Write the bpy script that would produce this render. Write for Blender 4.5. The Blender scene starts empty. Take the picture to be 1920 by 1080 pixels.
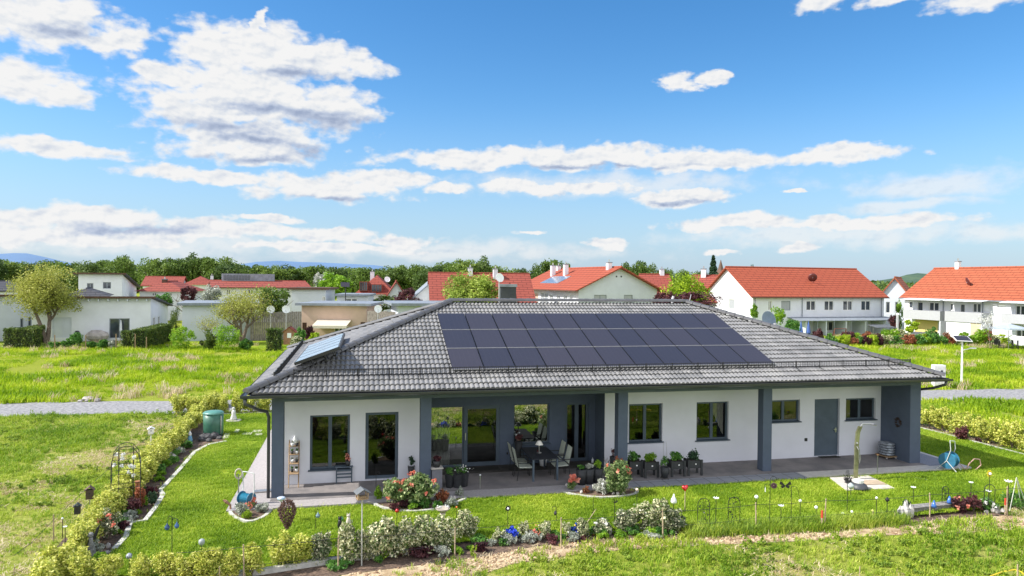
import bpy, math, random
import numpy as np
from mathutils import Matrix, Vector
PI = math.pi
scene = bpy.context.scene
COL = scene.collection
# ------------------------------------------------------------------ camera
F_, PITCH, ROLL, YAW = 1324.0888, 0.0092740, 0.0096453, 0.2192138
CAM = np.array([2.4085, -22.2663, 6.5992])
FW = np.array([math.sin(YAW)*math.cos(PITCH), math.cos(YAW)*math.cos(PITCH), -math.sin(PITCH)])
_r0 = np.array([math.cos(YAW), -math.sin(YAW), 0.0]); _u0 = np.cross(_r0, FW)
RT = _r0*math.cos(ROLL)+_u0*math.sin(ROLL)
UP = -_r0*math.sin(ROLL)+_u0*math.cos(ROLL)
cd = bpy.data.cameras.new("camera"); cam = bpy.data.objects.new("camera", cd); COL.objects.link(cam)
cam.matrix_world = Matrix(((RT[0], UP[0], -FW[0], CAM[0]), (RT[1], UP[1], -FW[1], CAM[1]), (RT[2], UP[2], -FW[2], CAM[2]), (0, 0, 0, 1)))
cd.sensor_width = 36.0; cd.lens = 36.0*F_/1920.0; cd.clip_start = 0.1; cd.clip_end = 60000
scene.camera = cam
# ------------------------------------------------------------------ exposure, sky, sun
scene.view_settings.view_transform = 'Standard'
scene.view_settings.look = 'None'
scene.view_settings.exposure = 0.90
scene.view_settings.gamma = 1.0
SUN_EL, SUN_AZ = math.radians(43), math.radians(-3.5)     # SUN_AZ: heading of travel of the light in the ground plane
ld = np.array([math.cos(SUN_AZ)*math.cos(SUN_EL), math.sin(SUN_AZ)*math.cos(SUN_EL), -math.sin(SUN_EL)])
sd = bpy.data.lights.new("sun", 'SUN'); sun = bpy.data.objects.new("sun", sd); COL.objects.link(sun)
sd.energy = 3.8; sd.angle = math.radians(0.53); sd.color = (1.0, 0.95, 0.87)
sun.rotation_euler = Vector(ld).to_track_quat('-Z', 'Y').to_euler()
sun.location = (-30, 0, 40)


def ray(x, y):
    return FW+RT*(x-960)/F_-UP*(y-540)/F_


def G(x, y, z=0.0):                       # ground point seen at a pixel of the 1920 x 1080 photograph
    d = ray(x, y); return CAM+d*(z-CAM[2])/d[2]


def AY(x, y, Y):
    d = ray(x, y); return CAM+d*(Y-CAM[1])/d[1]


def HT(P, x, y):                          # height at which the sight line of a pixel passes over ground point P
    d = ray(x, y); t = math.hypot(P[0]-CAM[0], P[1]-CAM[1])/math.hypot(d[0], d[1])
    return CAM[2]+d[2]*t


def DP(P):
    return float((np.array(P[:3])-CAM)@FW)


def azel(x, y):
    d = ray(x, y); return math.degrees(math.atan2(d[0], d[1])), math.degrees(math.atan2(d[2], math.hypot(d[0], d[1])))


world = bpy.data.worlds.new("World"); scene.world = world; world.use_nodes = True
wt = world.node_tree; wt.nodes.clear()


class NT:
    def __init__(s, t): s.t = t

    def n(s, typ, **kw):
        nd = s.t.nodes.new(typ)
        for k, v in kw.items(): setattr(nd, k, v)
        return nd

    def l(s, a, b): s.t.links.new(a, b)

    def math(s, op, a, b=None, c=None, clamp=False):
        nd = s.n('ShaderNodeMath', operation=op, use_clamp=clamp)
        for i, v in enumerate((a, b, c)):
            if v is None: continue
            if isinstance(v, (int, float)): nd.inputs[i].default_value = v
            else: s.l(v, nd.inputs[i])
        return nd.outputs[0]

    def vmath(s, op, a, b=None, scale=None):
        nd = s.n('ShaderNodeVectorMath', operation=op)
        for i, v in enumerate((a, b)):
            if v is None: continue
            if isinstance(v, (tuple, list)): nd.inputs[i].default_value = v
            else: s.l(v, nd.inputs[i])
        if scale is not None: nd.inputs['Scale'].default_value = scale
        return nd.outputs['Value'] if op in ('LENGTH', 'DOT_PRODUCT') else nd.outputs[0]

    def noise(s, vec, scale, detail=4, rough=0.5, dist=0.0, dim='3D'):
        nd = s.n('ShaderNodeTexNoise', noise_dimensions=dim); nd.inputs['Scale'].default_value = scale
        nd.inputs['Detail'].default_value = detail; nd.inputs['Roughness'].default_value = rough
        nd.inputs['Distortion'].default_value = dist
        if vec is not None: s.l(vec, nd.inputs['Vector'])
        return nd.outputs['Fac']

    def ramp(s, fac, stops, interp='LINEAR'):
        nd = s.n('ShaderNodeValToRGB'); nd.color_ramp.interpolation = interp
        el = nd.color_ramp.elements
        while len(el) > 1: el.remove(el[-1])
        for i, (p, c) in enumerate(stops):
            e = el[0] if i == 0 else el.new(p)
            e.position = p; c = (c, c, c) if isinstance(c, (int, float)) else c
            e.color = (*c[:3], 1)
        s.l(fac, nd.inputs[0]); return nd.outputs[0]

    def mix(s, fac, a, b, blend='MIX'):
        nd = s.n('ShaderNodeMix', data_type='RGBA', blend_type=blend)
        for sock, v in ((nd.inputs[0], fac), (nd.inputs[6], a), (nd.inputs[7], b)):
            if isinstance(v, (int, float)): sock.default_value = v
            elif isinstance(v, (tuple, list)): sock.default_value = (*v[:3], 1)
            else: s.l(v, sock)
        return nd.outputs[2]

    def smooth(s, v, a, b):
        nd = s.n('ShaderNodeMapRange', interpolation_type='SMOOTHSTEP')
        s.l(v, nd.inputs[0]); nd.inputs[1].default_value = a; nd.inputs[2].default_value = b
        return nd.outputs[0]


def build_world():
    W = NT(wt)
    sky = W.n('ShaderNodeTexSky', sky_type='NISHITA', sun_disc=False)
    sky.sun_elevation = SUN_EL
    sky.sun_rotation = math.atan2(-ld[0], -ld[1])      # towards the sun
    sky.air_density = 1.0; sky.dust_density = 0.5; sky.ozone_density = 2.2; sky.altitude = 300
    tc = W.n('ShaderNodeTexCoord'); dirv = tc.outputs['Generated']
    sep = W.n('ShaderNodeSeparateXYZ'); W.l(dirv, sep.inputs[0])
    az = W.math('MULTIPLY', W.math('ARCTAN2', sep.outputs[0], sep.outputs[1]), 57.29578)
    el = W.math('MULTIPLY', W.math('ARCSINE', sep.outputs[2]), 57.29578)
    cmb = W.n('ShaderNodeCombineXYZ'); W.l(az, cmb.inputs[0]); W.l(el, cmb.inputs[1])
    P = cmb.outputs[0]
    # wind-drawn and billowing distortions of the cloud outlines
    nz = W.n('ShaderNodeTexNoise', noise_dimensions='2D'); nz.inputs['Scale'].default_value = 0.20; nz.inputs['Detail'].default_value = 6; nz.inputs['Roughness'].default_value = 0.6
    W.l(W.vmath('MULTIPLY', P, (0.75, 1.5, 1)), nz.inputs['Vector'])
    off = W.vmath('MULTIPLY', W.vmath('SUBTRACT', nz.outputs['Color'], (0.5, 0.5, 0.5)), (5.0, 1.7, 0))
    Pw = W.vmath('ADD', P, off)

    def field(lst, base):
        cur = None
        for (cx, cy, rx, ry) in lst:
            a, e = azel(cx, cy); kx = rx/F_*57.3*math.cos(math.radians(a-12.56)); ky = ry/F_*57.3*math.cos(math.radians(e))
            kx *= 1.16; ky *= 1.25
            m = W.n('ShaderNodeMapping'); m.vector_type = 'POINT'
            m.inputs['Scale'].default_value = (1/kx, 1/ky, 1)
            m.inputs['Location'].default_value = (-a/kx, -e/ky, 0)
            W.l(base, m.inputs['Vector'])
            v = W.math('SUBTRACT', 1.0, W.vmath('LENGTH', m.outputs[0]))
            if cur is None: cur = v
            else: cur = W.math('SMOOTH_MAX', cur, v, 0.12)
        return cur
    body = [(430, 95, 95, 50), (520, 105, 120, 52), (496, 50, 15, 34), (610, 114, 105, 34), (305, 140, 60, 17), (440, 150, 120, 30),
            (480, 190, 215, 50), (610, 200, 110, 40), (400, 215, 120, 34), (480, 258, 165, 36), (470, 292, 160, 18),
            (75, 30, 140, 46), (215, 78, 70, 22), (50, 150, 120, 34),
            (110, 280, 150, 15), (400, 330, 150, 12), (600, 352, 150, 24), (720, 335, 90, 18), (840, 352, 60, 9),
            (880, 300, 190, 18), (1080, 296, 200, 24), (1300, 302, 150, 20), (1580, 290, 110, 15),
            (1040, 350, 200, 12), (1280, 366, 95, 18), (1285, 152, 33, 17), (1337, 145, 21, 12),
            (1540, 4, 58, 16), (1665, -6, 60, 14), (1840, -2, 95, 18),
            (150, 412, 210, 22), (400, 430, 110, 18), (160, 442, 260, 20), (600, 440, 130, 14), (740, 450, 110, 12), (620, 465, 200, 10),
            (1380, 418, 140, 14), (1600, 418, 200, 14), (1495, 464, 45, 9), (1128, 461, 38, 10),
            (1340, 474, 36, 5), (1010, 443, 40, 5), (500, 412, 60, 8), (1490, 360, 22, 4), ]
    wisp = [(1740, 345, 160, 20), (1700, 382, 120, 10), (1860, 440, 120, 16), (300, 460, 320, 26), (800, 470, 400, 18), (1560, 440, 330, 22), (1150, 345, 330, 20), ]
    grey = [(620, 228, 130, 24), (420, 238, 150, 20), (540, 208, 190, 16), (560, 138, 150, 10), (480, 265, 110, 12), (580, 285, 90, 18), (470, 300, 150, 8), (250, 432, 160, 12), 
            (120, 60, 80, 16), (1280, 378, 90, 5), (1100, 315, 250, 5), (620, 372, 120, 8), ]
    D = field(body, Pw); Wp = field(wisp, Pw); Gr = field(grey, Pw)
    pn = W.vmath('MULTIPLY', P, (0.55, 0.95, 1))
    n1 = W.noise(pn, 0.75, 7, 0.53, dim='2D')
    n1b = W.noise(W.vmath('ADD', pn, (0.10, -0.20, 0)), 0.8, 4, 0.5, dim='2D')
    n1c = W.noise(pn, 0.8, 4, 0.5, dim='2D')
    puff = W.n('ShaderNodeTexVoronoi', feature='F1', voronoi_dimensions='2D'); puff.inputs['Scale'].default_value = 1.5
    puff.inputs['Detail'].default_value = 1
    W.l(W.vmath('ADD', pn, W.vmath('MULTIPLY', nz.outputs['Color'], (1.2, 1.2, 0))), puff.inputs['Vector'])
    dens = W.math('ADD', D, W.math('MULTIPLY', W.math('SUBTRACT', n1, 0.52), 1.15))
    dens = W.math('ADD', dens, W.math('MULTIPLY', W.math('SUBTRACT', 0.35, puff.outputs['Distance']), 0.22))
    a1 = W.smooth(dens, -0.06, 0.38)
    wd = W.math('ADD', Wp, W.math('MULTIPLY', W.math('SUBTRACT', n1, 0.5), 1.3))
    a2 = W.math('MULTIPLY', W.smooth(wd, -0.1, 0.8), 0.66)
    # clouds in the part of the sky behind the viewer, for reflections and fill
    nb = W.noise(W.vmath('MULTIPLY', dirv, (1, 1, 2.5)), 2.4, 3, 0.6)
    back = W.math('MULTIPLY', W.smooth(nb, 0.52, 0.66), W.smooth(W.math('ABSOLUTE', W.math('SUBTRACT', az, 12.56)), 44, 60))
    alpha = W.math('MAXIMUM', W.math('MAXIMUM', a1, a2), W.math('MULTIPLY', back, 0.9))
    low = W.math('MULTIPLY', W.smooth(el, 15.0, -1.5), 0.82)       # pale air low over the horizon
    alpha = W.math('MULTIPLY', alpha, W.smooth(el, -2.0, 0.0))
    rel = W.math('MULTIPLY', W.math('SUBTRACT', n1b, n1c), 1.25)                 # relief: lit from above left
    thick = W.smooth(dens, 0.25, 1.0)
    g = W.smooth(W.math('ADD', Gr, W.math('MULTIPLY', W.math('SUBTRACT', n1b, 0.5), 0.35)), -0.05, 1.05)
    shade = W.math('SUBTRACT', W.math('SUBTRACT', 0.97, W.math('MULTIPLY', g, 0.62)), rel)
    shade = W.math('SUBTRACT', shade, W.math('MULTIPLY', W.math('SUBTRACT', puff.outputs['Distance'], 0.3), W.math('MULTIPLY', thick, 0.22)), clamp=True)
    ccol = W.ramp(shade, [(0.2, (0.38, 0.46, 0.64)), (0.5, (0.58, 0.66, 0.82)), (0.8, (0.88, 0.91, 0.95)), (0.95, (1.0, 1.0, 1.0))])
    hs = W.n('ShaderNodeHueSaturation'); W.l(sky.outputs[0], hs.inputs['Color']); hs.inputs['Saturation'].default_value = 1.34; hs.inputs['Value'].default_value = SKYV
    ccol = W.vmath('SCALE', ccol, None, scale=CLOUDV)
    far_side = W.math('MULTIPLY', W.smooth(W.math('ABSOLUTE', W.math('SUBTRACT', az, 12.56)), 48, 85), W.smooth(el, 75, 35))   # bright bank added to the unseen sky behind the viewer, lifting the shade
    skyc = W.mix(low, hs.outputs[0], (0.40*CLOUDV, 0.59*CLOUDV, 0.85*CLOUDV))
    out = W.mix(alpha, skyc, ccol)
    nbv = W.vmath('SCALE', W.ramp(W.smooth(nb, 0.3, 0.7), [(0, (.72, .76, .84)), (1, (1, .99, .97))]), None, scale=CLOUDV*BACK_FILLV)
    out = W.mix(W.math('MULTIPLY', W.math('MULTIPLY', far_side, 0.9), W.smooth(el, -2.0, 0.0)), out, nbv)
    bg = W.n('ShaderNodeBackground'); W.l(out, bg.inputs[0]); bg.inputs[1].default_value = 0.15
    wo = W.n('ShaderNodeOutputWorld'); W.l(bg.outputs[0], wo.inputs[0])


SKYV, CLOUDV, BACK_FILLV = 0.67, 3.25, 1.95
world.cycles.sampling_method = 'MANUAL'; world.cycles.sample_map_resolution = 256
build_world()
# ------------------------------------------------------------------ mesh helpers
rnd = random.Random(7)


class MB:
    def __init__(s): s.v = []; s.f = []; s.m = []; s.mi = 0

    def add(s, vs, fs):
        b = len(s.v); s.v.extend(tuple(map(float, q)) for q in vs)
        for f in fs: s.f.append(tuple(b+i for i in f)); s.m.append(s.mi)
        return s

    def mat(s, i): s.mi = i; return s

    def box(s, a, b):
        x0, y0, z0 = a; x1, y1, z1 = b
        return s.add([(x0, y0, z0), (x1, y0, z0), (x1, y1, z0), (x0, y1, z0), (x0, y0, z1), (x1, y0, z1), (x1, y1, z1), (x0, y1, z1)],
                     [(0, 3, 2, 1), (4, 5, 6, 7), (0, 1, 5, 4), (1, 2, 6, 5), (2, 3, 7, 6), (3, 0, 4, 7)])

    def cbox(s, c, sz, rz=0.0):
        co, si = math.cos(rz), math.sin(rz); vs = []
        for dz in (-.5, .5):
            for dx, dy in ((-.5, -.5), (.5, -.5), (.5, .5), (-.5, .5)):
                X, Y = dx*sz[0], dy*sz[1]; vs.append((c[0]+X*co-Y*si, c[1]+X*si+Y*co, c[2]+dz*sz[2]))
        return s.add(vs, [(0, 3, 2, 1), (4, 5, 6, 7), (0, 1, 5, 4), (1, 2, 6, 5), (2, 3, 7, 6), (3, 0, 4, 7)])

    def tube(s, path, r, n=6, cap=True):
        path = [Vector(p) for p in path]; k = len(path)
        rr = r if isinstance(r, (list, tuple)) else [r]*k
        vs = []; fs = []; prev = None
        for i, p in enumerate(path):
            t = (path[min(i+1, k-1)]-path[max(i-1, 0)])
            t = t.normalized() if t.length > 1e-9 else Vector((0, 0, 1))
            if prev is None:
                a = Vector((0, 0, 1)) if abs(t.z) < .9 else Vector((1, 0, 0)); u = t.cross(a).normalized()
            else:
                u = (prev-t*prev.dot(t)); u = u.normalized() if u.length > 1e-6 else t.orthogonal().normalized()
            prev = u; w = t.cross(u)
            for j in range(n):
                th = 2*PI*j/n; vs.append(p+(u*math.cos(th)+w*math.sin(th))*rr[i])
        for i in range(k-1):
            for j in range(n):
                a = i*n+j; b = i*n+(j+1) % n; fs.append((a, b, b+n, a+n))
        if cap: fs.append(tuple(range(n-1, -1, -1))); fs.append(tuple((k-1)*n+j for j in range(n)))
        return s.add(vs, fs)

    def lathe(s, prof, c=(0, 0, 0), n=12):
        vs = []; fs = []; k = len(prof)
        for r, z in prof:
            for j in range(n):
                th = 2*PI*j/n; vs.append((c[0]+r*math.cos(th), c[1]+r*math.sin(th), c[2]+z))
        for i in range(k-1):
            for j in range(n): a = i*n+j; b = i*n+(j+1) % n; fs.append((a, b, b+n, a+n))
        if prof[0][0] > 1e-4: fs.append(tuple(range(n-1, -1, -1)))
        if prof[-1][0] > 1e-4: fs.append(tuple((k-1)*n+j for j in range(n)))
        return s.add(vs, fs)

    def sph(s, c, r, n=10, m=6):
        r = (r, r, r) if isinstance(r, (int, float)) else r
        vs = []; fs = []
        for i in range(m+1):
            ph = -PI/2+PI*i/m
            for j in range(n):
                th = 2*PI*j/n; vs.append((c[0]+r[0]*math.cos(ph)*math.cos(th), c[1]+r[1]*math.cos(ph)*math.sin(th), c[2]+r[2]*math.sin(ph)))
        for i in range(m):
            for j in range(n): a = i*n+j; b = i*n+(j+1) % n; fs.append((a, b, b+n, a+n))
        return s.add(vs, fs)

    def prism(s, poly, z0, z1):
        n = len(poly); vs = [(p[0], p[1], z0) for p in poly]+[(p[0], p[1], z1) for p in poly]
        fs = [tuple(range(n-1, -1, -1)), tuple(range(n, 2*n))]+[(i, (i+1) % n, n+(i+1) % n, n+i) for i in range(n)]
        return s.add(vs, fs)

    def slab(s, quad, th):               # thick sheet: quad is the top face, thickness goes down
        q = [Vector(p) for p in quad]; nrm = (q[1]-q[0]).cross(q[-1]-q[0]).normalized()
        n = len(q); vs = q+[p-nrm*th for p in q]
        fs = [tuple(range(n)), tuple(range(2*n-1, n-1, -1))]+[(i, n+i, n+(i+1) % n, (i+1) % n) for i in range(n)]
        return s.add(vs, fs)

    def build(s, name, mats, parent=None, label=None, smooth=False, cat=None, group=None, kind=None, loc=None, rz=0):
        me = bpy.data.meshes.new(name); me.from_pydata(s.v, [], s.f)
        mats = mats if isinstance(mats, (list, tuple)) else [mats]
        for m in mats: me.materials.append(m)
        if len(mats) > 1: me.polygons.foreach_set('material_index', s.m)
        if smooth: me.polygons.foreach_set('use_smooth', [True]*len(s.f))
        me.update()
        return link(name, me, parent, label, cat, group, kind, loc, rz)


def link(name, me, parent=None, label=None, cat=None, group=None, kind=None, loc=None, rz=0):
    o = bpy.data.objects.new(name, me); COL.objects.link(o)
    if parent is not None: o.parent = parent
    if loc is not None: o.location = [float(q) for q in loc]
    if rz: o.rotation_euler = (0, 0, rz)
    for k, v in (('label', label), ('category', cat), ('group', group), ('kind', kind)):
        if v: o[k] = v
    return o


def thing(name, label, cat, loc=(0, 0, 0), rz=0.0, group=None):
    return link(name, None, None, label, cat, group, None, loc, rz)


def dup(o, loc=None, rz=None, label=None, sc=None, parent=None):
    c = o.copy(); COL.objects.link(c)
    if parent is not None: c.parent = parent
    if loc is not None: c.location = [float(q) for q in loc]
    if rz is not None: c.rotation_euler = (0, 0, rz)
    if sc is not None: c.scale = sc if isinstance(sc, (tuple, list)) else (sc, sc, sc)
    if label: c['label'] = label
    for ch in o.children: dup(ch, parent=c)
    return c


# ------------------------------------------------------------------ materials
MATS = {}


def pm(name, col, rough=0.7, var=0.12, scale=6.0, bump=0.0, bscale=40, metal=0.0, spec=0.5, col2=None, detail=4, coord='Object', stretch=None):
    if name in MATS: return MATS[name]
    m = bpy.data.materials.new(name); m.use_nodes = True; t = NT(m.node_tree)
    b = m.node_tree.nodes['Principled BSDF']
    tc = t.n('ShaderNodeTexCoord'); vec = tc.outputs[coord]
    if stretch: vec = t.vmath('MULTIPLY', vec, stretch)
    nz = t.noise(vec, scale, detail, 0.6)
    c2 = col2 or tuple(max(0, x*(1-var)) for x in col); c1 = col if col2 else tuple(min(1, x*(1+var)) for x in col)
    c = t.mix(t.smooth(nz, 0.3, 0.7), c1, c2); t.l(c, b.inputs['Base Color'])
    b.inputs['Roughness'].default_value = rough; b.inputs['Metallic'].default_value = metal
    b.inputs['Specular IOR Level'].default_value = spec
    if bump:
        bp = t.n('ShaderNodeBump'); bp.inputs['Strength'].default_value = min(bump, 1); bp.inputs['Distance'].default_value = 0.02
        t.l(t.noise(vec, bscale, 3, 0.6), bp.inputs['Height']); t.l(bp.outputs[0], b.inputs['Normal'])
    MATS[name] = m; return m


def leafmat(name, stops, scale=1.2, trans=0.35, clump=0.5):
    if name in MATS: return MATS[name]
    m = bpy.data.materials.new(name); m.use_nodes = True; t = NT(m.node_tree); m.node_tree.nodes.clear()
    geo = t.n('ShaderNodeNewGeometry'); tc = t.n('ShaderNodeTexCoord'); oi = t.n('ShaderNodeObjectInfo')
    nz = t.noise(t.vmath('ADD', tc.outputs['Object'], t.vmath('SCALE', oi.outputs['Location'], None, scale=1.0)), scale, 2, 0.5)
    v = t.math('ADD', t.math('MULTIPLY', geo.outputs['Random Per Island'], 1-clump), t.math('MULTIPLY', t.smooth(nz, 0.3, 0.7), clump))
    c = t.ramp(v, stops)
    d = t.n('ShaderNodeBsdfPrincipled'); t.l(c, d.inputs['Base Color']); d.inputs['Roughness'].default_value = 0.55; d.inputs['Specular IOR Level'].default_value = 0.3
    tr = t.n('ShaderNodeBsdfTranslucent'); t.l(c, tr.inputs[0])
    mx = t.n('ShaderNodeMixShader'); mx.inputs[0].default_value = trans; t.l(d.outputs[0], mx.inputs[1]); t.l(tr.outputs[0], mx.inputs[2])
    o = t.n('ShaderNodeOutputMaterial'); t.l(mx.outputs[0], o.inputs[0])
    MATS[name] = m; return m


def glassmat(name, refl=0.35, tint=(0.35, 0.4, 0.4)):
    if name in MATS: return MATS[name]
    m = bpy.data.materials.new(name); m.use_nodes = True; t = NT(m.node_tree); m.node_tree.nodes.clear()
    tr = t.n('ShaderNodeBsdfTransparent'); tr.inputs[0].default_value = (*tint, 1)
    gl = t.n('ShaderNodeBsdfGlossy'); gl.inputs['Roughness'].default_value = 0.015; gl.inputs[0].default_value = (0.9, 0.95, 0.93, 1)
    mx = t.n('ShaderNodeMixShader'); mx.inputs[0].default_value = refl; t.l(tr.outputs[0], mx.inputs[1]); t.l(gl.outputs[0], mx.inputs[2])
    o = t.n('ShaderNodeOutputMaterial'); t.l(mx.outputs[0], o.inputs[0])
    MATS[name] = m; return m


def farglass():
    return pm('far window glass', (0.045, 0.055, 0.07), 0.08, 0.3, 0.8, spec=0.9)


M_white = pm('white paint', (0.78, 0.78, 0.77), 0.5, 0.05)
M_black = pm('black metal', (0.018, 0.018, 0.02), 0.45, 0.3)
M_steel = pm('steel', (0.5, 0.5, 0.5), 0.3, 0.1, metal=0.9)
M_wood = pm('weathered wood', (0.32, 0.22, 0.13), 0.8, 0.3, 12, stretch=(4, 4, 1))
M_stake = pm('pale wooden stake', (0.42, 0.33, 0.22), 0.8, 0.25, 14)
M_plaster = pm('light grey plaster', (0.665, 0.675, 0.745), 0.9, 0.04, 0.8, 0.15, 60)
M_slate = pm('slate blue plaster', (0.078, 0.102, 0.15), 0.85, 0.06, 3, 0.25, 90)
M_anth = pm('anthracite metal', (0.065, 0.092, 0.125), 0.6, 0.1, 3)
M_gutter = pm('dark grey gutter', (0.05, 0.055, 0.062), 0.3, 0.1, 3, spec=0.6)
M_glass = glassmat('window glass', 0.09, (0.45, 0.45, 0.44))
M_mirror = glassmat('reflective window glass', 0.42, (0.5, 0.52, 0.5))
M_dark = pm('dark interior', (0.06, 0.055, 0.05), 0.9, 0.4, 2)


def holes_wall(mb, u0, u1, z0, z1, holes, depth=0.2, mi_reveal=None):
    """vertical wall in the plane y=0 (seen from -y), with rectangular holes and reveals going back to y=depth"""
    us = sorted({u0, u1, *[h[0] for h in holes], *[h[2] for h in holes]}); us = [u for u in us if u0-1e-6 <= u <= u1+1e-6]
    zs = sorted({z0, z1, *[h[1] for h in holes], *[h[3] for h in holes]}); zs = [z for z in zs if z0-1e-6 <= z <= z1+1e-6]
    for a, b in zip(us, us[1:]):
        for c, d in zip(zs, zs[1:]):
            mu, mz = (a+b)/2, (c+d)/2
            if any(h[0] < mu < h[2] and h[1] < mz < h[3] for h in holes): continue
            mb.add([(a, 0, c), (b, 0, c), (b, 0, d), (a, 0, d)], [(0, 1, 2, 3)])
    for h in holes:
        a, c, b, d = h[:4]
        mb.add([(a, 0, c), (b, 0, c), (b, 0, d), (a, 0, d), (a, depth, c), (b, depth, c), (b, depth, d), (a, depth, d)],
               [(0, 4, 5, 1), (1, 5, 6, 2), (2, 6, 7, 3), (3, 7, 4, 0)])
    return mb


def window_parts(parent, a, c, b, d, y, sashes=2, fmat=None, gmat=None, sill=True, fr=0.07, name='window', rev=0.1):
    """frame in the opening a..b, c..d (x,z), at depth y"""
    fmat = fmat or M_anth; gmat = gmat or M_glass
    m = MB(); t = 0.06
    m.box((a, y, c), (a+fr, y+t, d)); m.box((b-fr, y, c), (b, y+t, d))
    m.box((a+fr, y, c), (b-fr, y+t, c+fr)); m.box((a+fr, y, d-fr), (b-fr, y+t, d))
    w = (b-a-2*fr)
    for i in range(1, sashes):
        xx = a+fr+w*i/sashes; m.box((xx-fr*.8, y-.004, c+fr), (xx+fr*.8, y+t-.004, d-fr))
    o = m.build(name, fmat, parent)
    g = MB()
    for i in range(sashes):
        xa = a+fr+w*i/sashes; xb = a+fr+w*(i+1)/sashes
        g.add([(xa, y+.03, c+fr), (xb, y+.03, c+fr), (xb, y+.03, d-fr), (xa, y+.03, d-fr)], [(0, 1, 2, 3)])
    g.build('pane', gmat, o)
    if sill: MB().slab([(a-.05, y-rev-.06, c), (b+.05, y-rev-.06, c), (b+.05, y-.003, c+.02), (a-.05, y-.003, c+.02)], .035).build('sill', fmat, o)
    return o
# ================================================================== ground, roads, paving
def leafgreen(): pass


def groundmat():
    m = bpy.data.materials.new('meadow soil and grass'); m.use_nodes = True; t = NT(m.node_tree); b = m.node_tree.nodes['Principled BSDF']
    tc = t.n('ShaderNodeTexCoord'); v = tc.outputs['Object']
    n1 = t.noise(v, 0.16, 5, 0.6); n2 = t.noise(v, 2.2, 6, 0.7); n3 = t.noise(v, 14, 4, 0.7)
    mixv = t.math('ADD', t.math('MULTIPLY', n1, 0.75), t.math('MULTIPLY', n2, 0.4))
    c = t.ramp(mixv, [(0.40, (0.52, 0.42, 0.24)), (0.50, (0.38, 0.37, 0.11)), (0.62, (0.28, 0.34, 0.045)), (0.80, (0.18, 0.26, 0.03))])
    c = t.mix(t.math('MULTIPLY', t.smooth(n3, 0.45, 0.7), 0.45), c, (0.24, 0.27, 0.045))
    # far away the meadow reads as one green
    sep = t.n('ShaderNodeSeparateXYZ'); t.l(v, sep.inputs[0])
    far = t.smooth(sep.outputs[1], 17, 24)
    c = t.mix(t.math('MULTIPLY', far, 0.8), c, t.mix(n2, (0.17, 0.23, 0.015), (0.32, 0.36, 0.03)))
    t.l(c, b.inputs['Base Color']); b.inputs['Roughness'].default_value = 0.95; b.inputs['Specular IOR Level'].default_value = 0.1
    bp = t.n('ShaderNodeBump'); bp.inputs['Strength'].default_value = 0.8; bp.inputs['Distance'].default_value = 0.12
    t.l(t.math('ADD', n2, n3), bp.inputs['Height']); t.l(bp.outputs[0], b.inputs['Normal'])
    return m


ZF = -0.16          # field level
ZL = -0.06          # lawn level
gb = MB()
gb.add([(-6000, -200, ZF), (6000, -200, ZF), (6000, 12000, ZF), (-6000, 12000, ZF)], [(0, 1, 2, 3)])
gb.build('ground', groundmat(), kind='structure')


def sheet(name, pts, z, mat, th=None, kind='structure', **kw):
    m = MB(); P = [(p[0], p[1]) for p in pts]
    if th: m.prism(P, z-th, z)
    else: m.add([(p[0], p[1], z) for p in P], [tuple(range(len(P)))])
    return m.build(name, mat, kind=kind, **kw)


def ccw(pts):
    a = sum(p[0]*q[1]-q[0]*p[1] for p, q in zip(pts, pts[1:]+pts[:1])); return pts if a > 0 else pts[::-1]


def pxs(lst, z=ZL): return ccw([tuple(G(x, y, z)[:2]) for x, y in lst])


# gravel road passing behind the house
M_gravel = pm('grey gravel', (0.36, 0.355, 0.36), 0.95, 0.1, 6.0, 1.0, 14, col2=(0.15, 0.15, 0.16), detail=11)
rb = MB(); rr = random.Random(3); top = []; bot = []
for i in range(0, 141):
    x = -60+i*1.25
    yc = 18.2-(x+13.0)*0.074
    top.append((x, yc+1.9+rr.uniform(-.22, .22), ZF+.012)); bot.append((x, yc-1.9+rr.uniform(-.22, .22), ZF+.012))
n = len(top); rb.add(top+bot, [(n+i, n+i+1, i+1, i) for i in range(n-1)])
rb.build('gravel_road', M_gravel, kind='structure')

# lawn
lawn_px = [(380, 1079), (487, 1070), (551, 1060), (598, 1053), (658, 1044), (758, 1032), (860, 1016), (1000, 1003), (1150, 997), (1300, 992), (1450, 985), (1600, 975),
           (1715, 966), (1800, 957)]
lawn_w = [(p[0], p[1]) for p in [G(x, y, ZL) for x, y in lawn_px]]
lawn_w += [(22.6, -4.6), (28.0, -3.6), (28.3, 1.0), (28.25, 5.5), (27.9, 9.0), (26.5, 14.3), (-4.0, 14.6)]
lawn_w += [tuple(G(x, y, ZL)[:2]) for x, y in [(424, 828), (392, 834), (365, 848), (338, 880), (300, 921), (306, 928), (292, 952), (272, 977), (244, 981), (236, 1008), (215, 1030), (205, 1079)]]


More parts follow.
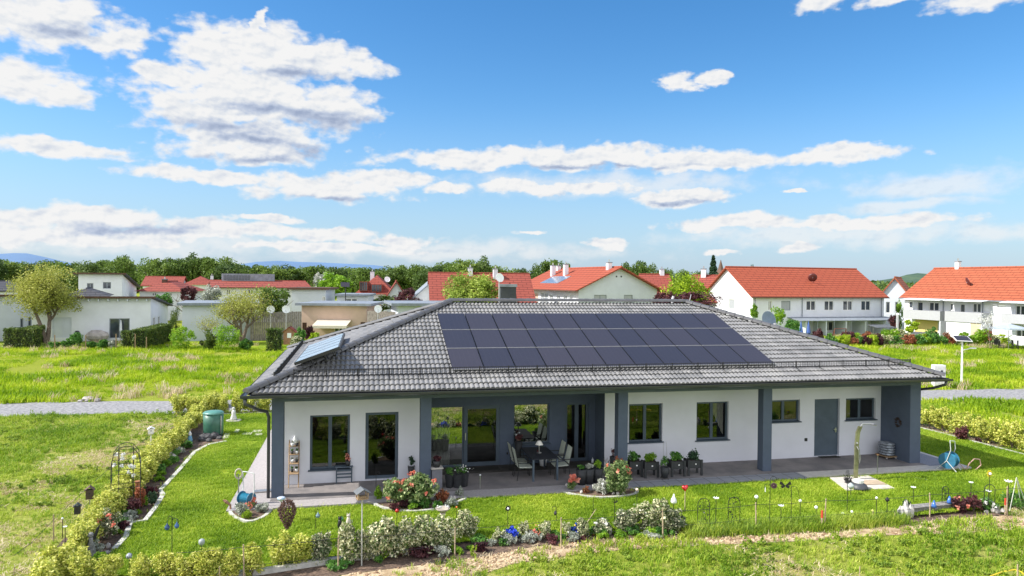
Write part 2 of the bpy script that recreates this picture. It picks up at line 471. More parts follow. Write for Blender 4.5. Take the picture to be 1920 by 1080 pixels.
def lawnmat():
    m = bpy.data.materials.new('mown lawn'); m.use_nodes = True; t = NT(m.node_tree); b = m.node_tree.nodes['Principled BSDF']
    tc = t.n('ShaderNodeTexCoord'); v = tc.outputs['Object']
    n1 = t.noise(v, 0.7, 4, 0.6); n2 = t.noise(v, 9, 5, 0.75)
    c = t.ramp(t.math('ADD', t.math('MULTIPLY', n1, 0.55), t.math('MULTIPLY', n2, 0.45)), [(0.36, (0.11, 0.19, 0.014)), (0.52, (0.20, 0.28, 0.02)), (0.66, (0.33, 0.36, 0.04))])
    t.l(c, b.inputs['Base Color']); b.inputs['Roughness'].default_value = 0.9; b.inputs['Specular IOR Level'].default_value = 0.1
    bp = t.n('ShaderNodeBump'); bp.inputs['Strength'].default_value = 0.7; bp.inputs['Distance'].default_value = 0.03
    t.l(t.noise(v, 40, 3, 0.7), bp.inputs['Height']); t.l(bp.outputs[0], b.inputs['Normal'])
    return m


lawn = sheet('lawn', ccw(lawn_w), ZL, lawnmat())
M_mulch = pm('bark mulch', (0.20, 0.135, 0.095), 0.95, 0.3, 12, 1.0, 30, col2=(0.07, 0.045, 0.035), detail=6)
M_straw = pm('dry cut grass', (0.58, 0.47, 0.31), 0.95, 0.3, 3, 1.0, 20, col2=(0.30, 0.20, 0.11), detail=9)
# mulch strip along the front boundary and the dry strip before it
sheet('bed_soil', pxs([(215, 1079), (380, 1079), (487, 1071), (598, 1054), (658, 1045), (758, 1033), (860, 1017), (1000, 1004), (1150, 998), (1300, 993), (1450, 986), (1600, 976), (1715, 967), (1800, 958),
      (1890, 966), (1800, 972), (1700, 982), (1500, 997), (1300, 1006), (1150, 1010), (1000, 1026), (900, 1046), (760, 1064), (640, 1079), (560, 1110), (215, 1110)], ZF), ZF+.02, M_mulch)
sheet('dry_strip', pxs([(640, 1079), (760, 1064), (900, 1046), (1000, 1026), (1150, 1010), (1300, 1006), (1500, 997), (1700, 982), (1800, 972), (1890, 966), (1930, 975), (1930, 992), (1800, 1000), (1660, 1004), (1500, 1015), (1300, 1024), (1180, 1030),
      (1080, 1040), (960, 1058), (900, 1079), (880, 1120), (640, 1120)], ZF), ZF+.01, M_straw)
sheet('left_bed_soil', pxs([(424, 826), (392, 832), (365, 846), (338, 878), (300, 920), (306, 928), (292, 952), (272, 977), (244, 981), (236, 1008), (215, 1030), (205, 1079),
      (60, 1079), (165, 960), (240, 880), (300, 820), (350, 780), (400, 768), (430, 760)], ZF), ZF+.024, M_mulch)
sheet('right_bed_soil', ccw([(28.05, -4), (28.3, 1.0), (28.25, 5.5), (27.9, 9.0), (26.5, 14.3), (28.2, 14.8), (29.3, 9), (29.6, 1), (29.5, -4)]), ZF+.024, M_mulch)
sheet('back_bed_soil', ccw([(-6.2, 14.6), (26.5, 14.3), (26.5, 15.1), (-6.2, 15.7)]), ZF+.028, M_mulch)

M_kerb = pm('concrete kerb', (0.50, 0.49, 0.46), 0.9, 0.15, 8, 0.3, 60)


def kerb(name, pts, w=0.12, z0=ZF, z1=ZL+.04, closed=False):
    m = MB(); P = [Vector((p[0], p[1])) for p in pts]; k = len(P); L = []; R = []
    for i in range(k):
        a = P[i-1] if (i > 0 or closed) else P[i]; b = P[(i+1) % k] if (i < k-1 or closed) else P[i]
        d = (b-a).normalized(); nn = Vector((-d.y, d.x))*w/2
        L.append(P[i]+nn); R.append(P[i]-nn)
    vs = [(p.x, p.y, z1) for p in L]+[(p.x, p.y, z1) for p in R]+[(p.x, p.y, z0) for p in L]+[(p.x, p.y, z0) for p in R]
    fs = []
    for i in range(k if closed else k-1):
        j = (i+1) % k
        fs += [(k+i, k+j, j, i), (i, j, 2*k+j, 2*k+i), (k+j, k+i, 3*k+i, 3*k+j)]
    if not closed: fs += [(k, 0, 2*k, 3*k), (k-1, 2*k-1, 4*k-1, 3*k-1)]
    m.add(vs, fs); return m.build(name, M_kerb, kind='structure')


kerb('lawn_kerb_front', [G(x, y, ZL) for x, y in [(380, 1080), (487, 1070), (551, 1060), (598, 1053), (658, 1044), (758, 1033), (820, 1024)]], .13)
kerb('lawn_kerb_left', [G(x, y, ZL) for x, y in [(424, 828), (392, 834), (365, 848), (338, 880), (300, 921), (306, 928), (292, 952), (272, 977), (244, 981), (236, 1008), (215, 1030)]], .13)
kerb('lawn_kerb_right', [(28.2, -1.5), (28.3, 1.0), (28.25, 5.5), (27.9, 9.0), (26.5, 14.3)], .12)
kerb('lawn_kerb_back', [(26.5, 14.3), (10, 14.45), (-4.0, 14.6)], .12)

# paving round the house
M_patio = pm('stamped dark concrete', (0.25, 0.225, 0.22), 0.8, 0.2, 1.2, 0.6, 25, col2=(0.15, 0.14, 0.145), detail=8)
M_path = pm('washed light concrete', (0.40, 0.37, 0.37), 0.9, 0.15, 14, 0.5, 80, col2=(0.30, 0.28, 0.285), detail=7)
M_pale = pm('pale smooth concrete', (0.52, 0.49, 0.45), 0.9, 0.1, 6, 0.2, 60)


def pavermat():
    m = bpy.data.materials.new('grey pavers'); m.use_nodes = True; t = NT(m.node_tree); b = m.node_tree.nodes['Principled BSDF']
    tc = t.n('ShaderNodeTexCoord')
    br = t.n('ShaderNodeTexBrick'); br.offset = 0.0; t.l(tc.outputs['Object'], br.inputs['Vector'])
    br.inputs['Scale'].default_value = 1.0; br.inputs['Brick Width'].default_value = 0.5; br.inputs['Row Height'].default_value = 0.5; br.inputs['Mortar Size'].default_value = 0.012
    br.inputs['Color1'].default_value = (0.27, 0.28, 0.31, 1); br.inputs['Color2'].default_value = (0.23, 0.24, 0.27, 1); br.inputs['Mortar'].default_value = (0.09, 0.09, 0.1, 1)
    t.l(br.outputs[0], b.inputs['Base Color']); b.inputs['Roughness'].default_value = 0.85
    return m


sheet('patio', ccw([(0.0, -.3), (22.98, -.3), (22.98, 2.6), (0.0, 2.6)]), 0.0, M_patio, th=.16)
sheet('side_path', ccw([(-1.12, -.95), (11.2, -.95), (11.2, -.305), (-.005, -.305), (-.005, 12.6), (-1.12, 12.6)]), -.004, M_path, th=.15)
sheet('paver_strip', ccw([(11.205, -.9), (17.6, -.9), (17.6, -.305), (11.205, -.305)]), -.003, pavermat(), th=.15)
sheet('right_path', ccw([(17.605, -.86), (24.4, -.86), (24.4, 12.6), (22.985, 12.6), (22.985, -.305), (17.605, -.305)]), -.003, M_pale, th=.15)
MB().box((22.99, -.45, -.1), (24.2, 12.5, .004)).build('granite_chippings', pm('granite chippings', (0.30, 0.31, 0.36), 0.9, 0.3, 30, 0.8, 60, col2=(0.17, 0.18, 0.22), detail=6), kind='structure')

# ================================================================== main house
XL, YF, XR, YB, ZE, ZR = -0.6368, -0.6658, 23.3757, 13.0778, 3.2524, 5.7198
HALF = (YB-YF)/2; SL = math.hypot(HALF, ZR-ZE); TH = math.atan2(ZR-ZE, HALF)
house = thing('bungalow', 'long single-storey bungalow with grey tiled hip roof, black solar panels and slate blue pillars', 'house')
ZB = 2.9


def slope_pt(side, u, s, h=0.0):
    """point on a roof slope: side 0 front,1 left,2 back,3 right; u along the eave from its left end, s up the slope, h above it"""
    c, sn = math.cos(TH), math.sin(TH)
    a = s*c-h*sn; z = ZE+s*sn+h*c
    if side == 0: return (XL+u, YF+a, z)
    if side == 2: return (XR-u, YB-a, z)
    if side == 1: return (XL+a, YB-u, z)
    return (XR-a, YF+u, z)


def tile_mesh(side, length, du):
    rows = 21; p = SL/rows; V = []; Fc = []; per = 0.153; c = math.cos(TH)
    for i in range(rows):
        s0 = i*p; s1 = s0+p+0.02
        uL = s0*c; uR = length-s0*c
        uL2 = (s0+p)*c; uR2 = length-(s0+p)*c
        lo = (uL+uL2)/2; hi = (uR+uR2)/2
        if hi-lo < 0.1: continue
        us = np.arange(math.floor(lo/du), math.ceil(hi/du)+1)*du
        ph = us/per*2*PI+(0.35 if i % 2 else 0)
        w = 0.024*(np.abs(np.sin(ph/2))**0.8*2-1)
        b = len(V); k = len(us)
        for u, ww in zip(us, w):
            V.append(slope_pt(side, u, s0, -0.01)); V.append(slope_pt(side, u, s0-0.016, 0.052+ww)); V.append(slope_pt(side, u, s1, 0.004+ww))
        for j in range(k-1):
            a = b+3*j; Fc.append((a, a+3, a+4, a+1)); Fc.append((a+1, a+4, a+5, a+2))
    return V, Fc


def rooftile():
    m = bpy.data.materials.new('dark grey concrete roof tiles'); m.use_nodes = True; t = NT(m.node_tree); b = m.node_tree.nodes['Principled BSDF']
    tc = t.n('ShaderNodeTexCoord'); v = tc.outputs['Object']
    n1 = t.noise(v, 0.5, 4, 0.6); n2 = t.noise(v, 7, 3, 0.6)
    wn = t.n('ShaderNodeTexWhiteNoise'); fl = t.vmath('FLOOR', t.vmath('MULTIPLY', v, (3.27, 3.08, 0.0))); t.l(fl, wn.inputs['Vector'])
    f = t.math('ADD', t.math('ADD', t.math('MULTIPLY', n1, 0.4), t.math('MULTIPLY', n2, 0.25)), t.math('MULTIPLY', wn.outputs['Value'], 0.3))
    c = t.ramp(f, [(0.22, (0.13, 0.132, 0.135)), (0.55, (0.222, 0.22, 0.222)), (0.85, (0.32, 0.315, 0.30))]); t.l(c, b.inputs['Base Color'])
    b.inputs['Roughness'].default_value = 0.5; b.inputs['Specular IOR Level'].default_value = 0.5
    return m


M_tile = rooftile()
M_cap = pm('dark ridge tiles', (0.105, 0.105, 0.112), 0.45, 0.15, 3)
tb = MB()
for side, ln, du in ((0, XR-XL, .0255), (1, YB-YF, .0255), (2, XR-XL, .051), (3, YB-YF, .051)):
    V, Fc = tile_mesh(side, ln, du); tb.add(V, Fc)
roof = tb.build('roof', M_tile, house)
ub = MB()      # closed deck just below the tiles
A_, B_, C_, D_ = [(XL+.02, YF+.02, ZE-.02), (XR-.02, YF+.02, ZE-.02), (XR-.02, YB-.02, ZE-.02), (XL+.02, YB-.02, ZE-.02)]
r1, r2 = (XL+HALF, YF+HALF, ZR-.03), (XR-HALF, YF+HALF, ZR-.03)
ub.add([A_, B_, C_, D_, r1, r2], [(0, 1, 5, 4), (1, 2, 5), (2, 3, 4, 5), (3, 0, 4)]); ub.build('roof_deck', M_black, roof)


def caps(p0, p1, nrm=(0, 0, 1), step=0.36, r=0.115):
    m = MB(); p0 = Vector(p0); p1 = Vector(p1); d = (p1-p0); L = d.length; d.normalize(); k = int(L/step)
    side = d.cross(Vector((0, 0, 1))).normalized(); up = side.cross(d)
    for i in range(k):
        a = p0+d*(L*i/k); b = p0+d*(L*(i+1)/k+.05); vs = []
        for q, rr_ in ((a, r*1.12), (b, r*.94)):
            for j in range(9):
                th = PI*j/8; vs.append(q+side*math.cos(th)*rr_*1.25+up*math.sin(th)*rr_+up*(-.01))
        fs = [(j, j+1, 10+j, 9+j) for j in range(8)]+[tuple(range(9))]
        m.add(vs, fs)
    return m


rd = MB()
for a, b in (((XL, YF, ZE), r1), ((XR, YF, ZE), r2), ((XL, YB, ZE), r1), ((XR, YB, ZE), r2)):
    a = (a[0], a[1], a[2]+.07); b = (b[0], b[1], b[2]+.10)
    c = caps(a, b); rd.add(c.v, c.f)
c = caps((r1[0]-.1, r1[1], r1[2]+.1), (r2[0]+.1, r2[1], r2[2]+.1)); rd.add(c.v, c.f)
rd.build('ridge_tiles', M_cap, house)

# fascia beam, soffit, gutters
bm = MB()
bm.box((0, 0, ZB), (22.98, .34, 3.14)); bm.box((0, .34, ZB), (.34, 12.4, 3.14)); bm.box((22.64, .34, ZB), (22.98, 12.4, 3.14)); bm.box((.34, 12.06, ZB), (22.64, 12.4, 3.14))
bm.build('beam', M_anth, house)
sf = MB(); sf.box((XL+.04, YF+.04, 3.142), (XR-.04, YB-.04, 3.17)); sf.box((.345, .345, 3.0), (22.63, 2.55, 3.03)); sf.build('soffit', M_anth, house)
gm = MB()


def gutter(m, a, b, r=.075):
    a = Vector(a); b = Vector(b); d = (b-a).normalized(); sd_ = d.cross(Vector((0, 0, 1)))
    pr = [(-r*1.05, .015), (-r, 0), (-r*.8, -r*.65), (0, -r), (r*.8, -r*.65), (r, 0), (r*1.05, .03), (r*.9, .02), (r*.7, -r*.5), (0, -r*.8), (-r*.7, -r*.5), (-r*.9, .0)]
    k = len(pr); vs = [q+sd_*x+Vector((0, 0, z)) for q in (a, b) for x, z in pr]
    m.add(vs, [(i, (i+1) % k, k+(i+1) % k, k+i) for i in range(k)]+[tuple(range(k))[::-1], tuple(range(k, 2*k))])


g0 = .09
for a, b in (((XL-g0-.05, YF-g0, 3.2), (XR+g0+.12, YF-g0, 3.2)), ((XL-g0, YF-g0+.08, 3.2), (XL-g0, YB+g0, 3.2)), ((XR+g0, YF-g0+.08, 3.2), (XR+g0, YB+g0, 3.2)), ((XL-g0+.08, YB+g0, 3.2), (XR+g0-.08, YB+g0, 3.2))):
    gutter(gm, a, b)
gm.build('gutter', M_gutter, house)
dp = MB(); dp.tube([(XL-.02, YF-.08, 3.13), (XL-.02, YF-.08, 2.98), (XL+.15, YF+.05, 2.88), (-.35, -.25, 2.72), (-.14, -.02, 2.62), (-.09, .06, 2.45), (-.09, .06, .0)], .05, 8)
dp.build('downpipe', M_gutter, house, smooth=True)
dp = MB(); dp.tube([(XR+.02, YF-.05, 3.13), (XR, YF-.02, 3.0), (23.2, -.3, 2.82), (23.07, .2, 2.7), (23.05, .3, 2.55), (23.05, .3, 0)], .05, 8)
dp.build('downpipe', M_gutter, house, smooth=True)

# pillars
CW = 0.3415
for x in (0.0, 4.464, 11.0634, 16.4682):
    MB().box((x, .002, -.01), (x+CW, CW, ZB)).build('pillar', M_slate, house)
MB().box((22.527, .002, -.01), (22.98, 1.52, ZB)).build('wing_wall', M_slate, house)
# walls ------------------------------------------------------------
YW_L, YW_R, YW_C = 1.37, 1.5, 2.5


def opx(Y, x0, y0, x1, y1):
    a = AY(x0, (y0+y1)/2, Y)[0]; b = AY(x1, (y0+y1)/2, Y)[0]
    z1 = AY((x0+x1)/2, y0, Y)[2]; z0 = AY((x0+x1)/2, y1, Y)[2]
    return [a, z0, b, z1]


def facade(Y, u0, u1, holes, mat, name='wall', d=.16):
    m = MB(); holes_wall(m, u0, u1, 0.0, 3.0, holes, d)
    o = m.build(name, mat, house, loc=(0, Y, 0)); return o


oW1 = opx(YW_L, 581, 778, 656, 880); oW2 = opx(YW_L, 685, 773, 747, 894); oW2[1] = 0.03
facade(YW_L, 0.05, 4.6, [oW1, oW2], M_plaster)
oR1 = opx(YW_R, 1179, 757, 1242, 829); oR2 = opx(YW_R, 1306, 753.5, 1366, 825); oR3 = opx(YW_R, 1441, 750, 1500, 791); oDR = opx(YW_R, 1527, 748, 1574, 853); oDR[1] = 0.02; oR4 = opx(YW_R, 1586, 746.5, 1642, 787)
facade(YW_R, 11.13, 22.53, [oR1, oR2, oR3, oDR, oR4], M_plaster)
oS = opx(YW_C, 805, 761, 937, 878); oS[1] = 0.02; oF = opx(YW_C, 963, 757, 1030, 832); oD2 = opx(YW_C, 1060, 755, 1104, 864); oD2[1] = 0.02
facade(YW_C, 4.6, 11.13, [oS, oF, oD2], M_slate)
m = MB()      # cheek walls of the recess, side and back walls
m.box((4.45, YW_L+.002, 0), (4.6, YW_C+.16, 3.0)); m.build('recess_wall', M_slate, house)
m = MB(); m.box((11.131, YW_R+.165, 0), (11.3, YW_C+.16, 3.0)); m.add([(11.128, YW_R+.001, 0), (11.128, YW_C, 0), (11.128, YW_C, 3.0), (11.128, YW_R+.001, 3.0)], [(0, 1, 2, 3)]); m.build('recess_wall', M_slate, house)
m = MB(); m.box((0, YW_L+.2, 0), (.3, 12.4, 3.0)); m.box((22.68, 1.54, 0), (22.975, 12.4, 3.0)); m.box((.3, 12.1, 0), (22.68, 12.4, 3.0)); m.build('wall', M_plaster, house)
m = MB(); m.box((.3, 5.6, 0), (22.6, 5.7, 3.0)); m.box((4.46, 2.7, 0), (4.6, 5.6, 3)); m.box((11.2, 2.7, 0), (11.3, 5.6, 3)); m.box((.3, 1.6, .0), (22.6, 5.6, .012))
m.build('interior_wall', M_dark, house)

window_parts(house, *[oW1[0], oW1[1], oW1[2], oW1[3]], YW_L+.1, 2)
window_parts(house, *oW2, YW_L+.1, 1, sill=False, fr=.1)
for o in (oR1, oR2, oR3, oR4):
    window_parts(house, *o, YW_R+.1, 2)
window_parts(house, *oF, YW_C+.08, 1, gmat=M_mirror, fr=.05)
# sliding door: fixed mirrored leaf left, sliding leaf right
xs = oS[0]+(oS[2]-oS[0])*0.485
window_parts(house, oS[0], oS[1], xs, oS[3], YW_C+.06, 1, gmat=M_mirror, sill=False, fr=.05, name='sliding_door')
d2 = window_parts(house, xs+.004, oS[1], oS[2], oS[3], YW_C+.02, 1, gmat=M_glass, sill=False, fr=.13, name='sliding_door')
MB().box((xs+.04, YW_C-.02, .95), (xs+.07, YW_C+.018, 1.2)).build('handle', M_steel, d2)
# door with insect screen
d3 = window_parts(house, *oD2, YW_C+.08, 2, gmat=glassmat('screened glass', .10, (.25, .25, .25)), sill=False, fr=.09, name='terrace_door')
MB().box((oDR[0], YW_R+.1, oDR[1]), (oDR[2]-.0, YW_R+.15, oDR[3])).build('door', M_anth, house, label='plain slate grey side door')
dl = [o for o in house.children if o.name.startswith('door')][0]
MB().box((oDR[2]-.22, YW_R+.03, 1.0), (oDR[2]-.1, YW_R+.06, 1.03)).box((oDR[2]-.135, YW_R+.05, .9), (oDR[2]-.1, YW_R+.1, 1.08)).build('handle', M_steel, dl)
MB().box((oDR[0]-.42, YW_R-.012, .62), (oDR[0]-.30, YW_R, .74)).build('socket', M_black, house)
# curtains inside
M_curt = pm('white net curtain', (0.75, 0.75, 0.72), 0.9, 0.1, 10)


def curtain(x0, x1, z0, z1, y, parent, cut=0.0, gather=12):
    m = MB(); k = 40; vs = []; fs = []
    for i in range(k+1):
        u = i/k; yy = y+.03*math.sin(u*gather*2*PI)
        vs.append((x0+(x1-x0)*u, yy, z0+cut*(1-u)*(z1-z0))); vs.append((x0+(x1-x0)*u, yy, z1))
    for i in range(k): fs.append((2*i, 2*i+2, 2*i+3, 2*i+1))
    return m.add(vs, fs).build('curtain', M_curt, parent)


xm = (oR2[0]+oR2[2])/2
curtain(xm+.02, oR2[2]-.1, oR2[1]+.1, oR2[3]-.05, YW_R+.22, house, .85, 5)
curtain(oS[0]+.1, oS[0]+.75, .05, oS[3]-.05, YW_C+.22, house, 0, 7)
# garland on the wing wall
m = MB()
for k in range(60):
    a = rnd.random()*2*PI; rr0 = .12+rnd.uniform(-.035, .035)
    p = Vector((22.51, .55+rr0*math.cos(a), 1.42+rr0*1.35*math.sin(a))); m.tube([p, p+Vector((-.05-.02*rnd.random(), rnd.uniform(-.05, .05), rnd.uniform(-.05, .05)))], [.014, .004], 4)
tgt = m.build('wreath', pm('dried brown twigs', (0.05, 0.03, 0.022), .9, .4, 30)); tgt['label'] = 'dark brown dried wreath hanging on the slate blue wing wall'; tgt['category'] = 'wreath'

# solar panels on the front slope ------------------------------------
def pvmat():
    m = bpy.data.materials.new('black solar cells'); m.use_nodes = True; t = NT(m.node_tree); b = m.node_tree.nodes['Principled BSDF']
    tc = t.n('ShaderNodeTexCoord'); oi = t.n('ShaderNodeObjectInfo'); v = tc.outputs['Object']
    n = t.noise(v, 6, 5, 0.7)
    base = t.mix(oi.outputs['Random'], (0.022, 0.023, 0.036), (0.040, 0.036, 0.047))
    c = t.mix(t.math('MULTIPLY', n, 0.35), base, (0.065, 0.055, 0.06))
    br = t.n('ShaderNodeTexBrick'); br.offset = 0; t.l(v, br.inputs['Vector']); br.inputs['Scale'].default_value = 1; br.inputs['Brick Width'].default_value = 0.17; br.inputs['Row Height'].default_value = 0.085
    br.inputs['Mortar Size'].default_value = 0.004; br.inputs['Color1'].default_value = (0, 0, 0, 1); br.inputs['Color2'].default_value = (0, 0, 0, 1); br.inputs['Mortar'].default_value = (1, 1, 1, 1)
    c = t.mix(t.math('MULTIPLY', br.outputs['Fac'], 0.35), c, (0.09, 0.09, 0.11))
    t.l(c, b.inputs['Base Color']); b.inputs['Roughness'].default_value = 0.42; b.inputs['Specular IOR Level'].default_value = 0.4
    b.inputs['Coat Weight'].default_value = 0.12; b.inputs['Coat Roughness'].default_value = 0.12
    return m


M_pv = pvmat(); M_pvf = pm('black anodised frame', (0.02, 0.02, 0.024), 0.4, 0.1); M_alu = pm('bare aluminium edge', (0.42, 0.42, 0.44), 0.5, 0.1, metal=0.2)
PV_X0, PV_S0, PV_PH, PV_PW = 5.4982, 1.1093, 1.588, 1.06
pvm = MB()
hw, hh = (PV_PW-.028)/2, (PV_PH-.022)/2
pvm.mat(1).box((-hw, -hh+.012, -.035), (hw, hh, 0)); pvm.mat(2).box((-hw, -hh, -.03), (hw, -hh+.0115, .012))
pvm.mat(0).add([(-hw+.012, -hh+.022, .003), (hw-.012, -hh+.022, .003), (hw-.012, hh-.012, .003), (-hw+.012, hh-.012, .003)], [(0, 1, 2, 3)])
pvo = None
for r in range(3):
    for c in range(11):
        x = PV_X0+PV_PW*(c+.5); s = PV_S0+PV_PH*(r+.5)
        P = slope_pt(0, x-XL, s, .12)
        if pvo is None: pvo = pvm.build('solar_panel', [M_pv, M_pvf, M_alu], house); o = pvo
        else: o = dup(pvo)
        o.location = P; o.rotation_euler = (TH, 0, 0)
m = MB()
for s in (PV_S0+.3, PV_S0+1.3, PV_S0+1.9, PV_S0+2.85, PV_S0+3.5, PV_S0+4.5):
    a = Vector(slope_pt(0, PV_X0-XL+.05, s, .06)); b = Vector(slope_pt(0, PV_X0-XL+11.6, s, .06)); m.tube([a, b], .022, 4)
m.build('mounting_rail', M_pvf, house)
# thermal collector on the left slope
q = [G(0, 0)]*4


def onleft(x, y, h):      # intersection with the left slope raised by h
    d = ray(x, y); nrm = np.array([-math.sin(TH), 0, math.cos(TH)]); p0 = np.array(slope_pt(1, 1.0, 0.0, h)); t = ((p0-CAM)@nrm)/(d@nrm); return CAM+d*t


q = [Vector(onleft(x, y, .30)) for x, y in ((551, 680.5), (636.5, 650), (637, 626), (569, 651))]
u_ = (q[1]-q[0]); v_ = (q[3]-q[0]); v_ = v_-u_*(v_.dot(u_)/u_.dot(u_)); u_l, v_l = u_.length, v_.length; u_.normalize(); v_.normalize(); n_ = u_.cross(v_)
if n_.z < 0: n_ = -n_
q0 = q[0]
mc = MB()


def lp(a, b, h=0): return q0+u_*a+v_*b+n_*h


mc.slab([lp(0, 0), lp(u_l, 0), lp(u_l, v_l), lp(0, v_l)] if u_.cross(v_).z > 0 else [lp(0, 0), lp(0, v_l), lp(u_l, v_l), lp(u_l, 0)], .09)
col = mc.build('solar_collector', M_pvf, house)
mg = MB(); ns = 5
for i in range(ns):
    b0 = .04+(v_l-.08)*i/ns; b1 = .04+(v_l-.08)*(i+1)/ns-.11
    mg.add([lp(.05, b0, .006), lp(u_l-.05, b0, .006), lp(u_l-.05, b1, .006), lp(.05, b1, .006)], [(0, 1, 2, 3)])
mg.build('collector_glass', pm('collector glass', (0.30, 0.42, 0.55), .22, .15, 2, spec=1.0, metal=.35), col)
mg = MB()
for a in (.2, u_l*.35, u_l*.65, u_l-.2):
    for b in (.15, v_l-.15): mg.tube([lp(a, b, -.09), lp(a, b, -.32)], .02, 5)
    mg.tube([lp(a, .0, -.25), lp(a, v_l, -.25)], .02, 4)
mg.build('mounting_rail', M_pvf, col)

# snow guards
def guard(side, ua, ub, s, h=.22):
    m = MB(); P = lambda u, hh_: Vector(slope_pt(side, u, s, .05))+Vector((0, 0, hh_))
    for hh_ in (0.02, h*.5, h): m.tube([P(ua, hh_), P(ub, hh_)], .013 if hh_ != h*.5 else .006, 4)
    k = int((ub-ua)/.07)
    for i in range(k+1):
        u = ua+(ub-ua)*i/k; m.tube([P(u, 0.02), P(u, h)], .008, 3, cap=False)
    k = int((ub-ua)/.95)
    for i in range(k+1):
        u = ua+(ub-ua)*i/k; m.tube([P(u, h+.03), P(u, -.02)], .02, 4)
        a = Vector(slope_pt(side, u, s-.3, .06)); m.tube([P(u, 0), a, a+Vector(slope_pt(side, u, s+.0, .0))*0], .014, 4)
    return m


guard(0, 1.25, 23.3, .92).build('snow_guard', M_black, house)
guard(1, .9, 13.0, .75).build('snow_guard', M_black, house)
guard(3, .9, 13.0, .75).build('snow_guard', M_black, house)
# vent pipe, lightning rod, small dish at the far hip
P = slope_pt(2, HALF+1.0, SL-.35)
P = Vector(AY(1261, 566, YF+HALF+.35)); MB().tube([(P.x, P.y, 5.5), (P.x, P.y, 5.9), (P.x+.04, P.y, 6.02)], [.06, .06, .05], 8).build('vent_pipe', pm('pale plastic pipe', (.5, .5, .52), .5), house)
P = Vector(AY(1291, 566, YF+HALF+.2)); MB().tube([(P.x, P.y, 5.6), (P.x+.12, P.y, 6.1)], .018, 5).build('lightning_rod', M_alu, house)


def dish_mesh(r=.45, depth=.09):
    m = MB(); pr = [(0, 0), (r*.4, depth*.16), (r*.75, depth*.56), (r, depth), (r*1.02, depth), (r*.75, depth*.5), (r*.4, depth*.1), (0, -.01)]
    m.lathe([(max(a, 0.0005), b) for a, b in pr], n=20); return m


def sat_dish(parent, P, r, rz, col, tilt=65, arm=True, pole=.5, name='satellite_dish', mast=None):
    e = dish_mesh(r).build(name, col, parent, smooth=True); e.location = P; e.rotation_euler = (math.radians(tilt), 0, rz)
    m = MB(); m.tube([(0, -r*.95, .03), (0, -r*.75, r*1.0)], .018, 5); m.cbox((0, -r*.7, r*1.02), (.09, .09, .12)); m.build('receiver_arm', M_alu, e)
    m = MB(); m.tube([(0, 0, -.02), (0, 0, -.12)], .03, 5); m.build('bracket', M_alu, e)
    return e


PD = AY(1439.5, 600, 9.4)
sat_dish(house, PD, .43, math.radians(10), pm('grey blue dish', (.16, .22, .29), .5, .1), 75)
MB().tube([(PD[0], PD[1]+.15, PD[2]), (PD[0], PD[1]+.15, 3.9)], .03, 6).build('dish_mast', M_alu, house)
P = Vector(AY(1122, 560, YF+HALF+.3))
# white cable on back left roof hip
# ================================================================== vegetation
def leaf_arrays(C, size, rg, asp=0.55, flat=0.0):
    """C: n x 3 centres -> verts/faces of small diamond leaves with random orientation"""
    n = len(C)
    a = rg.normal(size=(n, 3)); a[:, 2] *= (1-flat); a /= np.linalg.norm(a, axis=1)[:, None]+1e-9
    b = rg.normal(size=(n, 3)); b -= a*np.sum(a*b, axis=1)[:, None]; b /= np.linalg.norm(b, axis=1)[:, None]+1e-9
    s = size*rg.uniform(.6, 1.35, size=n)[:, None]
    V = np.stack([C-a*s, C-b*s*asp, C+a*s, C+b*s*asp], axis=1).reshape(-1, 3)
    return V


def np_mesh(name, V, nper, mats, midx=None):
    me = bpy.data.meshes.new(name); nf = len(V)//nper
    me.vertices.add(len(V)); me.vertices.foreach_set('co', V.astype(np.float32).ravel())
    me.loops.add(nf*nper); me.loops.foreach_set('vertex_index', np.arange(nf*nper, dtype=np.int32))
    me.polygons.add(nf); me.polygons.foreach_set('loop_start', np.arange(0, nf*nper, nper, dtype=np.int32))
    try: me.polygons.foreach_set('loop_total', np.full(nf, nper, dtype=np.int32))
    except Exception: pass
    for m in (mats if isinstance(mats, (list, tuple)) else [mats]): me.materials.append(m)
    if midx is not None: me.polygons.foreach_set('material_index', midx.astype(np.int32))
    me.update(calc_edges=True); me.validate(); return me


def crown_centres(n, rx, ry, rz, nclump, seed, spread=0.28, shell=0.55, bottom=-0.75):
    rg = np.random.default_rng(seed); cl = []
    while len(cl) < nclump:
        p = rg.normal(size=3); p /= np.linalg.norm(p)+1e-9; p *= rg.uniform(shell, 1.0)
        if p[2] < bottom: continue
        cl.append((*p, rg.uniform(.6, 1.25)))
    cl = np.array(cl); k = rg.integers(0, nclump, n)
    off = rg.normal(size=(n, 3)); off /= np.linalg.norm(off, axis=1)[:, None]; off *= (rg.uniform(0.15, 1, size=n)**0.5)[:, None]*spread*cl[k, 3][:, None]
    return (cl[k, :3]*(1-spread*.6)+off)*np.array([rx, ry, rz]), rg


def crown_mesh(name, n, rx, ry, rz, nclump, leaf, seed, mat, spread=.3, shell=.55, zc=0.0, bottom=-.75, asp=.6):
    C, rg = crown_centres(n, rx, ry, rz, nclump, seed, spread, shell, bottom); C[:, 2] += zc
    return np_mesh(name, leaf_arrays(C, leaf, rg, asp), 4, mat)


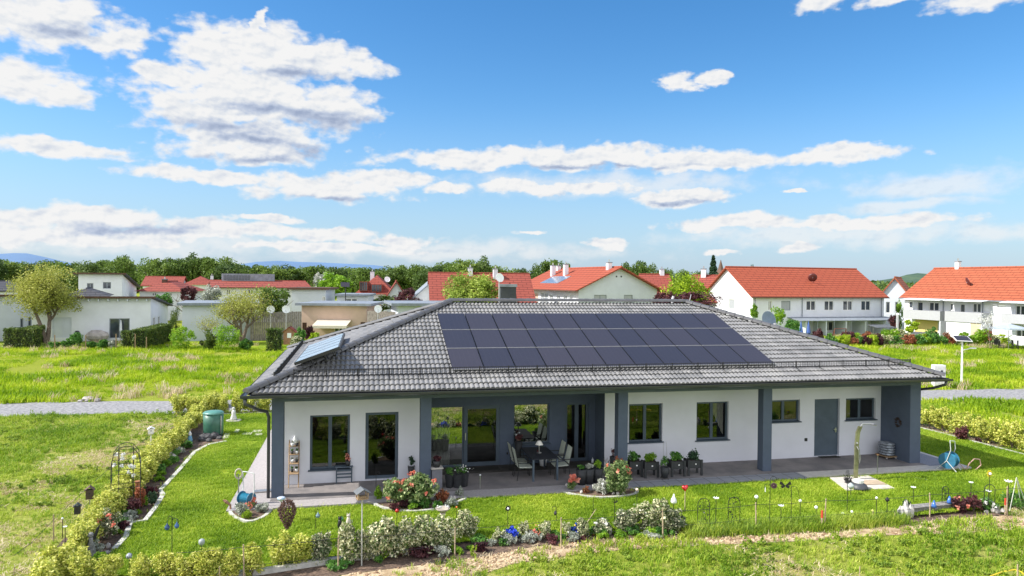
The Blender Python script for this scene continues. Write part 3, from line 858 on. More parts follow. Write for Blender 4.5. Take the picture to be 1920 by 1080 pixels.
def branch_mesh(name, h, r0, spread, levels, seed, mat, kids=(3, 4), first=.35, up=.55, stems=1):
    """trunk with limbs; returns mesh and the tips"""
    rg = random.Random(seed); m = MB(); tips = []

    def grow(p, d, L, r, lv):
        k = 4; path = [p]; dd = d.copy()
        for i in range(k):
            dd = (dd+Vector((rg.uniform(-.16, .16), rg.uniform(-.16, .16), rg.uniform(-.05, .12)))).normalized(); path.append(path[-1]+dd*L/k)
        m.tube(path, [r*(1-.5*i/k) for i in range(k+1)], 6 if lv > 1 else 4, cap=False)
        if lv == 0: tips.append(path[-1]); tips.append(path[-2]); return
        nk = rg.randint(*kids); a0 = rg.random()*6.28
        for j in range(nk):
            a = a0+j*2*PI/nk+rg.uniform(-.4, .4); ax = Vector((math.cos(a), math.sin(a), up*rg.uniform(.6, 1.3)))
            nd = (dd*.45+ax*spread).normalized(); q = path[-1] if j else path[-1]
            q = path[rg.choice((2, 3, 4))] if lv < levels else path[rg.choice((3, 4))]
            grow(q, nd, L*rg.uniform(.55, .8), r*.52, lv-1)
        if lv < levels: tips.append(path[-1])
    for s in range(stems):
        d = Vector((rg.uniform(-.12, .12), rg.uniform(-.12, .12), 1)) if stems == 1 else Vector((math.cos(s*2*PI/stems+1)*.35, math.sin(s*2*PI/stems+1)*.35, 1))
        grow(Vector((0, 0, 0)), d.normalized(), h*first, r0/(stems**.5), levels)
    return m, tips


def tip_leaves(name, tips, per, rad, leaf, seed, mat):
    rg = np.random.default_rng(seed); T = np.array([tuple(t) for t in tips]); k = np.repeat(np.arange(len(T)), per)
    C = T[k]+rg.normal(size=(len(k), 3))*rad
    return np_mesh(name, leaf_arrays(C, leaf, rg), 4, mat)


BR = 1.75
G3 = lambda a, b, c, d, B_=None: [(p, tuple(min(.9, v*(B_ or (BR if max(d) < .45 else 1.0))) for v in q)) for p, q in ((0.0, a), (0.35, b), (0.7, c), (1.0, d))]
L_hedge = leafmat('yellow green hedge leaves', G3((.15, .22, .03), (.42, .48, .07), (.72, .71, .15), (.92, .88, .36), 1.0), 2.0, .3, clump=.15)
L_tree = leafmat('deciduous leaves', G3((.05, .09, .02), (.10, .17, .03), (.18, .27, .05), (.28, .36, .08), 1.0), .35)
L_tree2 = leafmat('dark oak leaves', G3((.035, .07, .022), (.075, .13, .035), (.13, .20, .05), (.20, .28, .07), 1.0), .35)
L_fresh = leafmat('fresh green leaves', G3((.04, .09, .008), (.09, .18, .012), (.16, .27, .02), (.24, .33, .04)), .8)
L_round = leafmat('olive yellow spring leaves', G3((.18, .20, .04), (.30, .33, .06), (.46, .47, .10), (.6, .58, .18), 1.0), .8)
L_olive = leafmat('olive green leaves', G3((.10, .17, .02), (.24, .34, .05), (.40, .50, .09), (.58, .62, .16), 1.0), .8)
L_lime = leafmat('lime leaves', G3((.08, .13, .008), (.16, .24, .012), (.26, .33, .02), (.34, .38, .05)), .8)
L_purple = leafmat('dark purple leaves', G3((.018, .008, .010), (.04, .014, .018), (.075, .025, .028), (.13, .05, .045)), .8, .2)
L_conifer = leafmat('conifer needles', G3((.008, .022, .012), (.016, .04, .02), (.03, .06, .03), (.05, .085, .04)), .8, .1)
L_thuja = leafmat('clipped thuja', G3((.018, .04, .008), (.04, .07, .012), (.08, .11, .02), (.13, .15, .03)), 1.5, .15)
L_var = leafmat('variegated cream leaves', G3((.04, .09, .02), (.16, .23, .07), (.70, .66, .40), (.95, .90, .68), 1.0), 1.5, .15, clump=.1)
L_var2 = leafmat('grey green variegated leaves', G3((.03, .06, .02), (.10, .15, .06), (.42, .42, .26), (.85, .80, .62), 1.0), 1.5, .15, clump=.1)
L_rose = leafmat('rose leaves', G3((.05, .10, .035), (.12, .20, .06), (.28, .36, .14), (.6, .60, .36), 1.0), 2, .2, clump=.2)
L_silver = leafmat('silver leaves', G3((.2, .24, .19), (.34, .37, .31), (.48, .5, .43), (.66, .65, .6), 1.0), 2, .2)
L_redtip = leafmat('red tipped leaves', G3((.08, .10, .03), (.22, .10, .05), (.42, .12, .06), (.55, .30, .14)), 2, .3)
L_herb = leafmat('herb leaves', G3((.02, .06, .015), (.04, .11, .02), (.08, .18, .03), (.15, .26, .06)), 3, .3)
L_blue = leafmat('blue petals', G3((.02, .04, .30), (.03, .07, .5), (.05, .10, .7), (.12, .2, .8)), 3, .2)
L_pink = leafmat('coral rose petals', G3((.55, .12, .10), (.75, .20, .14), (.85, .35, .25), (.9, .5, .38)), 3, .3)
L_white = leafmat('white petals', G3((.6, .6, .58), (.75, .75, .72), (.85, .85, .82), (.9, .9, .88)), 3, .2)
L_yellow = leafmat('yellow petals', G3((.55, .40, .02), (.7, .55, .02), (.8, .65, .03), (.85, .72, .08)), 3, .2)
M_bark = pm('grey brown bark', (0.16, 0.125, 0.095), .95, .3, 8, .6, 30)
M_grassB = leafmat('meadow grass blades', G3((.05, .13, .01), (.20, .35, .02), (.42, .52, .05), (.74, .72, .20), 1.0), .35, .4, clump=.45)
M_grassF = leafmat('far meadow grass', G3((.08, .18, .006), (.24, .40, .010), (.44, .56, .02), (.74, .74, .12), 1.0), .25, .45, clump=.55)
M_weed = leafmat('dark weeds', G3((.14, .24, .04), (.24, .36, .05), (.36, .46, .07), (.52, .56, .12), 1.0), .5, .3)
M_dry = leafmat('dry stalks', G3((.38, .26, .14), (.54, .42, .25), (.70, .60, .40), (.82, .74, .55), 1.0), .5, .3)
M_lawnB = leafmat('lawn blades', G3((.04, .12, .006), (.17, .31, .012), (.36, .50, .03), (.66, .70, .12), 1.0), .35, .35, clump=.4)


# ---- grass: tuft meshes scattered by an instancing node tree
def tuft(name, nb, rad, h, w, seed, mat, bend=.45):
    rg = np.random.default_rng(seed); T = []
    for i in range(nb):
        a = rg.uniform(0, 2*PI); r = rad*math.sqrt(rg.uniform()); x, y = r*math.cos(a), r*math.sin(a); b = rg.uniform(0, 2*PI); hh = h*rg.uniform(.5, 1.15)
        bx, by = math.cos(b)*bend*hh*rg.uniform(.3, 1.2), math.sin(b)*bend*hh*rg.uniform(.3, 1.2); wx, wy = -math.sin(b)*w, math.cos(b)*w
        T += [(x-wx, y-wy, 0), (x+wx, y+wy, 0), (x+bx*.35+wx*.8, y+by*.35+wy*.8, hh*.62), (x+bx*.35-wx*.8, y+by*.35-wy*.8, hh*.62)]
        T += [(x+bx*.35-wx*.8, y+by*.35-wy*.8, hh*.62), (x+bx*.35+wx*.8, y+by*.35+wy*.8, hh*.62), (x+bx+wx*.1, y+by+wy*.1, hh), (x+bx-wx*.1, y+by-wy*.1, hh)]
    me = np_mesh(name, np.array(T, dtype=float), 4, mat); return me


def scatter(name, pts, meshes, seed, smin=.7, smax=1.3, label=None, mat=None):
    """pts: n x 3(+scale) points, each carrying one randomly chosen tuft"""
    rg = np.random.default_rng(seed); n = len(pts)
    me = bpy.data.meshes.new(name); me.vertices.add(n); me.vertices.foreach_set('co', pts[:, :3].astype(np.float32).ravel())
    a = me.attributes.new('rot', 'FLOAT_VECTOR', 'POINT'); rot = np.zeros((n, 3), np.float32); rot[:, 2] = rg.uniform(0, 6.28, n); rot[:, 0] = rg.normal(size=n)*.12; a.data.foreach_set('vector', rot.ravel())
    a = me.attributes.new('scl', 'FLOAT', 'POINT'); sc = rg.uniform(smin, smax, n)
    if pts.shape[1] > 3: sc = sc*pts[:, 3]
    a.data.foreach_set('value', sc.astype(np.float32))
    a = me.attributes.new('idx', 'INT', 'POINT'); a.data.foreach_set('value', rg.integers(0, len(meshes), n).astype(np.int32))
    o = link(name, me, kind='stuff', label=label)
    ng = bpy.data.node_groups.new(name+' scatter', 'GeometryNodeTree'); ng.interface.new_socket('Geometry', in_out='INPUT', socket_type='NodeSocketGeometry'); ng.interface.new_socket('Geometry', in_out='OUTPUT', socket_type='NodeSocketGeometry')
    N = ng.nodes; gi = N.new('NodeGroupInput'); go = N.new('NodeGroupOutput'); ip = N.new('GeometryNodeInstanceOnPoints'); g2 = N.new('GeometryNodeGeometryToInstance')
    for q in reversed(meshes):
        src = bpy.data.objects.new(name+' blade source', q); oi = N.new('GeometryNodeObjectInfo'); oi.inputs[0].default_value = src; oi.inputs['As Instance'].default_value = True; ng.links.new(oi.outputs['Geometry'], g2.inputs[0])
    def at(nm, ty):
        x = N.new('GeometryNodeInputNamedAttribute'); x.data_type = ty; x.inputs[0].default_value = nm; return x.outputs[0]
    mp = N.new('GeometryNodeMeshToPoints'); ng.links.new(gi.outputs[0], mp.inputs[0]); ng.links.new(mp.outputs[0], ip.inputs['Points']); ng.links.new(g2.outputs[0], ip.inputs['Instance'])
    ip.inputs['Pick Instance'].default_value = True; ng.links.new(at('idx', 'INT'), ip.inputs['Instance Index'])
    er = N.new('FunctionNodeEulerToRotation'); ng.links.new(at('rot', 'FLOAT_VECTOR'), er.inputs[0]); ng.links.new(er.outputs[0], ip.inputs['Rotation']); ng.links.new(at('scl', 'FLOAT'), ip.inputs['Scale'])
    # the named-attribute sockets were read before linking order matters, nothing else to do
    ng.links.new(ip.outputs[0], go.inputs[0]); md = o.modifiers.new('scatter', 'NODES'); md.node_group = ng
    return o


def vnoise(x, y, s, seed):
    """smooth value noise in numpy"""
    rg = np.random.default_rng(seed); T = rg.uniform(size=(64, 64)); X = x/s; Y = y/s; xi = np.floor(X).astype(int); yi = np.floor(Y).astype(int); fx = X-xi; fy = Y-yi
    fx = fx*fx*(3-2*fx); fy = fy*fy*(3-2*fy); g = lambda a, b: T[a % 64, b % 64]
    return (g(xi, yi)*(1-fx)+g(xi+1, yi)*fx)*(1-fy)+(g(xi, yi+1)*(1-fx)+g(xi+1, yi+1)*fx)*fy


def fbm(x, y, s, seed): return vnoise(x, y, s, seed)*.5+vnoise(x, y, s/2.1, seed+1)*.3+vnoise(x, y, s/4.7, seed+2)*.2


def inpoly(x, y, poly):
    r = np.zeros(len(x), bool); n = len(poly); j = n-1
    for i in range(n):
        xi, yi = poly[i][0], poly[i][1]; xj, yj = poly[j][0], poly[j][1]
        c = ((yi > y) != (yj > y)) & (x < (xj-xi)*(y-yi)/(yj-yi+1e-12)+xi); r ^= c; j = i
    return r


def seen(x, y, mg=330):          # inside the field of view with a margin, so that nothing is wasted outside
    d0 = x-CAM[0]; d1 = y-CAM[1]; z = d0*FW[0]+d1*FW[1]; u = (d0*RT[0]+d1*RT[1])/np.maximum(z, .1)*F_
    return (z > 6) & (np.abs(u) < 960+mg)


rgg = np.random.default_rng(11)
plot = lawn_w
house_zone = [(-1.3, -1.2), (24.6, -1.2), (24.6, 14), (-1.3, 14)]
bedF = pxs([(215, 1110), (215, 1079), (380, 1079), (658, 1045), (860, 1017), (1150, 998), (1450, 986), (1715, 967), (1800, 958), (1890, 966), (1500, 999), (1150, 1012), (1000, 1028), (760, 1066), (640, 1110)], ZF)
bedL = pxs([(424, 826), (365, 846), (300, 920), (306, 928), (292, 952), (272, 977), (244, 981), (236, 1008), (205, 1079), (60, 1079), (165, 960), (240, 880), (300, 820), (350, 780), (400, 768)], ZF)
strawP = pxs([(640, 1079), (760, 1064), (900, 1046), (1000, 1026), (1150, 1010), (1300, 1006), (1500, 997), (1700, 982), (1890, 966), (1930, 975), (1930, 992), (1660, 1004), (1300, 1024), (1180, 1030), (1080, 1040), (960, 1058), (900, 1079), (880, 1120), (640, 1120)], ZF)


def field_pts(x0, x1, y0, y1, dens, keep):
    n = int((x1-x0)*(y1-y0)*dens); x = rgg.uniform(x0, x1, n); y = rgg.uniform(y0, y1, n); k = seen(x, y)
    x, y = x[k], y[k]; k = keep(x, y); x, y = x[k], y[k]
    k = ~inpoly(x, y, plot) & ~inpoly(x, y, bedL) & ~inpoly(x, y, house_zone)
    return x[k], y[k]


ROADC = lambda x: 18.2-(x+13.0)*0.074
onroad = lambda x, y: np.abs(y-ROADC(x)) < 1.9
pat = lambda x, y: fbm(x, y, 3.2, 5)
# near meadow (left of and in front of the plot)
x, y = field_pts(-32, 40, -12, 16.2, 34, lambda x, y: ~onroad(x, y) & ~inpoly(x, y, bedF) & (pat(x, y)+rgg.uniform(-.1, .1, len(x)) > np.where(inpoly(x, y, strawP), .57, .36)))
p = pat(x, y)
P4 = np.stack([x, y, np.full(len(x), ZF), np.clip(.55+(p-.4)*2.0, .5, 1.25)], 1)
scatter('meadow_grass', P4, [tuft('g1', 20, .13, .12, .009, 1, M_grassB, .9), tuft('g2', 14, .10, .17, .008, 2, M_grassB, .6), tuft('g3', 18, .15, .085, .010, 3, M_grassB, 1.3)], 21, label='rough meadow grass around the fenced garden')
x, y = field_pts(-32, 34, -12, 16.2, 9, lambda x, y: ~onroad(x, y) & ~inpoly(x, y, bedF) & (fbm(x, y, 2.0, 40) > .53) & ~inpoly(x, y, strawP))
C_, rg_ = crown_centres(120, .17, .17, .16, 8, 5); C_[:, 2] += .14
w1 = np_mesh('w1', leaf_arrays(C_, .035, rg_, .6), 4, M_weed)
C_, rg_ = crown_centres(90, .12, .12, .2, 8, 6); C_[:, 2] += .17
w2 = np_mesh('w2', leaf_arrays(C_, .032, rg_, .5), 4, M_grassB)
scatter('meadow_weeds', np.stack([x, y, np.full(len(x), ZF)], 1), [w1, w2], 22, .4, 1.0, label='leafy weeds in the rough meadow')
x, y = field_pts(-32, 34, -12, 16.2, 26, lambda x, y: ~onroad(x, y) & ~inpoly(x, y, bedF) & ((pat(x, y)+rgg.uniform(-.06, .06, len(x)) < .43) | inpoly(x, y, strawP)))
scatter('dry_stalks', np.stack([x, y, np.full(len(x), ZF)], 1), [tuft('d1', 14, .16, .07, .007, 8, M_dry, 2.2), tuft('d2', 12, .2, .05, .008, 9, M_dry, 3.0)], 23, label='dry cut stalks lying between the meadow grass')
# far meadow beyond the road
x, y = field_pts(-60, 110, 2, 56, 6.5, lambda x, y: ~onroad(x, y) & (fbm(x, y, 5, 9) > .33) & ((y > ROADC(x)) | ((x > 29.5) & (y > 2))))
hh = .75+(fbm(x, y, 6, 9)-.4)*1.5
scatter('far_meadow_grass', np.stack([x, y, np.full(len(x), ZF), hh], 1), [tuft('f1', 22, .30, .34, .020, 4, M_grassF), tuft('f2', 20, .28, .26, .022, 5, M_grassF, .7)], 24, label='bright tall meadow grass beyond the gravel road')
x, y = field_pts(-60, 110, 15.5, 58, .9, lambda x, y: ~onroad(x, y) & (fbm(x, y, 4, 19)-np.where(y > 46, .12, 0)-np.where(np.abs(y-ROADC(x)-3) < 1.5, .18, 0) < .40) & (y > ROADC(x)))
scatter('far_dry_grass', np.stack([x, y, np.full(len(x), ZF)], 1), [tuft('e1', 26, .35, .42, .016, 14, M_dry, .8)], 25, label='pale seed heads in the far meadow')
# tall unmown grass inside the front fence, right half
tall = pxs([(1290, 1003), (1290, 985), (1450, 978), (1600, 968), (1700, 962), (1700, 978), (1500, 993)], ZL)
xx = np.array([q[0] for q in tall]); yy = np.array([q[1] for q in tall]); n = 2200
x = rgg.uniform(xx.min(), xx.max(), n); y = rgg.uniform(yy.min(), yy.max(), n); k = inpoly(x, y, tall); x, y = x[k], y[k]
scatter('tall_grass', np.stack([x, y, np.full(len(x), ZF)], 1), [tuft('t1', 12, .12, .27, .007, 31, M_grassB, .6), tuft('t2', 10, .12, .2, .007, 32, M_weed, .7)], 26, label='tall unmown grass along the front fence')
# clods of dry soil along the front strip
xx = np.array([q[0] for q in strawP]); yy = np.array([q[1] for q in strawP]); n = 9000
x = rgg.uniform(xx.min(), xx.max(), n); y = rgg.uniform(yy.min(), yy.max(), n); k = inpoly(x, y, strawP) & (fbm(x, y, .9, 71) > .47); x, y = x[k], y[k]
def clod(nm, s, mt):
    m_ = MB(); m_.sph((0, 0, .01), (s, s*.8, s*.6), 6, 4); r_ = random.Random(nm); m_.v = [(a*r_.uniform(.7, 1.2), b*r_.uniform(.7, 1.2), c) for a, b, c in m_.v]; me = bpy.data.meshes.new(nm); me.from_pydata(m_.v, [], m_.f); me.materials.append(mt); return me
scatter('soil_clods', np.stack([x, y, np.full(len(x), ZF)], 1), [clod('c1', .038, pm('dry clay', (.50, .38, .25), .95, .3, 5)), clod('c2', .03, pm('damp clay', (.24, .15, .09), .95, .3, 5))], 28, .5, 1.6, label='crumbling dry clods of soil on the bare front strip')
# lawn blades
n = 42000
x = rgg.uniform(-6, 29, n*2); y = rgg.uniform(-8, 14.6, n*2); k = seen(x, y) & inpoly(x, y, lawn_w) & ~inpoly(x, y, [(-1.14, -.98), (24.45, -.98), (24.45, 12.7), (-1.14, 12.7)]); x, y = x[k], y[k]
beds_px = [[(430, 960), (446, 974), (470, 978), (500, 965), (505, 940), (440, 935)], [(703, 945), (720, 955), (760, 960), (820, 955), (868, 935), (860, 915), (710, 915)], [(1053, 922), (1085, 930), (1130, 934), (1185, 930), (1190, 905), (1060, 905)], [(1555, 896), (1583, 922), (1677, 916), (1628, 895)]]
for bp in beds_px: k = ~inpoly(x, y, pxs(bp)); x, y = x[k], y[k]
scatter('lawn_grass', np.stack([x, y, np.full(len(x), ZL)], 1), [tuft('l1', 26, .12, .055, .006, 51, M_lawnB, .7), tuft('l2', 22, .13, .07, .006, 52, M_lawnB, .8)], 27, label='short mown lawn grass around the bungalow')
# gravel stones along the road edge
print('scatter done')

# ---- boundary hedge of young yellow-green shrubs ------------------------------------
hm = [crown_mesh('hedge foliage %d' % i, 2900, .46, .46, .60, 26, .042, 60+i, L_hedge, .34, .3, .58, -.95) for i in range(4)]
hmL = [crown_mesh('hedge foliage low %d' % i, 1500, .5, .5, .58, 20, .045, 70+i, L_hedge, .34, .3, .55, -.95) for i in range(3)]
stm = MB()
for k in range(4): stm.tube([(0, 0, 0), (.05*math.cos(k*1.6), .05*math.sin(k*1.6), .3), (.2*math.cos(k*1.6), .2*math.sin(k*1.6), .75)], [.014, .011, .006], 4)
stem0 = stm.build('stem', M_bark); stem_me = stem0.data; bpy.data.objects.remove(stem0)


def plant(name, P, me, label, cat, group=None, s=1.0, rz=None, sz=None, stem=True, part='foliage'):
    t = thing(name, label, cat, P, rnd.uniform(0, 6.28) if rz is None else rz, group)
    t.scale = (s, s, sz if sz else s)
    link(part, me, t)
    if stem: link('stem', stem_me, t)
    return t


def along(pts, step):
    out = []; P = [Vector((p[0], p[1])) for p in pts]; acc = 0.0
    for a, b in zip(P, P[1:]):
        L = (b-a).length; d = (b-a)/L; t = acc
        while t < L: out.append(a+d*t); t += step
        acc = t-L
    return out


hl = [G(x, y, ZF) for x, y in [(85, 1125), (118, 1085), (160, 1035), (197, 988), (232, 942), (272, 897), (304, 863), (333, 832), (357, 806), (378, 784), (397, 769), (407, 761)]]
for i, q in enumerate(along(hl, .50)):
    plant('hedge_shrub', (q.x+rnd.uniform(-.1, .1), q.y+rnd.uniform(-.1, .1), ZF), rnd.choice(hm), 'yellow-green young shrub in the hedge row along the left edge of the garden', 'shrub', 'yellow-green shrubs of the left hedge row', rnd.uniform(.80, 1.02), sz=rnd.uniform(.6, .8))
for i, q in enumerate(along([(-5.9, 15.0), (26.5, 14.75)], .66)):
    if -4.9+1e-3 > q.x or q.x < 3.2 or q.x > 23:
        plant('hedge_shrub', (q.x, q.y+rnd.uniform(-.1, .1), ZF), rnd.choice(hm), 'yellow-green young shrub in the row beside the gravel road behind the house', 'shrub', 'yellow-green shrubs of the back hedge row', rnd.uniform(.85, 1.1))
for i, q in enumerate(along([(28.9, -3.2), (29.0, 1.0), (28.95, 5.5), (28.6, 9.0), (27.4, 14.3)], .6)):
    plant('hedge_shrub', (q.x+rnd.uniform(-.1, .1), q.y, ZF), rnd.choice(hmL), 'yellow-green shrub in the dense hedge row right of the house', 'shrub', 'yellow-green shrubs of the right hedge row', rnd.uniform(1.0, 1.25))
# front row, bottom left: single shrubs (px of the foot, top)
for i, (fx, fy, ty) in enumerate([(100, 1100, 1025), (150, 1100, 1030), (205, 1098, 1035), (262, 1096, 1038), (308, 1095, 1035), (352, 1094, 1032), (392, 1092, 1022), (432, 1088, 1028), (472, 1082, 1020), (524, 1068, 999), (562, 1062, 1000)]):
    P = G(fx, fy, ZF); h = HT(P, fx, ty)-ZF
    plant('hedge_shrub', P, hm[i % 4], 'yellow-green young shrub in the short front row at the bottom left', 'shrub', 'yellow-green shrubs of the front row', h/1.2*1.12, sz=h/1.2*1.06)
# variegated cream shrubs, front middle
vm = [crown_mesh('variegated foliage %d' % i, 3000, .48, .48, .62, 30, .045, 80+i, L_var, .34, .35, .58, -.95) for i in range(2)]
vm2 = [crown_mesh('variegated foliage grey %d' % i, 2200, .46, .46, .62, 30, .045, 90+i, L_var2, .34, .35, .58, -.95) for i in range(2)]
for i, (fx, fy, ty, w, lab) in enumerate([
        (600, 1058, 988, 40, 'grey-green variegated shrub standing right of the yellow-green front row'),
        (652, 1058, 968, 44, 'cream variegated shrub behind the tall pole of the bird feeder'),
        (683, 1052, 985, 36, 'low cream variegated shrub just right of the bird feeder pole'),
        (716, 1050, 958, 56, 'tall cream variegated shrub in front of the rose bed'),
        (755, 1044, 965, 52, 'broad cream variegated shrub left of the stone bird bath'),
        (795, 1036, 960, 60, 'dense cream variegated shrub half hiding the bird bath pedestal'),
        (832, 1030, 962, 50, 'dense cream variegated shrub right below the bird bath'),
        (872, 1012, 950, 44, 'slender cream variegated shrub right of the bird bath')]):
    P = G(fx, fy, ZF); h = HT(P, fx, ty)-ZF; wm = w*DP(P)/F_
    plant('variegated_shrub', P, (vm2 if i in (0,) else vm)[i % 2], lab, 'shrub', 'variegated shrubs in the front bed', wm/.8, sz=h/1.2)
for i, (fx, fy, ty, w, lab) in enumerate([
        (983, 1011, 974, 22, 'small upright cream shrub left of the first blue flowers'), (1022, 1010, 972, 24, 'small upright cream shrub between blue and dark low plants'), (1062, 1006, 976, 18, 'small narrow cream shrub beside the stake with the wire'),
        (1092, 1008, 966, 26, 'small cream shrub leaning at the slanted stick'), (935, 1018, 988, 26, 'lowest cream shrub at the left end of the flower edge'),
        (1168, 1000, 950, 46, 'round green and pink flowering shrub left of the tall front shrub'), (1205, 998, 938, 50, 'pale cream shrub with loose tips in the right front group'), (1236, 998, 924, 50, 'tallest pale cream shrub of the front bed right of centre'), (1262, 998, 950, 46, 'broad grey-green shrub at the right end of the front group')]):
    P = G(fx, fy, ZF); h = HT(P, fx, ty)-ZF; wm = w*DP(P)/F_
    plant('variegated_shrub', P, (vm if i not in (5, 8) else vm2)[i % 2], lab, 'shrub', 'variegated shrubs in the front bed', wm/.8, sz=h/1.2)
# ================================================================== garden things
def one(name, mb, mats, label, cat, loc=(0, 0, 0), group=None, smooth=False, rz=0):
    return mb.build(name, mats, None, label, smooth, cat, group, None, loc, rz)


def foot(fx, fy, ty, z=ZF):
    P = G(fx, fy, z); return P, HT(P, fx, ty)-z, DP(P)/F_      # foot, height, metres per photo pixel


# ---- fence stakes with wire
stk = [(26, 1079, 1062, 'short stake at the very bottom left corner'), (100, 1018, 965, 'stake standing left of the black lantern pole'), (457, 1090, 1021, 'stake between the shrubs of the front row'),
       (634, 1072, 1004, 'stake just left of the bird feeder pole'), (853, 1043, 988, 'stake right of the cream variegated shrubs'), (1052, 1028, 970, 'stake with twisted wire end above the low flower edge'),
       (1243, 1011, 955, 'stake in front of the tallest pale shrub'), (1417, 994, 942, 'stake carrying a glass light ball, right of the red heart'), (1547, 990, 935, 'stake beside the short red-topped post'), (1743, 971, 924, 'stake before the low stone wall'),
       (1888, 968, 912, 'stake carrying a white flower light at the right edge'), (1678, 978, 960, 'short thin stake near the white rock pile'), (1636, 978, 958, 'short pale stake left of the thin dark rod'),
       (766, 1044, 1030, 'tiny peg under the dense cream shrubs'), (783, 1042, 1026, 'small peg under the bird bath shrubs'), (412, 1100, 1062, 'thin peg at the lower left of the front kerb'), (1612, 1095, 1062, 'cut stake at the bottom edge right of centre'), (1908, 1100, 1058, 'cut stake beside the yellow hose')]
wire_pts = []
st0 = None
for fx, fy, ty, lab in stk:
    P, h, k = foot(fx, fy, ty)
    m = MB(); m.tube([(0, 0, -.05), (rnd.uniform(-.01, .01), 0, h*.5), (rnd.uniform(-.02, .02), 0, h)], [.020, .019, .017] if h > .5 else .012, 5)
    one('fence_stake', m, M_stake, 'wooden '+lab, 'stake', P, 'wooden fence stakes')
    if fx in (457, 634, 853, 1052, 1243, 1417, 1547, 1743, 1888): wire_pts.append((P, h))
P2 = G(1990, 960, ZF); wire_pts.append((P2, .8))
P0 = G(330, 1100, ZF); wire_pts.insert(0, (P0, .8))
m = MB()
for hh_, r_ in ((.94, .006), (.45, .004)):
    for (a, ha), (b, hb) in zip(wire_pts, wire_pts[1:]):
        A = Vector(a)+Vector((0, -.025, ha*hh_)); B = Vector(b)+Vector((0, -.025, hb*hh_)); path = []
        for i in range(7): u = i/6; path.append(A.lerp(B, u)-Vector((0, 0, .05*4*u*(1-u)*(A-B).length/4)))
        m.tube(path, r_, 4, cap=False)
one('fence_wire', m, M_black, 'dark strands of wire sagging between the wooden stakes of the front boundary', 'wire')
wl = [(26, 1062), (60, 1035), (100, 990), (163, 925), (210, 880), (262, 835), (300, 805), (345, 765)]
m = MB(); path = []
for x_, y_ in wl: P = G(x_, y_+42*(y_/1000.0), ZF); path.append((P[0], P[1], ZF+.75))
m.tube(path, .006, 4); one('fence_wire', m, M_black, 'dark wire strand running up along the left hedge row', 'wire')
for fx, fy, ty, lab in [(352, 776, 752, 'thin dark post where the left hedge meets the gravel road'), (361, 782, 757, 'short thick grey post in the hedge near the green tank')]:
    P, h, k = foot(fx, fy, ty); one('fence_post', MB().tube([(0, 0, 0), (0, 0, h)], .03 if fx == 361 else .015, 6), M_wood if fx == 361 else M_black, lab, 'post', P)
P, h, k = foot(1081, 1009, 955); one('stick', MB().tube([(0, 0, 0), (.55, .05, .72)], .009, 5), M_stake, 'pale thin stick leaning to the right over the low flower edge', 'stick', P)
for fx, fy, ty, lab in [(1541, 992, 957, 'short post with red painted top beside a fence stake'), (1885, 966, 934, 'short post with bright red top at the right edge')]:
    P, h, k = foot(fx, fy, ty); t = thing('marker_post', lab, 'post', P)
    MB().tube([(0, 0, 0), (0, 0, h*.6)], .028, 6).build('post', M_stake, t); MB().tube([(0, 0, h*.6+.001), (0, 0, h)], [.032, .028], 6).build('painted_top', pm('red spray paint', (.55, .06, .03), .6), t)

# ---- solar lights and flower stakes
M_globe = pm('frosted white glass', (.85, .87, .9), .25, .05)
M_thin = M_black


def light_stake(fx, fy, ty, lab, kind='ball', sz=11, mat=None, smat=None, zb=ZF):
    P, h, k = foot(fx, fy, ty, zb); sz *= .8; r = sz*k/2; t = thing('garden_light' if kind in ('ball', 'flower', 'spot') else 'garden_ornament', lab, 'garden light' if kind in ('ball', 'flower', 'spot') else 'ornament', P)
    MB().tube([(0, 0, -.02), (0, 0, h-r*1.2)], .009 if smat is None else .013, 5).build('stake', smat or M_thin, t); mt = mat or M_globe
    m = MB()
    if kind == 'ball': m.sph((0, 0, h-r), r, 12, 8); m.build('globe', mt, t, smooth=True)
    elif kind == 'flower':
        for i in range(7):
            a = i*2*PI/7; c = Vector((math.cos(a), math.sin(a), 0)); s = Vector((-c.y, c.x, 0))
            m.slab([Vector((0, 0, h-r*.8)), c*r*.8-s*r*.35+Vector((0, 0, h-r*.45)), c*r*1.25+Vector((0, 0, h)), c*r*.8+s*r*.35+Vector((0, 0, h-r*.45))], .008)
        m.sph((0, 0, h-r*.45), r*.4, 8, 5); m.build('blossom', mt, t)
    elif kind == 'spot': m.lathe([(r*.5, h-r*1.4), (r, h-r*.9), (r, h-r*.7), (.001, h)], n=10); m.build('lamp_head', mt, t)
    elif kind == 'disc':
        for i in range(10):
            a = i*2*PI/10; c = Vector((math.cos(a), 0, math.sin(a))); s = Vector((-c.z, 0, c.x)); o = Vector((0, 0, h-r))
            m.slab([o+c*r*.3-s*r*.16, o+c*r*.85-s*r*.22, o+c*r*1.1, o+c*r*.85+s*r*.22, o+c*r*.3+s*r*.16], .012)
        m.build('petals', mt, t); MB().sph((0, -.02, h-r), r*.42, 10, 6).build('globe', M_globe, t, smooth=True)
    elif kind == 'heart':
        pts = []
        for i in range(28):
            a = 2*PI*i/28; pts.append((16*math.sin(a)**3/16*r, (13*math.cos(a)-5*math.cos(2*a)-2*math.cos(3*a)-math.cos(4*a))/15*r))
        n = len(pts); vs = [(x, -.0, z+h-r) for x, z in pts]+[(x*.62, -r*.42, z*.62+h-r) for x, z in pts]+[(x*.62, r*.42, z*.62+h-r) for x, z in pts]
        m.add(vs, [(i, (i+1) % n, n+(i+1) % n, n+i) for i in range(n)]+[((i+1) % n, i, 2*n+i, 2*n+(i+1) % n) for i in range(n)]+[tuple(range(n, 2*n)), tuple(range(3*n-1, 2*n-1, -1))])
        m.build('heart', mt, t, smooth=True)
    return t


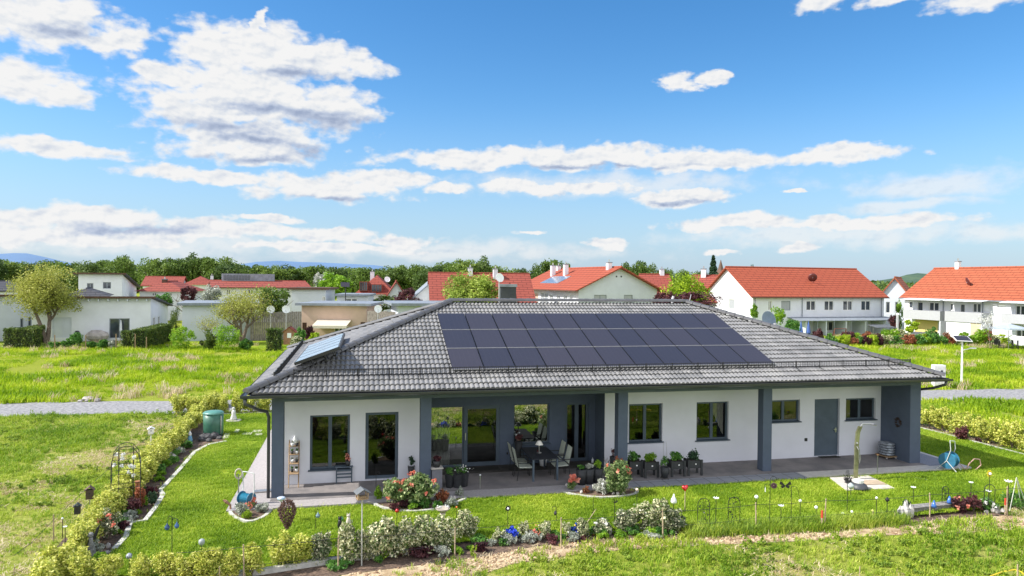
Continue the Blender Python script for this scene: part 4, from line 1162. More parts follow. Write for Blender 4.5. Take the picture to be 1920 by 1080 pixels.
M_redgloss = pm('glossy red glaze', (.50, .012, .015), .15, .1, spec=.8)
for a in [(1284, 966, 908, 'glossy red ceramic heart on a pale wooden pole in the lawn', 'heart', 17, M_redgloss, M_stake),
          (1342, 995, 932, 'white flower light on a thin stem left of the second leafy trellis', 'flower', 11), (1418, 958, 928, 'glass light ball fixed on top of a wooden stake', 'ball', 9),
          (1464, 990, 946, 'white tulip-shaped cluster light between the hook and the butterfly rod', 'flower', 11), (1530, 975, 948, 'small frosted ball light left of the red-topped post', 'ball', 8),
          (1500, 975, 936, 'small white light hanging low on the bent rod side', 'ball', 7), (1580, 974, 960, 'small cone light in the tall grass left of the thin rod', 'spot', 7), (1597, 974, 957, 'small white drop light right of the thin rod', 'ball', 7),
          (1636, 968, 955, 'yellow cone light in the tall grass before the lawn', 'spot', 7, pm('pale yellow plastic', (.75, .65, .25), .5)), (1643, 974, 931, 'clear ball light on a black rod left of the white rocks', 'ball', 6),
          (1820, 955, 903, 'white flower light before the pink flowering plants', 'flower', 8), (1853, 962, 919, 'white flower light on a black frame near the right edge', 'flower', 10), (1890, 966, 900, 'large white flower light topping a fence stake at the right', 'flower', 14),
          (1712, 950, 912, 'clear glass flower on a leaning thin rod in the lawn', 'flower', 9), (1855, 935, 882, 'bright yellow metal flower on a thin stem in the lawn', 'disc', 15, pm('yellow enamel', (.8, .6, .03), .4)),
          (952, 998, 948, 'sun-shaped dark metal light with white globe on the lawn edge', 'disc', 13, M_black), (744, 1000, 954, 'glossy red tulip ornament behind the cream shrubs', 'ball', 9, M_redgloss), (856, 985, 949, 'small orange ornament on a thin stake right of the bird bath', 'ball', 5, pm('orange glaze', (.7, .18, .03), .4)),
          (1194, 960, 915, 'pale pink ball on a thin stake before the second rose bed', 'ball', 7, pm('pale pink glaze', (.8, .62, .52), .4)), (900, 925, 889, 'small spot light on a slim steel stake at the terrace edge', 'spot', 5, M_globe, M_steel), (1645, 894, 851, 'small copper-topped torch on a steel stake right of the shower', 'spot', 5, pm('copper', (.6, .3, .12), .4), M_steel),
          (117, 1010, 970, 'small white ball on a stem left of the low hedge shrubs', 'ball', 5), (122, 1025, 986, 'white blossom light in the left hedge above two lower ones', 'flower', 8), (119, 1065, 1031, 'left one of two white blossom lights low in the left hedge', 'flower', 9), (134, 1066, 1032, 'right one of two white blossom lights low in the left hedge', 'flower', 9),
          (242, 1079, 1037, 'silver patterned ball on a short stem in front of the lawn corner', 'ball', 14, pm('mosaic ball', (.35, .38, .45), .3, .8, 40)), (190, 960, 937, 'white lantern flower in the hedge right of the brown bird box', 'flower', 14), (308, 850, 821, 'white dish-shaped light on a pale stem in the left hedge', 'flower', 11, M_globe, M_white),
          (226, 925, 899, 'white ball light low inside the black rose arch', 'ball', 8), (1078, 1008, 983, 'round gold light at the low flower edge', 'ball', 5, pm('gold', (.6, .42, .1), .4)), (1130, 935, 905, 'small white post light in the second rose bed', 'spot', 7, M_globe, M_white)]:
    light_stake(*a)

# hanging things
def extra(fx, fy, ty, lab, mt, prof, name='garden_ornament', cat='ornament', smat=None):
    P, h, k = foot(fx, fy, ty); t = thing(name, lab, cat, P); hb = (prof[-1][1]-prof[0][1])*k; MB().tube([(0, 0, -.02), (0, 0, h-hb+.01)], .010, 5).build('stake', smat or M_black, t); m = MB(); m.lathe([(max(a*k, .001), h-hb+(b-prof[0][1])*k) for a, b in prof], n=10); m.build('body', mt, t, smooth=True); return t


extra(1263, 968, 926, 'white pear-shaped lantern just left of the red heart', M_globe, [(2, 0), (6, 4), (5, 9), (2, 14), (1, 19)]); extra(527, 985, 932, 'blue and white bowl on a wooden stick left of the wicker drop', pm('blue white glaze', (.25, .4, .65), .3, .6, 20, col2=(.7, .7, .7)), [(2, 0), (6, 3), (8, 7), (6, 8)], smat=M_stake)
extra(378, 1060, 1010, 'clear glass disc ornament over the front shrubs at the left', pm('clear glass', (.4, .45, .45), .1), [(1, 0), (5, 4), (6, 8), (5, 12), (1, 14)]); extra(1751, 966, 938, 'left blue glass cone by the low stone wall', pm('blue glass cone', (.05, .15, .45), .2), [(5, 0), (4, 4), (1, 13)]); extra(1780, 960, 930, 'right blue glass cone above the dark red plant', MATS['blue glass cone'], [(5, 0), (4, 4), (1, 13)])
extra(640, 985, 968, 'small green glass ball low behind the grey-green shrub', pm('green glass', (.1, .3, .15), .2), [(1, 0), (4, 3), (4, 6), (1, 9)]); extra(1663, 975, 932, 'small dark bird figure on a thin rod over the white rocks', M_black, [(1, 0), (4, 3), (3, 6), (1, 9)]); extra(1595, 935, 905, 'clear ball ornament on a stick at the front corner of the shower slab', MATS['clear glass'], [(1, 0), (6, 4), (6, 8), (1, 12)])
def hook_stand(fx, fy, ty, lab, arms, name='shepherd_hook', r=.009):
    """arms: (reach in px, drop ty px, hung kind)"""
    P, h, k = foot(fx, fy, ty); t = thing(name, lab, 'garden hook', P); m = MB(); m.tube([(0, 0, -.02), (0, 0, h*.9)], r, 5)
    dr = Vector((RT[0], RT[1], 0)).normalized()
    for rx, ay in arms:
        z0 = HT(P, fx, ay)-ZF; rad = abs(rx)*k/2; s = 1 if rx > 0 else -1
        path = [dr*s*(rad-rad*math.cos(a))+Vector((0, 0, z0-rad+rad*math.sin(a))) for a in np.linspace(0, PI*1.15, 9)]; m.tube(path, r*.75, 5)
    m.build('rod', M_black, t); return t, P, h, k, dr


def hung(P, k, dx_, z, lab, kind, mat, sz=9, cat='ornament', name='hanging_ornament'):
    dr = Vector((RT[0], RT[1], 0)).normalized(); c = Vector(P)+dr*dx_*k; m = MB(); r = sz*k/2; m.tube([c+Vector((0, 0, z)), c+Vector((0, 0, z-r*.9))], .004, 4)
    o = c+Vector((0, 0, z-r*1.9))
    if kind == 'drop': m.lathe([(.001, -r*1.2), (r*.55, -r*.8), (r*.75, -r*.2), (r*.35, r*.5), (r*.08, r)], tuple(o), 10)
    elif kind == 'ring': m.lathe([(r*.55, -.012), (r, -.012), (r, .012), (r*.55, .012), (r*.55, -.012)], (0, 0, 0), 16); m.v[-80:] = [tuple(o+dr*v[0]+Vector((0, 0, v[1]))+Vector((0, v[2], 0))) for v in m.v[-80:]]; m.sph(tuple(o), r*.35, 8, 5)
    elif kind == 'tube': m.tube([o+Vector((0, 0, r)), o-Vector((0, 0, r*3))], r*.35, 6)
    elif kind == 'ball': m.sph(tuple(o), r, 10, 6)
    return one(name, m, mat, lab, cat)


t, P, h, k, dr = hook_stand(1443, 990, 892, 'black double shepherd hook with curled arms at the front fence', [(12, 893), (-11, 907)])
hung(P, k, 7, h-.12, 'round dark ring ornament with white centre hanging from the double hook', 'ring', pm('dark purple metal', (.10, .05, .07), .4), 11); hung(P, k, -9, h-.3, 'thin white tube ornament hanging on the left arm of the double hook', 'tube', M_globe, 4)
t, P, h, k, dr = hook_stand(592, 1000, 953, 'thin black hook rod standing in the lawn right of the wicker drop', [(4, 954)]); hung(P, k, 4, h-.03, 'blue-grey metal drop hanging from the thin hook rod', 'drop', pm('blue grey glass', (.18, .27, .32), .2, .3), 11)
t, P, h, k, dr = hook_stand(705, 926, 884, 'pale metal shepherd crook at the left end of the rose bed', [(7, 884)])
t, P, h, k, dr = hook_stand(322, 1092, 956, 'tall black rod with scrolls holding two glass hearts at the bottom left', [(12, 972), (-8, 968)])
hung(P, k, -9, HT(P, 322, 975)-ZF, 'blue glass heart hanging left on the tall scroll rod', 'drop', pm('blue glass', (.03, .08, .2), .1, .4), 13); hung(P, k, 9, HT(P, 322, 973)-ZF, 'blue glass heart hanging right on the tall scroll rod', 'drop', pm('blue glass', (.03, .08, .2), .1), 12)
t, P, h, k, dr = hook_stand(1043, 985, 948, 'short black stand with flat top at the lawn edge', [(-8, 949)]); hung(P, k, -2, h-.07, 'small dark lantern with pale lower part in front of the lawn', 'drop', M_black, 9)
t, P, h, k, dr = hook_stand(1112, 975, 929, 'thin black rod with small white top in the middle of the lawn', [])
t, P, h, k, dr = hook_stand(1152, 995, 934, 'thin brown rod ending in a small metal tree', [])
m = MB()
for i in range(14): a = rnd.uniform(.2, 2.9); m.tube([(P[0], P[1], ZF+h*.85), (P[0]+math.cos(a)*.1, P[1], ZF+h*.85+math.sin(a)*.12)], [.006, .003], 4)
one('metal_tree', m, M_black, 'small dark metal tree shape on top of the brown rod', 'ornament')
t, P, h, k, dr = hook_stand(1588, 972, 881, 'very tall thin black rod with a cross-shaped top at the shower slab', [])
m = MB()
for i in range(8): z = ZF+h-.03-.03*i; m.tube([(P[0]-.05-.012*(i % 3), P[1], z), (P[0]+.05+.012*(i % 2), P[1], z+.02)], .006, 4)
one('weather_vane', m, M_black, 'small spiky black metal finial on the tallest thin rod', 'ornament')
# butterfly on a bent rod
P, h, k = foot(1483, 990, 912); t = thing('butterfly_rod', 'black rod with curved arm and a dark metal butterfly at its top', 'ornament', P); m = MB(); dr = Vector((RT[0], RT[1], 0)).normalized()
m.tube([(0, 0, 0), (0, 0, h)], .008, 5); m.tube([Vector((0, 0, h)), dr*.12+Vector((0, 0, h)), dr*.2+Vector((0, 0, h-.15)), dr*.24+Vector((0, 0, h-.4))], .006, 5); m.build('rod', M_black, t)
m = MB(); o = Vector((0, 0, h+.03))-dr*.17
for s in (-1, 1):
    m.slab([o, o+dr*s*.13+Vector((0, 0, .12)), o+dr*s*.17+Vector((0, 0, .03)), o+dr*s*.05-Vector((0, 0, .01))], .006); m.slab([o, o+dr*s*.12-Vector((0, 0, .01)), o+dr*s*.1-Vector((0, 0, .09)), o+dr*s*.01-Vector((0, 0, .05))], .006)
m.build('butterfly', M_black, t)


def trellis(fx, fy, ty, wpx, lab, leaves=True):
    P, h, k = foot(fx, fy, ty); w = wpx*k/2; t = thing('trellis', lab, 'trellis', P, -YAW); m = MB()
    path = [(-w, 0, 0), (-w, 0, h-w)]+[(-w*math.cos(a), 0, h-w+w*math.sin(a)) for a in np.linspace(.3, PI-.3, 7)]+[(w, 0, h-w), (w, 0, 0)]; m.tube(path, .010, 5)
    for q in range(3): m.tube([(-w*.6+q*w*.6, 0, 0), (-w*.2+q*w*.2, 0, h*.6), (w*.3*(q-1), 0, h*.9)], .004, 4)
    m.build('frame', M_black, t)
    if leaves:
        C = np.random.default_rng(fx).uniform((-w, -.02, .1), (w, .02, h), (34, 3)); link('metal_leaves', np_mesh('metal leaves', leaf_arrays(C, .035, np.random.default_rng(fx), .45), 4, M_black), t)
    return t


trellis(1319, 992, 934, 22, 'left one of two black leafy arched trellises in the tall grass'); trellis(1376, 992, 932, 22, 'right one of two black leafy arched trellises in the tall grass')
trellis(1772, 958, 912, 12, 'small scroll-topped black frame above the low stone wall'); trellis(1855, 962, 908, 20, 'black arched frame with scroll top near the right edge', False)
# gothic rose arch with white ball lights (left)
P, h, k = foot(236, 962, 833); t = thing('rose_arch', 'tall black steel rose arch hung with white flower lights in the left hedge', 'rose arch', P, .25)
m = MB(); w, d_ = 24*k, .5
for y_ in (-d_/2, d_/2):
    for s in (-1, 1): m.tube([(s*w, y_, 0), (s*w, y_, h*.72), (s*w*.85, y_, h*.88), (s*w*.45, y_, h*.98), (0, y_, h)], .010, 5); m.tube([(s*w*.5, y_, 0), (s*w*.5, y_, h*.95)], .007, 4)
    for z in (.2, .4, .6, .75, .9): m.tube([(-w*(1 if z < .8 else .8), y_, h*z), (w*(1 if z < .8 else .8), y_, h*z)], .007, 4)
for s in (-1, 1):
    for z in (.25, .5, .75): m.tube([(s*w, -d_/2, h*z), (s*w, d_/2, h*z)], .007, 4)
m.build('frame', M_black, t)
for i, (x_, y_) in enumerate([(225, 848), (237, 847), (235, 855), (257, 852), (220, 867), (234, 868), (250, 869), (248, 880), (256, 886), (256, 870)]):
    dd = (x_-236)*k; zz = HT(P, 236, y_)-ZF; m = MB(); c = Vector(P)+Vector((RT[0], RT[1], 0))*dd+Vector((0, -.3, ZF+zz-P[2]))
    C = np.random.default_rng(i).normal(size=(26, 3)); C = C/np.linalg.norm(C, axis=1)[:, None]*.04+np.array(c)
    o = link('white_flower_light', np_mesh('white flower light', leaf_arrays(C, .03, np.random.default_rng(i), .7), 4, M_white), None, 'white flower-shaped ball light hanging in the black rose arch', 'garden light', 'white flower lights on the rose arch')


def birdhouse(fx, fy, ty, wpx, hpx, lab, roofm, bodym, polem, hole=True, feeder=False):
    P, h, k = foot(fx, fy, ty); w = wpx*k; hh_ = hpx*k; t = thing('bird_feeder' if feeder else 'bird_house', lab, 'bird feeder' if feeder else 'bird house', P, .25)
    MB().tube([(0, 0, -.02), (0, 0, h-hh_+.01)], .016, 8).build('pole', polem, t); z0 = h-hh_
    m = MB()
    if feeder:
        m.box((-w/2*.8, -w*.35, z0), (w/2*.8, w*.35, z0+.02)); m.box((-w*.3, -w*.2, z0+.02), (w*.3, w*.2, z0+hh_*.28))
        for sx in (-1, 1):
            for sy in (-1, 1): m.box((sx*w*.36-.012, sy*w*.3-.012, z0+.021), (sx*w*.36+.012, sy*w*.3+.012, z0+hh_*.6))
    else: m.box((-w*.4, -w*.35, z0), (w*.4, w*.35, z0+hh_*.72))
    m.build('body', bodym, t)
    m = MB(); e = hh_*.6 if feeder else hh_*.7; zt = z0+hh_
    m.slab([(-w*.55, -w*.5, z0+e-.01), (0, -w*.5, zt), (0, w*.5, zt), (-w*.55, w*.5, z0+e-.01)][::-1] if False else [(0, -w*.5, zt), (0, w*.5, zt), (-w*.55, w*.5, z0+e), (-w*.55, -w*.5, z0+e)], .012)
    m.slab([(0.002, w*.5, zt), (0.002, -w*.5, zt), (w*.55, -w*.5, z0+e), (w*.55, w*.5, z0+e)], .012); m.build('roof', roofm, t)
    if not feeder and hole: m = MB(); m.tube([(0, -w*.35-.004, z0+hh_*.45), (0, -w*.35+.02, z0+hh_*.45)], .022, 10); m.build('entrance_hole', M_black, t)
    return t


birdhouse(678, 1062, 915, 25, 20, 'open wooden bird feeder with grey pitched roof on a tall pale pole', pm('grey roofing felt', (.13, .14, .15), .7), M_wood, pm('pale grey pole', (.45, .45, .43), .6), feeder=True)
birdhouse(283, 848, 800, 12, 13, 'white bird house on a white pole in the left hedge', M_white, M_white, M_white)
birdhouse(168, 966, 911, 16, 24, 'brown bird house on a grey pole in the lower left hedge', pm('brown board', (.12, .075, .05), .8), pm('dark brown box', (.07, .05, .035), .8), M_steel)
birdhouse(145, 1012, 943, 13, 20, 'black lantern-like box on a pale pole at the lower left', M_black, M_black, M_steel, False)

# wicker drop on a pole
P, h, k = foot(538, 1032, 938); t = thing('wicker_drop', 'large brown woven twig drop on a thin pole above the front shrubs', 'ornament', P)
MB().tube([(0, 0, 0), (0, 0, h*.5)], .010, 5).build('pole', M_steel, t); m = MB(); R_ = 15*k
for i in range(900):
    a = rnd.uniform(0, 2*PI); z = rnd.uniform(0, 1); rr_ = R_*min(1, (z*1.75)**.8)*math.sqrt(max(0, 1-max(0, z-.55)**2/.2)) if z < .98 else R_*.1
    p = Vector((rr_*math.cos(a), rr_*math.sin(a), h-52*k*(1-z))); q = p+Vector((rnd.uniform(-.05, .05), rnd.uniform(-.05, .05), rnd.uniform(-.06, .06))); m.tube([p*1.0, (p+q)/2+Vector((p.x, p.y, 0))*.04, q], .010, 3, cap=False)
m.build('twig_drop', pm('reddish brown twigs', (.13, .07, .055), .8, .5, 30), t)
# cats on stakes
for fx, fy, ty, mt, lab in [(637, 1010, 966, M_black, 'black cat figure on a stake behind the grey-green shrub'), (653, 1020, 961, pm('cream stone', (.62, .56, .48), .8), 'cream cat figure on a stake left of the bird feeder')]:
    P, h, k = foot(fx, fy, ty); t = thing('cat_figure', lab, 'cat figure', P, .2); MB().tube([(0, 0, 0), (0, 0, h-24*k)], .007, 5).build('stake', M_steel, t)
    m = MB(); z = h-24*k; b = 24*k
    m.lathe([(.001, z), (b*.16, z+b*.05), (b*.2, z+b*.25), (b*.13, z+b*.55), (b*.09, z+b*.66)], n=10); m.sph((0, 0, z+b*.76), (b*.15, b*.13, b*.13), 10, 6)
    for s in (-1, 1): m.lathe([(b*.06, z+b*.84), (.001, z+b)], (s*b*.09, 0, 0), 5)
    m.tube([(b*.15, 0, z+b*.1), (b*.3, 0, z+b*.2), (b*.27, 0, z+b*.4)], .008, 5); m.build('cat', mt, t, smooth=True)
# stone bird bath
P, h, k = foot(830, 1003, 948); t = thing('bird_bath', 'stone bird bath with two birds on a slim pedestal behind the cream shrubs', 'bird bath', P)
M_stone = pm('cast stone', (.42, .37, .31), .85, .2, 12, .3); r = 14*k; m = MB(); m.lathe([(.12, 0), (.10, .05), (.045, .12), (.055, h*.4), (.04, h*.6), (.08, h*.78)], n=14); m.build('pedestal', M_stone, t, smooth=True)
m = MB(); m.lathe([(.08, h*.78+.001), (r*.8, h*.86), (r, h*.92), (r*.93, h*.92), (r*.6, h*.85), (.001, h*.83)], n=18); m.build('bowl', M_stone, t, smooth=True)
for x_, sc_ in ((-.08, 1.2), (.12, .9)):
    m = MB(); m.sph((x_, 0, h*.95), (.06*sc_, .035, .035), 8, 6); m.sph((x_-.05*sc_, 0, h*.95+.04), .022, 8, 5); m.build('stone_bird', pm('pale stone', (.6, .6, .58), .7), t, smooth=True)

# ---- flower beds in the lawn -------------------------------------------------
def bed(pxl, nm):
    pts = pxs(pxl, ZL); P = [Vector(p) for p in pts]; sm = []
    n = len(P)
    for i in range(n):
        p0, p1, p2, p3 = P[i-1], P[i], P[(i+1) % n], P[(i+2) % n]
        for q in range(5):
            u = q/5; sm.append(0.5*((2*p1)+(-p0+p2)*u+(2*p0-5*p1+4*p2-p3)*u*u+(-p0+3*p1-3*p2+p3)*u**3))
    sheet(nm+'_soil', [(p.x, p.y) for p in sm], ZL+.03, M_mulch, th=.05); kerb(nm+'_kerb', [(p.x, p.y) for p in sm], .10, ZF, ZL+.05, closed=True)
    return sm


bed([(432, 962), (446, 974), (470, 979), (498, 968), (512, 948), (500, 940), (470, 940), (440, 946)], 'corner_bed')
bed([(702, 942), (718, 953), (770, 960), (822, 954), (875, 934), (850, 925), (800, 922), (720, 925)], 'rose_bed')
bed([(1053, 922), (1085, 930), (1130, 934), (1186, 929), (1190, 918), (1140, 914), (1070, 914)], 'small_rose_bed')


def shrub(fx, fy, ty, wpx, mat, n, leaf, lab, seed, z=ZL, nclump=26, flowers=None, nf=0, fl=.035, cat='shrub', name=None, spread=.36, stem=True, fspread=1.02, asp=.6):
    P, h, k = foot(fx, fy, ty, z); r = wpx*k/2; t = thing(name or 'shrub', lab, cat, P)
    me = crown_mesh('foliage', n, r, r, h*.52, nclump, leaf, seed, mat, spread, .35, h*.5, -.95, asp); link('foliage', me, t)
    if stem:
        s = MB()
        for i in range(5): a = i*1.3; s.tube([(0, 0, 0), (r*.25*math.cos(a), r*.25*math.sin(a), h*.35), (r*.6*math.cos(a), r*.6*math.sin(a), h*.75)], [.014, .010, .005], 4)
        s.build('stem', M_bark, t)
    if flowers:
        rg = np.random.default_rng(seed+5); C = rg.normal(size=(nf, 3)); C /= np.linalg.norm(C, axis=1)[:, None]; C[:, 2] = np.abs(C[:, 2])*1.0-.15; C = C*np.array([r, r, h*.52])*fspread*rg.uniform(.8, 1.05, size=(nf, 1))+np.array([0, 0, h*.5])
        kx = np.repeat(np.arange(nf), 12); D = C[kx]+rg.normal(size=(nf*12, 3))*fl*.45; link('blossoms', np_mesh('blossoms', leaf_arrays(D, fl*.6, rg, .8), 4, flowers), t)
    return t


shrub(742, 950, 896, 60, L_rose, 3000, .055, 'large coral-flowered rose bush on the left half of the rose bed', 201, flowers=L_pink, nf=10, fl=.06, nclump=30, name='rose_bush')
shrub(786, 948, 880, 70, L_rose, 3000, .055, 'taller rose bush with coral blooms right in the rose bed', 202, flowers=L_pink, nf=10, fl=.06, nclump=30, name='rose_bush')
shrub(709, 938, 912, 18, L_fresh, 900, .03, 'small bright green bush at the left tip of the rose bed', 203)
shrub(829, 944, 916, 30, L_redtip, 1300, .035, 'red-tipped small shrub at the right of the rose bed', 204)
shrub(790, 952, 930, 46, L_herb, 1300, .03, 'dark low ground plant at the foot of the roses', 205)
shrub(862, 932, 912, 18, L_silver, 600, .028, 'silvery plant at the right tip of the rose bed', 206)
shrub(1157, 928, 858, 56, L_rose, 4600, .045, 'tall pink-topped rose bush in the second bed beside a pillar', 207, flowers=L_pink, nf=8, fl=.06, nclump=34, name='rose_bush')
shrub(1160, 905, 858, 34, L_redtip, 700, .04, 'reddish young shoots rising from the tall rose bush', 208, stem=False)
shrub(1072, 920, 893, 20, L_rose, 600, .035, 'small rose with one red bloom at the left of the second bed', 209, flowers=L_pink, nf=4, fl=.11, name='rose_bush')
shrub(1098, 925, 911, 18, L_redtip, 500, .03, 'small orange-brown plant low in the second bed', 210); shrub(1128, 926, 900, 34, L_silver, 1200, .03, 'silvery white-flowering plant in the middle of the second bed', 211, flowers=L_white, nf=6, fl=.05)
shrub(452, 968, 940, 26, L_silver, 700, .03, 'silvery plant at the left of the corner bed', 212); shrub(462, 974, 956, 22, L_lime, 500, .045, 'yellow-green spiky plant at the front of the corner bed', 213, asp=.25); shrub(490, 962, 943, 30, L_silver, 900, .03, 'silvery plant at the right of the corner bed', 214)
shrub(470, 955, 938, 20, L_rose, 500, .03, 'dark small plant with red blooms before the hose stand', 215, flowers=L_pink, nf=3, fl=.1)
# front edge flowers
for i, (fx, fy, ty, w, mt, fm, nf, lab) in enumerate([(958, 1016, 990, 26, L_herb, L_blue, 20, 'leftmost low plant of blue flowers at the front edge'), (900, 1020, 1003, 40, L_herb, None, 0, 'dark low ground cover at the left end of the front edge'), (1002, 1013, 990, 20, L_herb, L_pink, 5, 'low dark plant with a red bloom at the front edge'),
        (1042, 1012, 995, 30, L_herb, None, 0, 'dark mat of leaves before the centre stake'), (1083, 1006, 984, 20, L_herb, L_blue, 14, 'second low plant of blue flowers near the slanted stick'), (1128, 1003, 975, 50, L_var2, L_white, 4, 'broad grey-flowering low plant left of the stone face'),
        (1112, 1004, 990, 22, L_herb, None, 0, 'low dark plant behind the orange stone'), (1222, 1010, 996, 44, L_silver, None, 0, 'low silvery mat in front of the tallest pale shrub'), (1185, 1004, 985, 30, L_herb, None, 0, 'fresh green low plant left of the pale shrub'),
        (1798, 962, 928, 42, L_purple, L_pink, 5, 'dark red-leaved plant with pink flowers right of the stone wall'), (1825, 960, 925, 34, L_purple, None, 0, 'tall dark red-leaved plant near the right edge'), (1905, 955, 912, 46, L_herb, None, 0, 'dark green bush behind the white flower light at right'),
        (1850, 960, 935, 40, L_herb, L_white, 8, 'low green plant behind the black arched frame'), (640, 1066, 1048, 60, L_herb, None, 0, 'low green ground cover below the cream shrubs'),
        (202, 1012, 950, 48, L_var2, L_pink, 4, 'grey-green flowering shrub in the left bed corner'), (178, 1045, 1010, 30, L_silver, None, 0, 'silvery plant beside the dark garden figure'), (188, 1062, 1035, 34, L_fresh, None, 0, 'grassy green tuft at the lower left bed'), (285, 950, 918, 22, L_conifer, None, 0, 'small dark conifer in the left bed notch'),
        (262, 955, 905, 26, L_redtip, None, 0, 'rusty brown dried shrub under the rose arch'), (250, 965, 930, 34, L_purple, None, 0, 'dark leafy plant inside the rose arch'), (300, 890, 868, 26, L_herb, None, 0, 'dark green plant under the left hedge beside the lawn'), (352, 842, 826, 22, L_herb, None, 0, 'small green plant near the pond edge')]):
    shrub(fx, fy, ty, w, mt, 700+int(w*12), .032, lab, 300+i, ZF, 18, fm, nf, .06, asp=.6, cat='plant', name='garden_plant')
shrub(1802, 829, 797, 28, L_purple, 1500, .04, 'round dark purple shrub in front of the right hedge row', 340, ZF)
shrub(1834, 832, 820, 12, L_purple, 400, .03, 'tiny dark purple shrub right of the bigger purple one', 341, ZF)

# low plants filling the left bed and the front bed
bedplants = [('low dark green leafy plant', L_herb), ('low silvery cushion plant', L_silver), ('low fresh green plant', L_fresh), ('low reddish leafy plant', L_purple)]
bm2 = [crown_mesh('bed plant %d' % i, 420, .2, .2, .15, 14, .034, 1700+i, mt_, .4, .3, .13, -.6) for i, (nm_, mt_) in enumerate(bedplants)]
for x0_, y0_, x1_, y1_, n_, wh in ((345, 838, 292, 902, 11, 'in the upper left bed'), (282, 925, 225, 1000, 16, 'in the lower left bed'), (700, 1052, 1010, 1018, 16, 'in the front bed left of centre'), (1020, 1018, 1270, 1004, 14, 'in the front bed right of centre'), (740, 956, 850, 944, 8, 'along the rim of the rose bed')):
    for q_ in range(n_):
        u_ = (q_+.5)/n_; P = G(x0_+(x1_-x0_)*u_+rnd.uniform(-9, 9), y0_+(y1_-y0_)*u_+rnd.uniform(-6, 6), ZF if wh[:12] != 'along the ri' else ZL+.03); ki = rnd.randrange(4)
        t = thing('bed_plant', bedplants[ki][0]+' '+wh, 'plant', P, rnd.uniform(0, 6), bedplants[ki][0]+'s '+wh); s_ = rnd.uniform(.6, 1.25); t.scale = (s_, s_, s_); link('foliage', bm2[ki], t)


# stones
def rocks(specs, mat, lab, group, name='stone'):
    for i, (fx, fy, w, hh_) in enumerate(specs):
        P = G(fx, fy, ZF if fy > 960 or fx < 420 else ZL+.03); k = DP(P)/F_; m = MB(); rg = random.Random(int(fx*7+fy)); m.sph((0, 0, hh_*k*.4), (w*k/2, w*k/2*.8, hh_*k*.6), 8, 5); m.v = [(v[0]*rg.uniform(.8, 1.15), v[1]*rg.uniform(.8, 1.15), v[2]*rg.uniform(.85, 1.1)) for v in m.v]
        one(name, m, mat, lab, 'stone', P, group, rz=rg.uniform(0, 6))


M_wrock = pm('white limestone', (.50, .48, .45), .9, .25, 9, .4); M_grock = pm('grey stone', (.36, .34, .32), .9, .3, 9, .4)
rocks([(1143, 1003, 11, 16)], M_grock, 'grey carved stone face at the front edge left of the pale shrubs', None); rocks([(1112, 1004, 10, 12)], pm('orange brick stone', (.45, .2, .09), .9), 'orange brown stone at the low front edge', None)
rocks([(1090, 925, 7, 6), (1150, 927, 7, 5), (1158, 928, 8, 6), (1167, 927, 8, 6), (1062, 912, 6, 6), (840, 940, 7, 5), (852, 937, 8, 6), (846, 934, 6, 5), (812, 946, 6, 5)], M_wrock, 'small white stone lying in one of the lawn beds', 'white stones in the lawn beds')
rocks([(325, 862, 12, 12), (316, 872, 12, 10), (330, 850, 10, 9), (321, 855, 9, 8)], M_wrock, 'white limestone lump heaped under the left hedge', 'white stones under the left hedge')
rocks([(1697, 972, 24, 26), (1688, 973, 14, 24), (1707, 971, 13, 26), (1698, 970, 13, 32)], M_wrock, 'large white rock of the pile at the right front', 'white rocks at the right front')
shrub(1700, 958, 935, 16, L_conifer, 900, .02, 'small grey-green conifer standing on the white rocks', 345, ZL); rocks([(1870, 963, 12, 10), (1862, 960, 9, 8), (1850, 963, 9, 7), (1880, 960, 9, 7)], M_grock, 'rough pinkish stone beside the right fence stake', 'stones near the right fence stake')
rocks([(165, 752, 26, 9), (182, 753, 16, 7), (150, 754, 10, 5)], M_grock, 'grey rubble stone at the far edge of the gravel road', 'rubble at the gravel road')
rocks([(183, 1029, 9, 10), (203, 1028, 11, 11), (212, 1036, 12, 8), (200, 1040, 14, 8), (158, 1053, 10, 7)], M_grock, 'grey stone at the lower left bed edge', 'grey stones at the lower left bed')
# low stone wall right
P0 = G(1714, 968, ZF); P1 = G(1792, 960, ZF); m = MB(); d_ = (P1-P0)[:2]; L = np.linalg.norm(d_); a = math.atan2(d_[1], d_[0]); m.box((0, 0, 0), (L, .25, .22)); m.box((-.02, -.02, .221), (L+.02, .27, .25)); one('low_wall', m, [pm('grey rough stone', (.24, .23, .22), .9, .4, 14, .8)], 'low grey stone wall with pale coping at the right front of the garden', 'wall', P0, rz=a)
# yellow hose, bottom right
m = MB(); path = [G(x_, y_, ZF+.12) for x_, y_ in [(1840, 1092), (1858, 1080), (1880, 1072), (1903, 1068), (1915, 1072), (1925, 1082)]]; m.tube(path, .016, 6); one('hose_or_shadow', m, pm('yellow rubber', (.75, .55, .02), .4), 'yellow hose lying in the meadow at the bottom right corner', 'hose')
# white tripod sticks at right
m = MB(); P = G(1905, 955, ZL); t3 = Vector((P[0], P[1], ZL+HT(P, 1911, 896)-ZL))
for x_, y_ in ((1893, 958), (1915, 950), (1927, 955)): q = G(x_, y_, ZL); m.tube([Vector(q), t3], .012, 5)
one('stick_tripod', m, pm('pale grey green sticks', (.5, .52, .46), .6), 'tripod of pale sticks over the bush at the right edge', 'plant support')

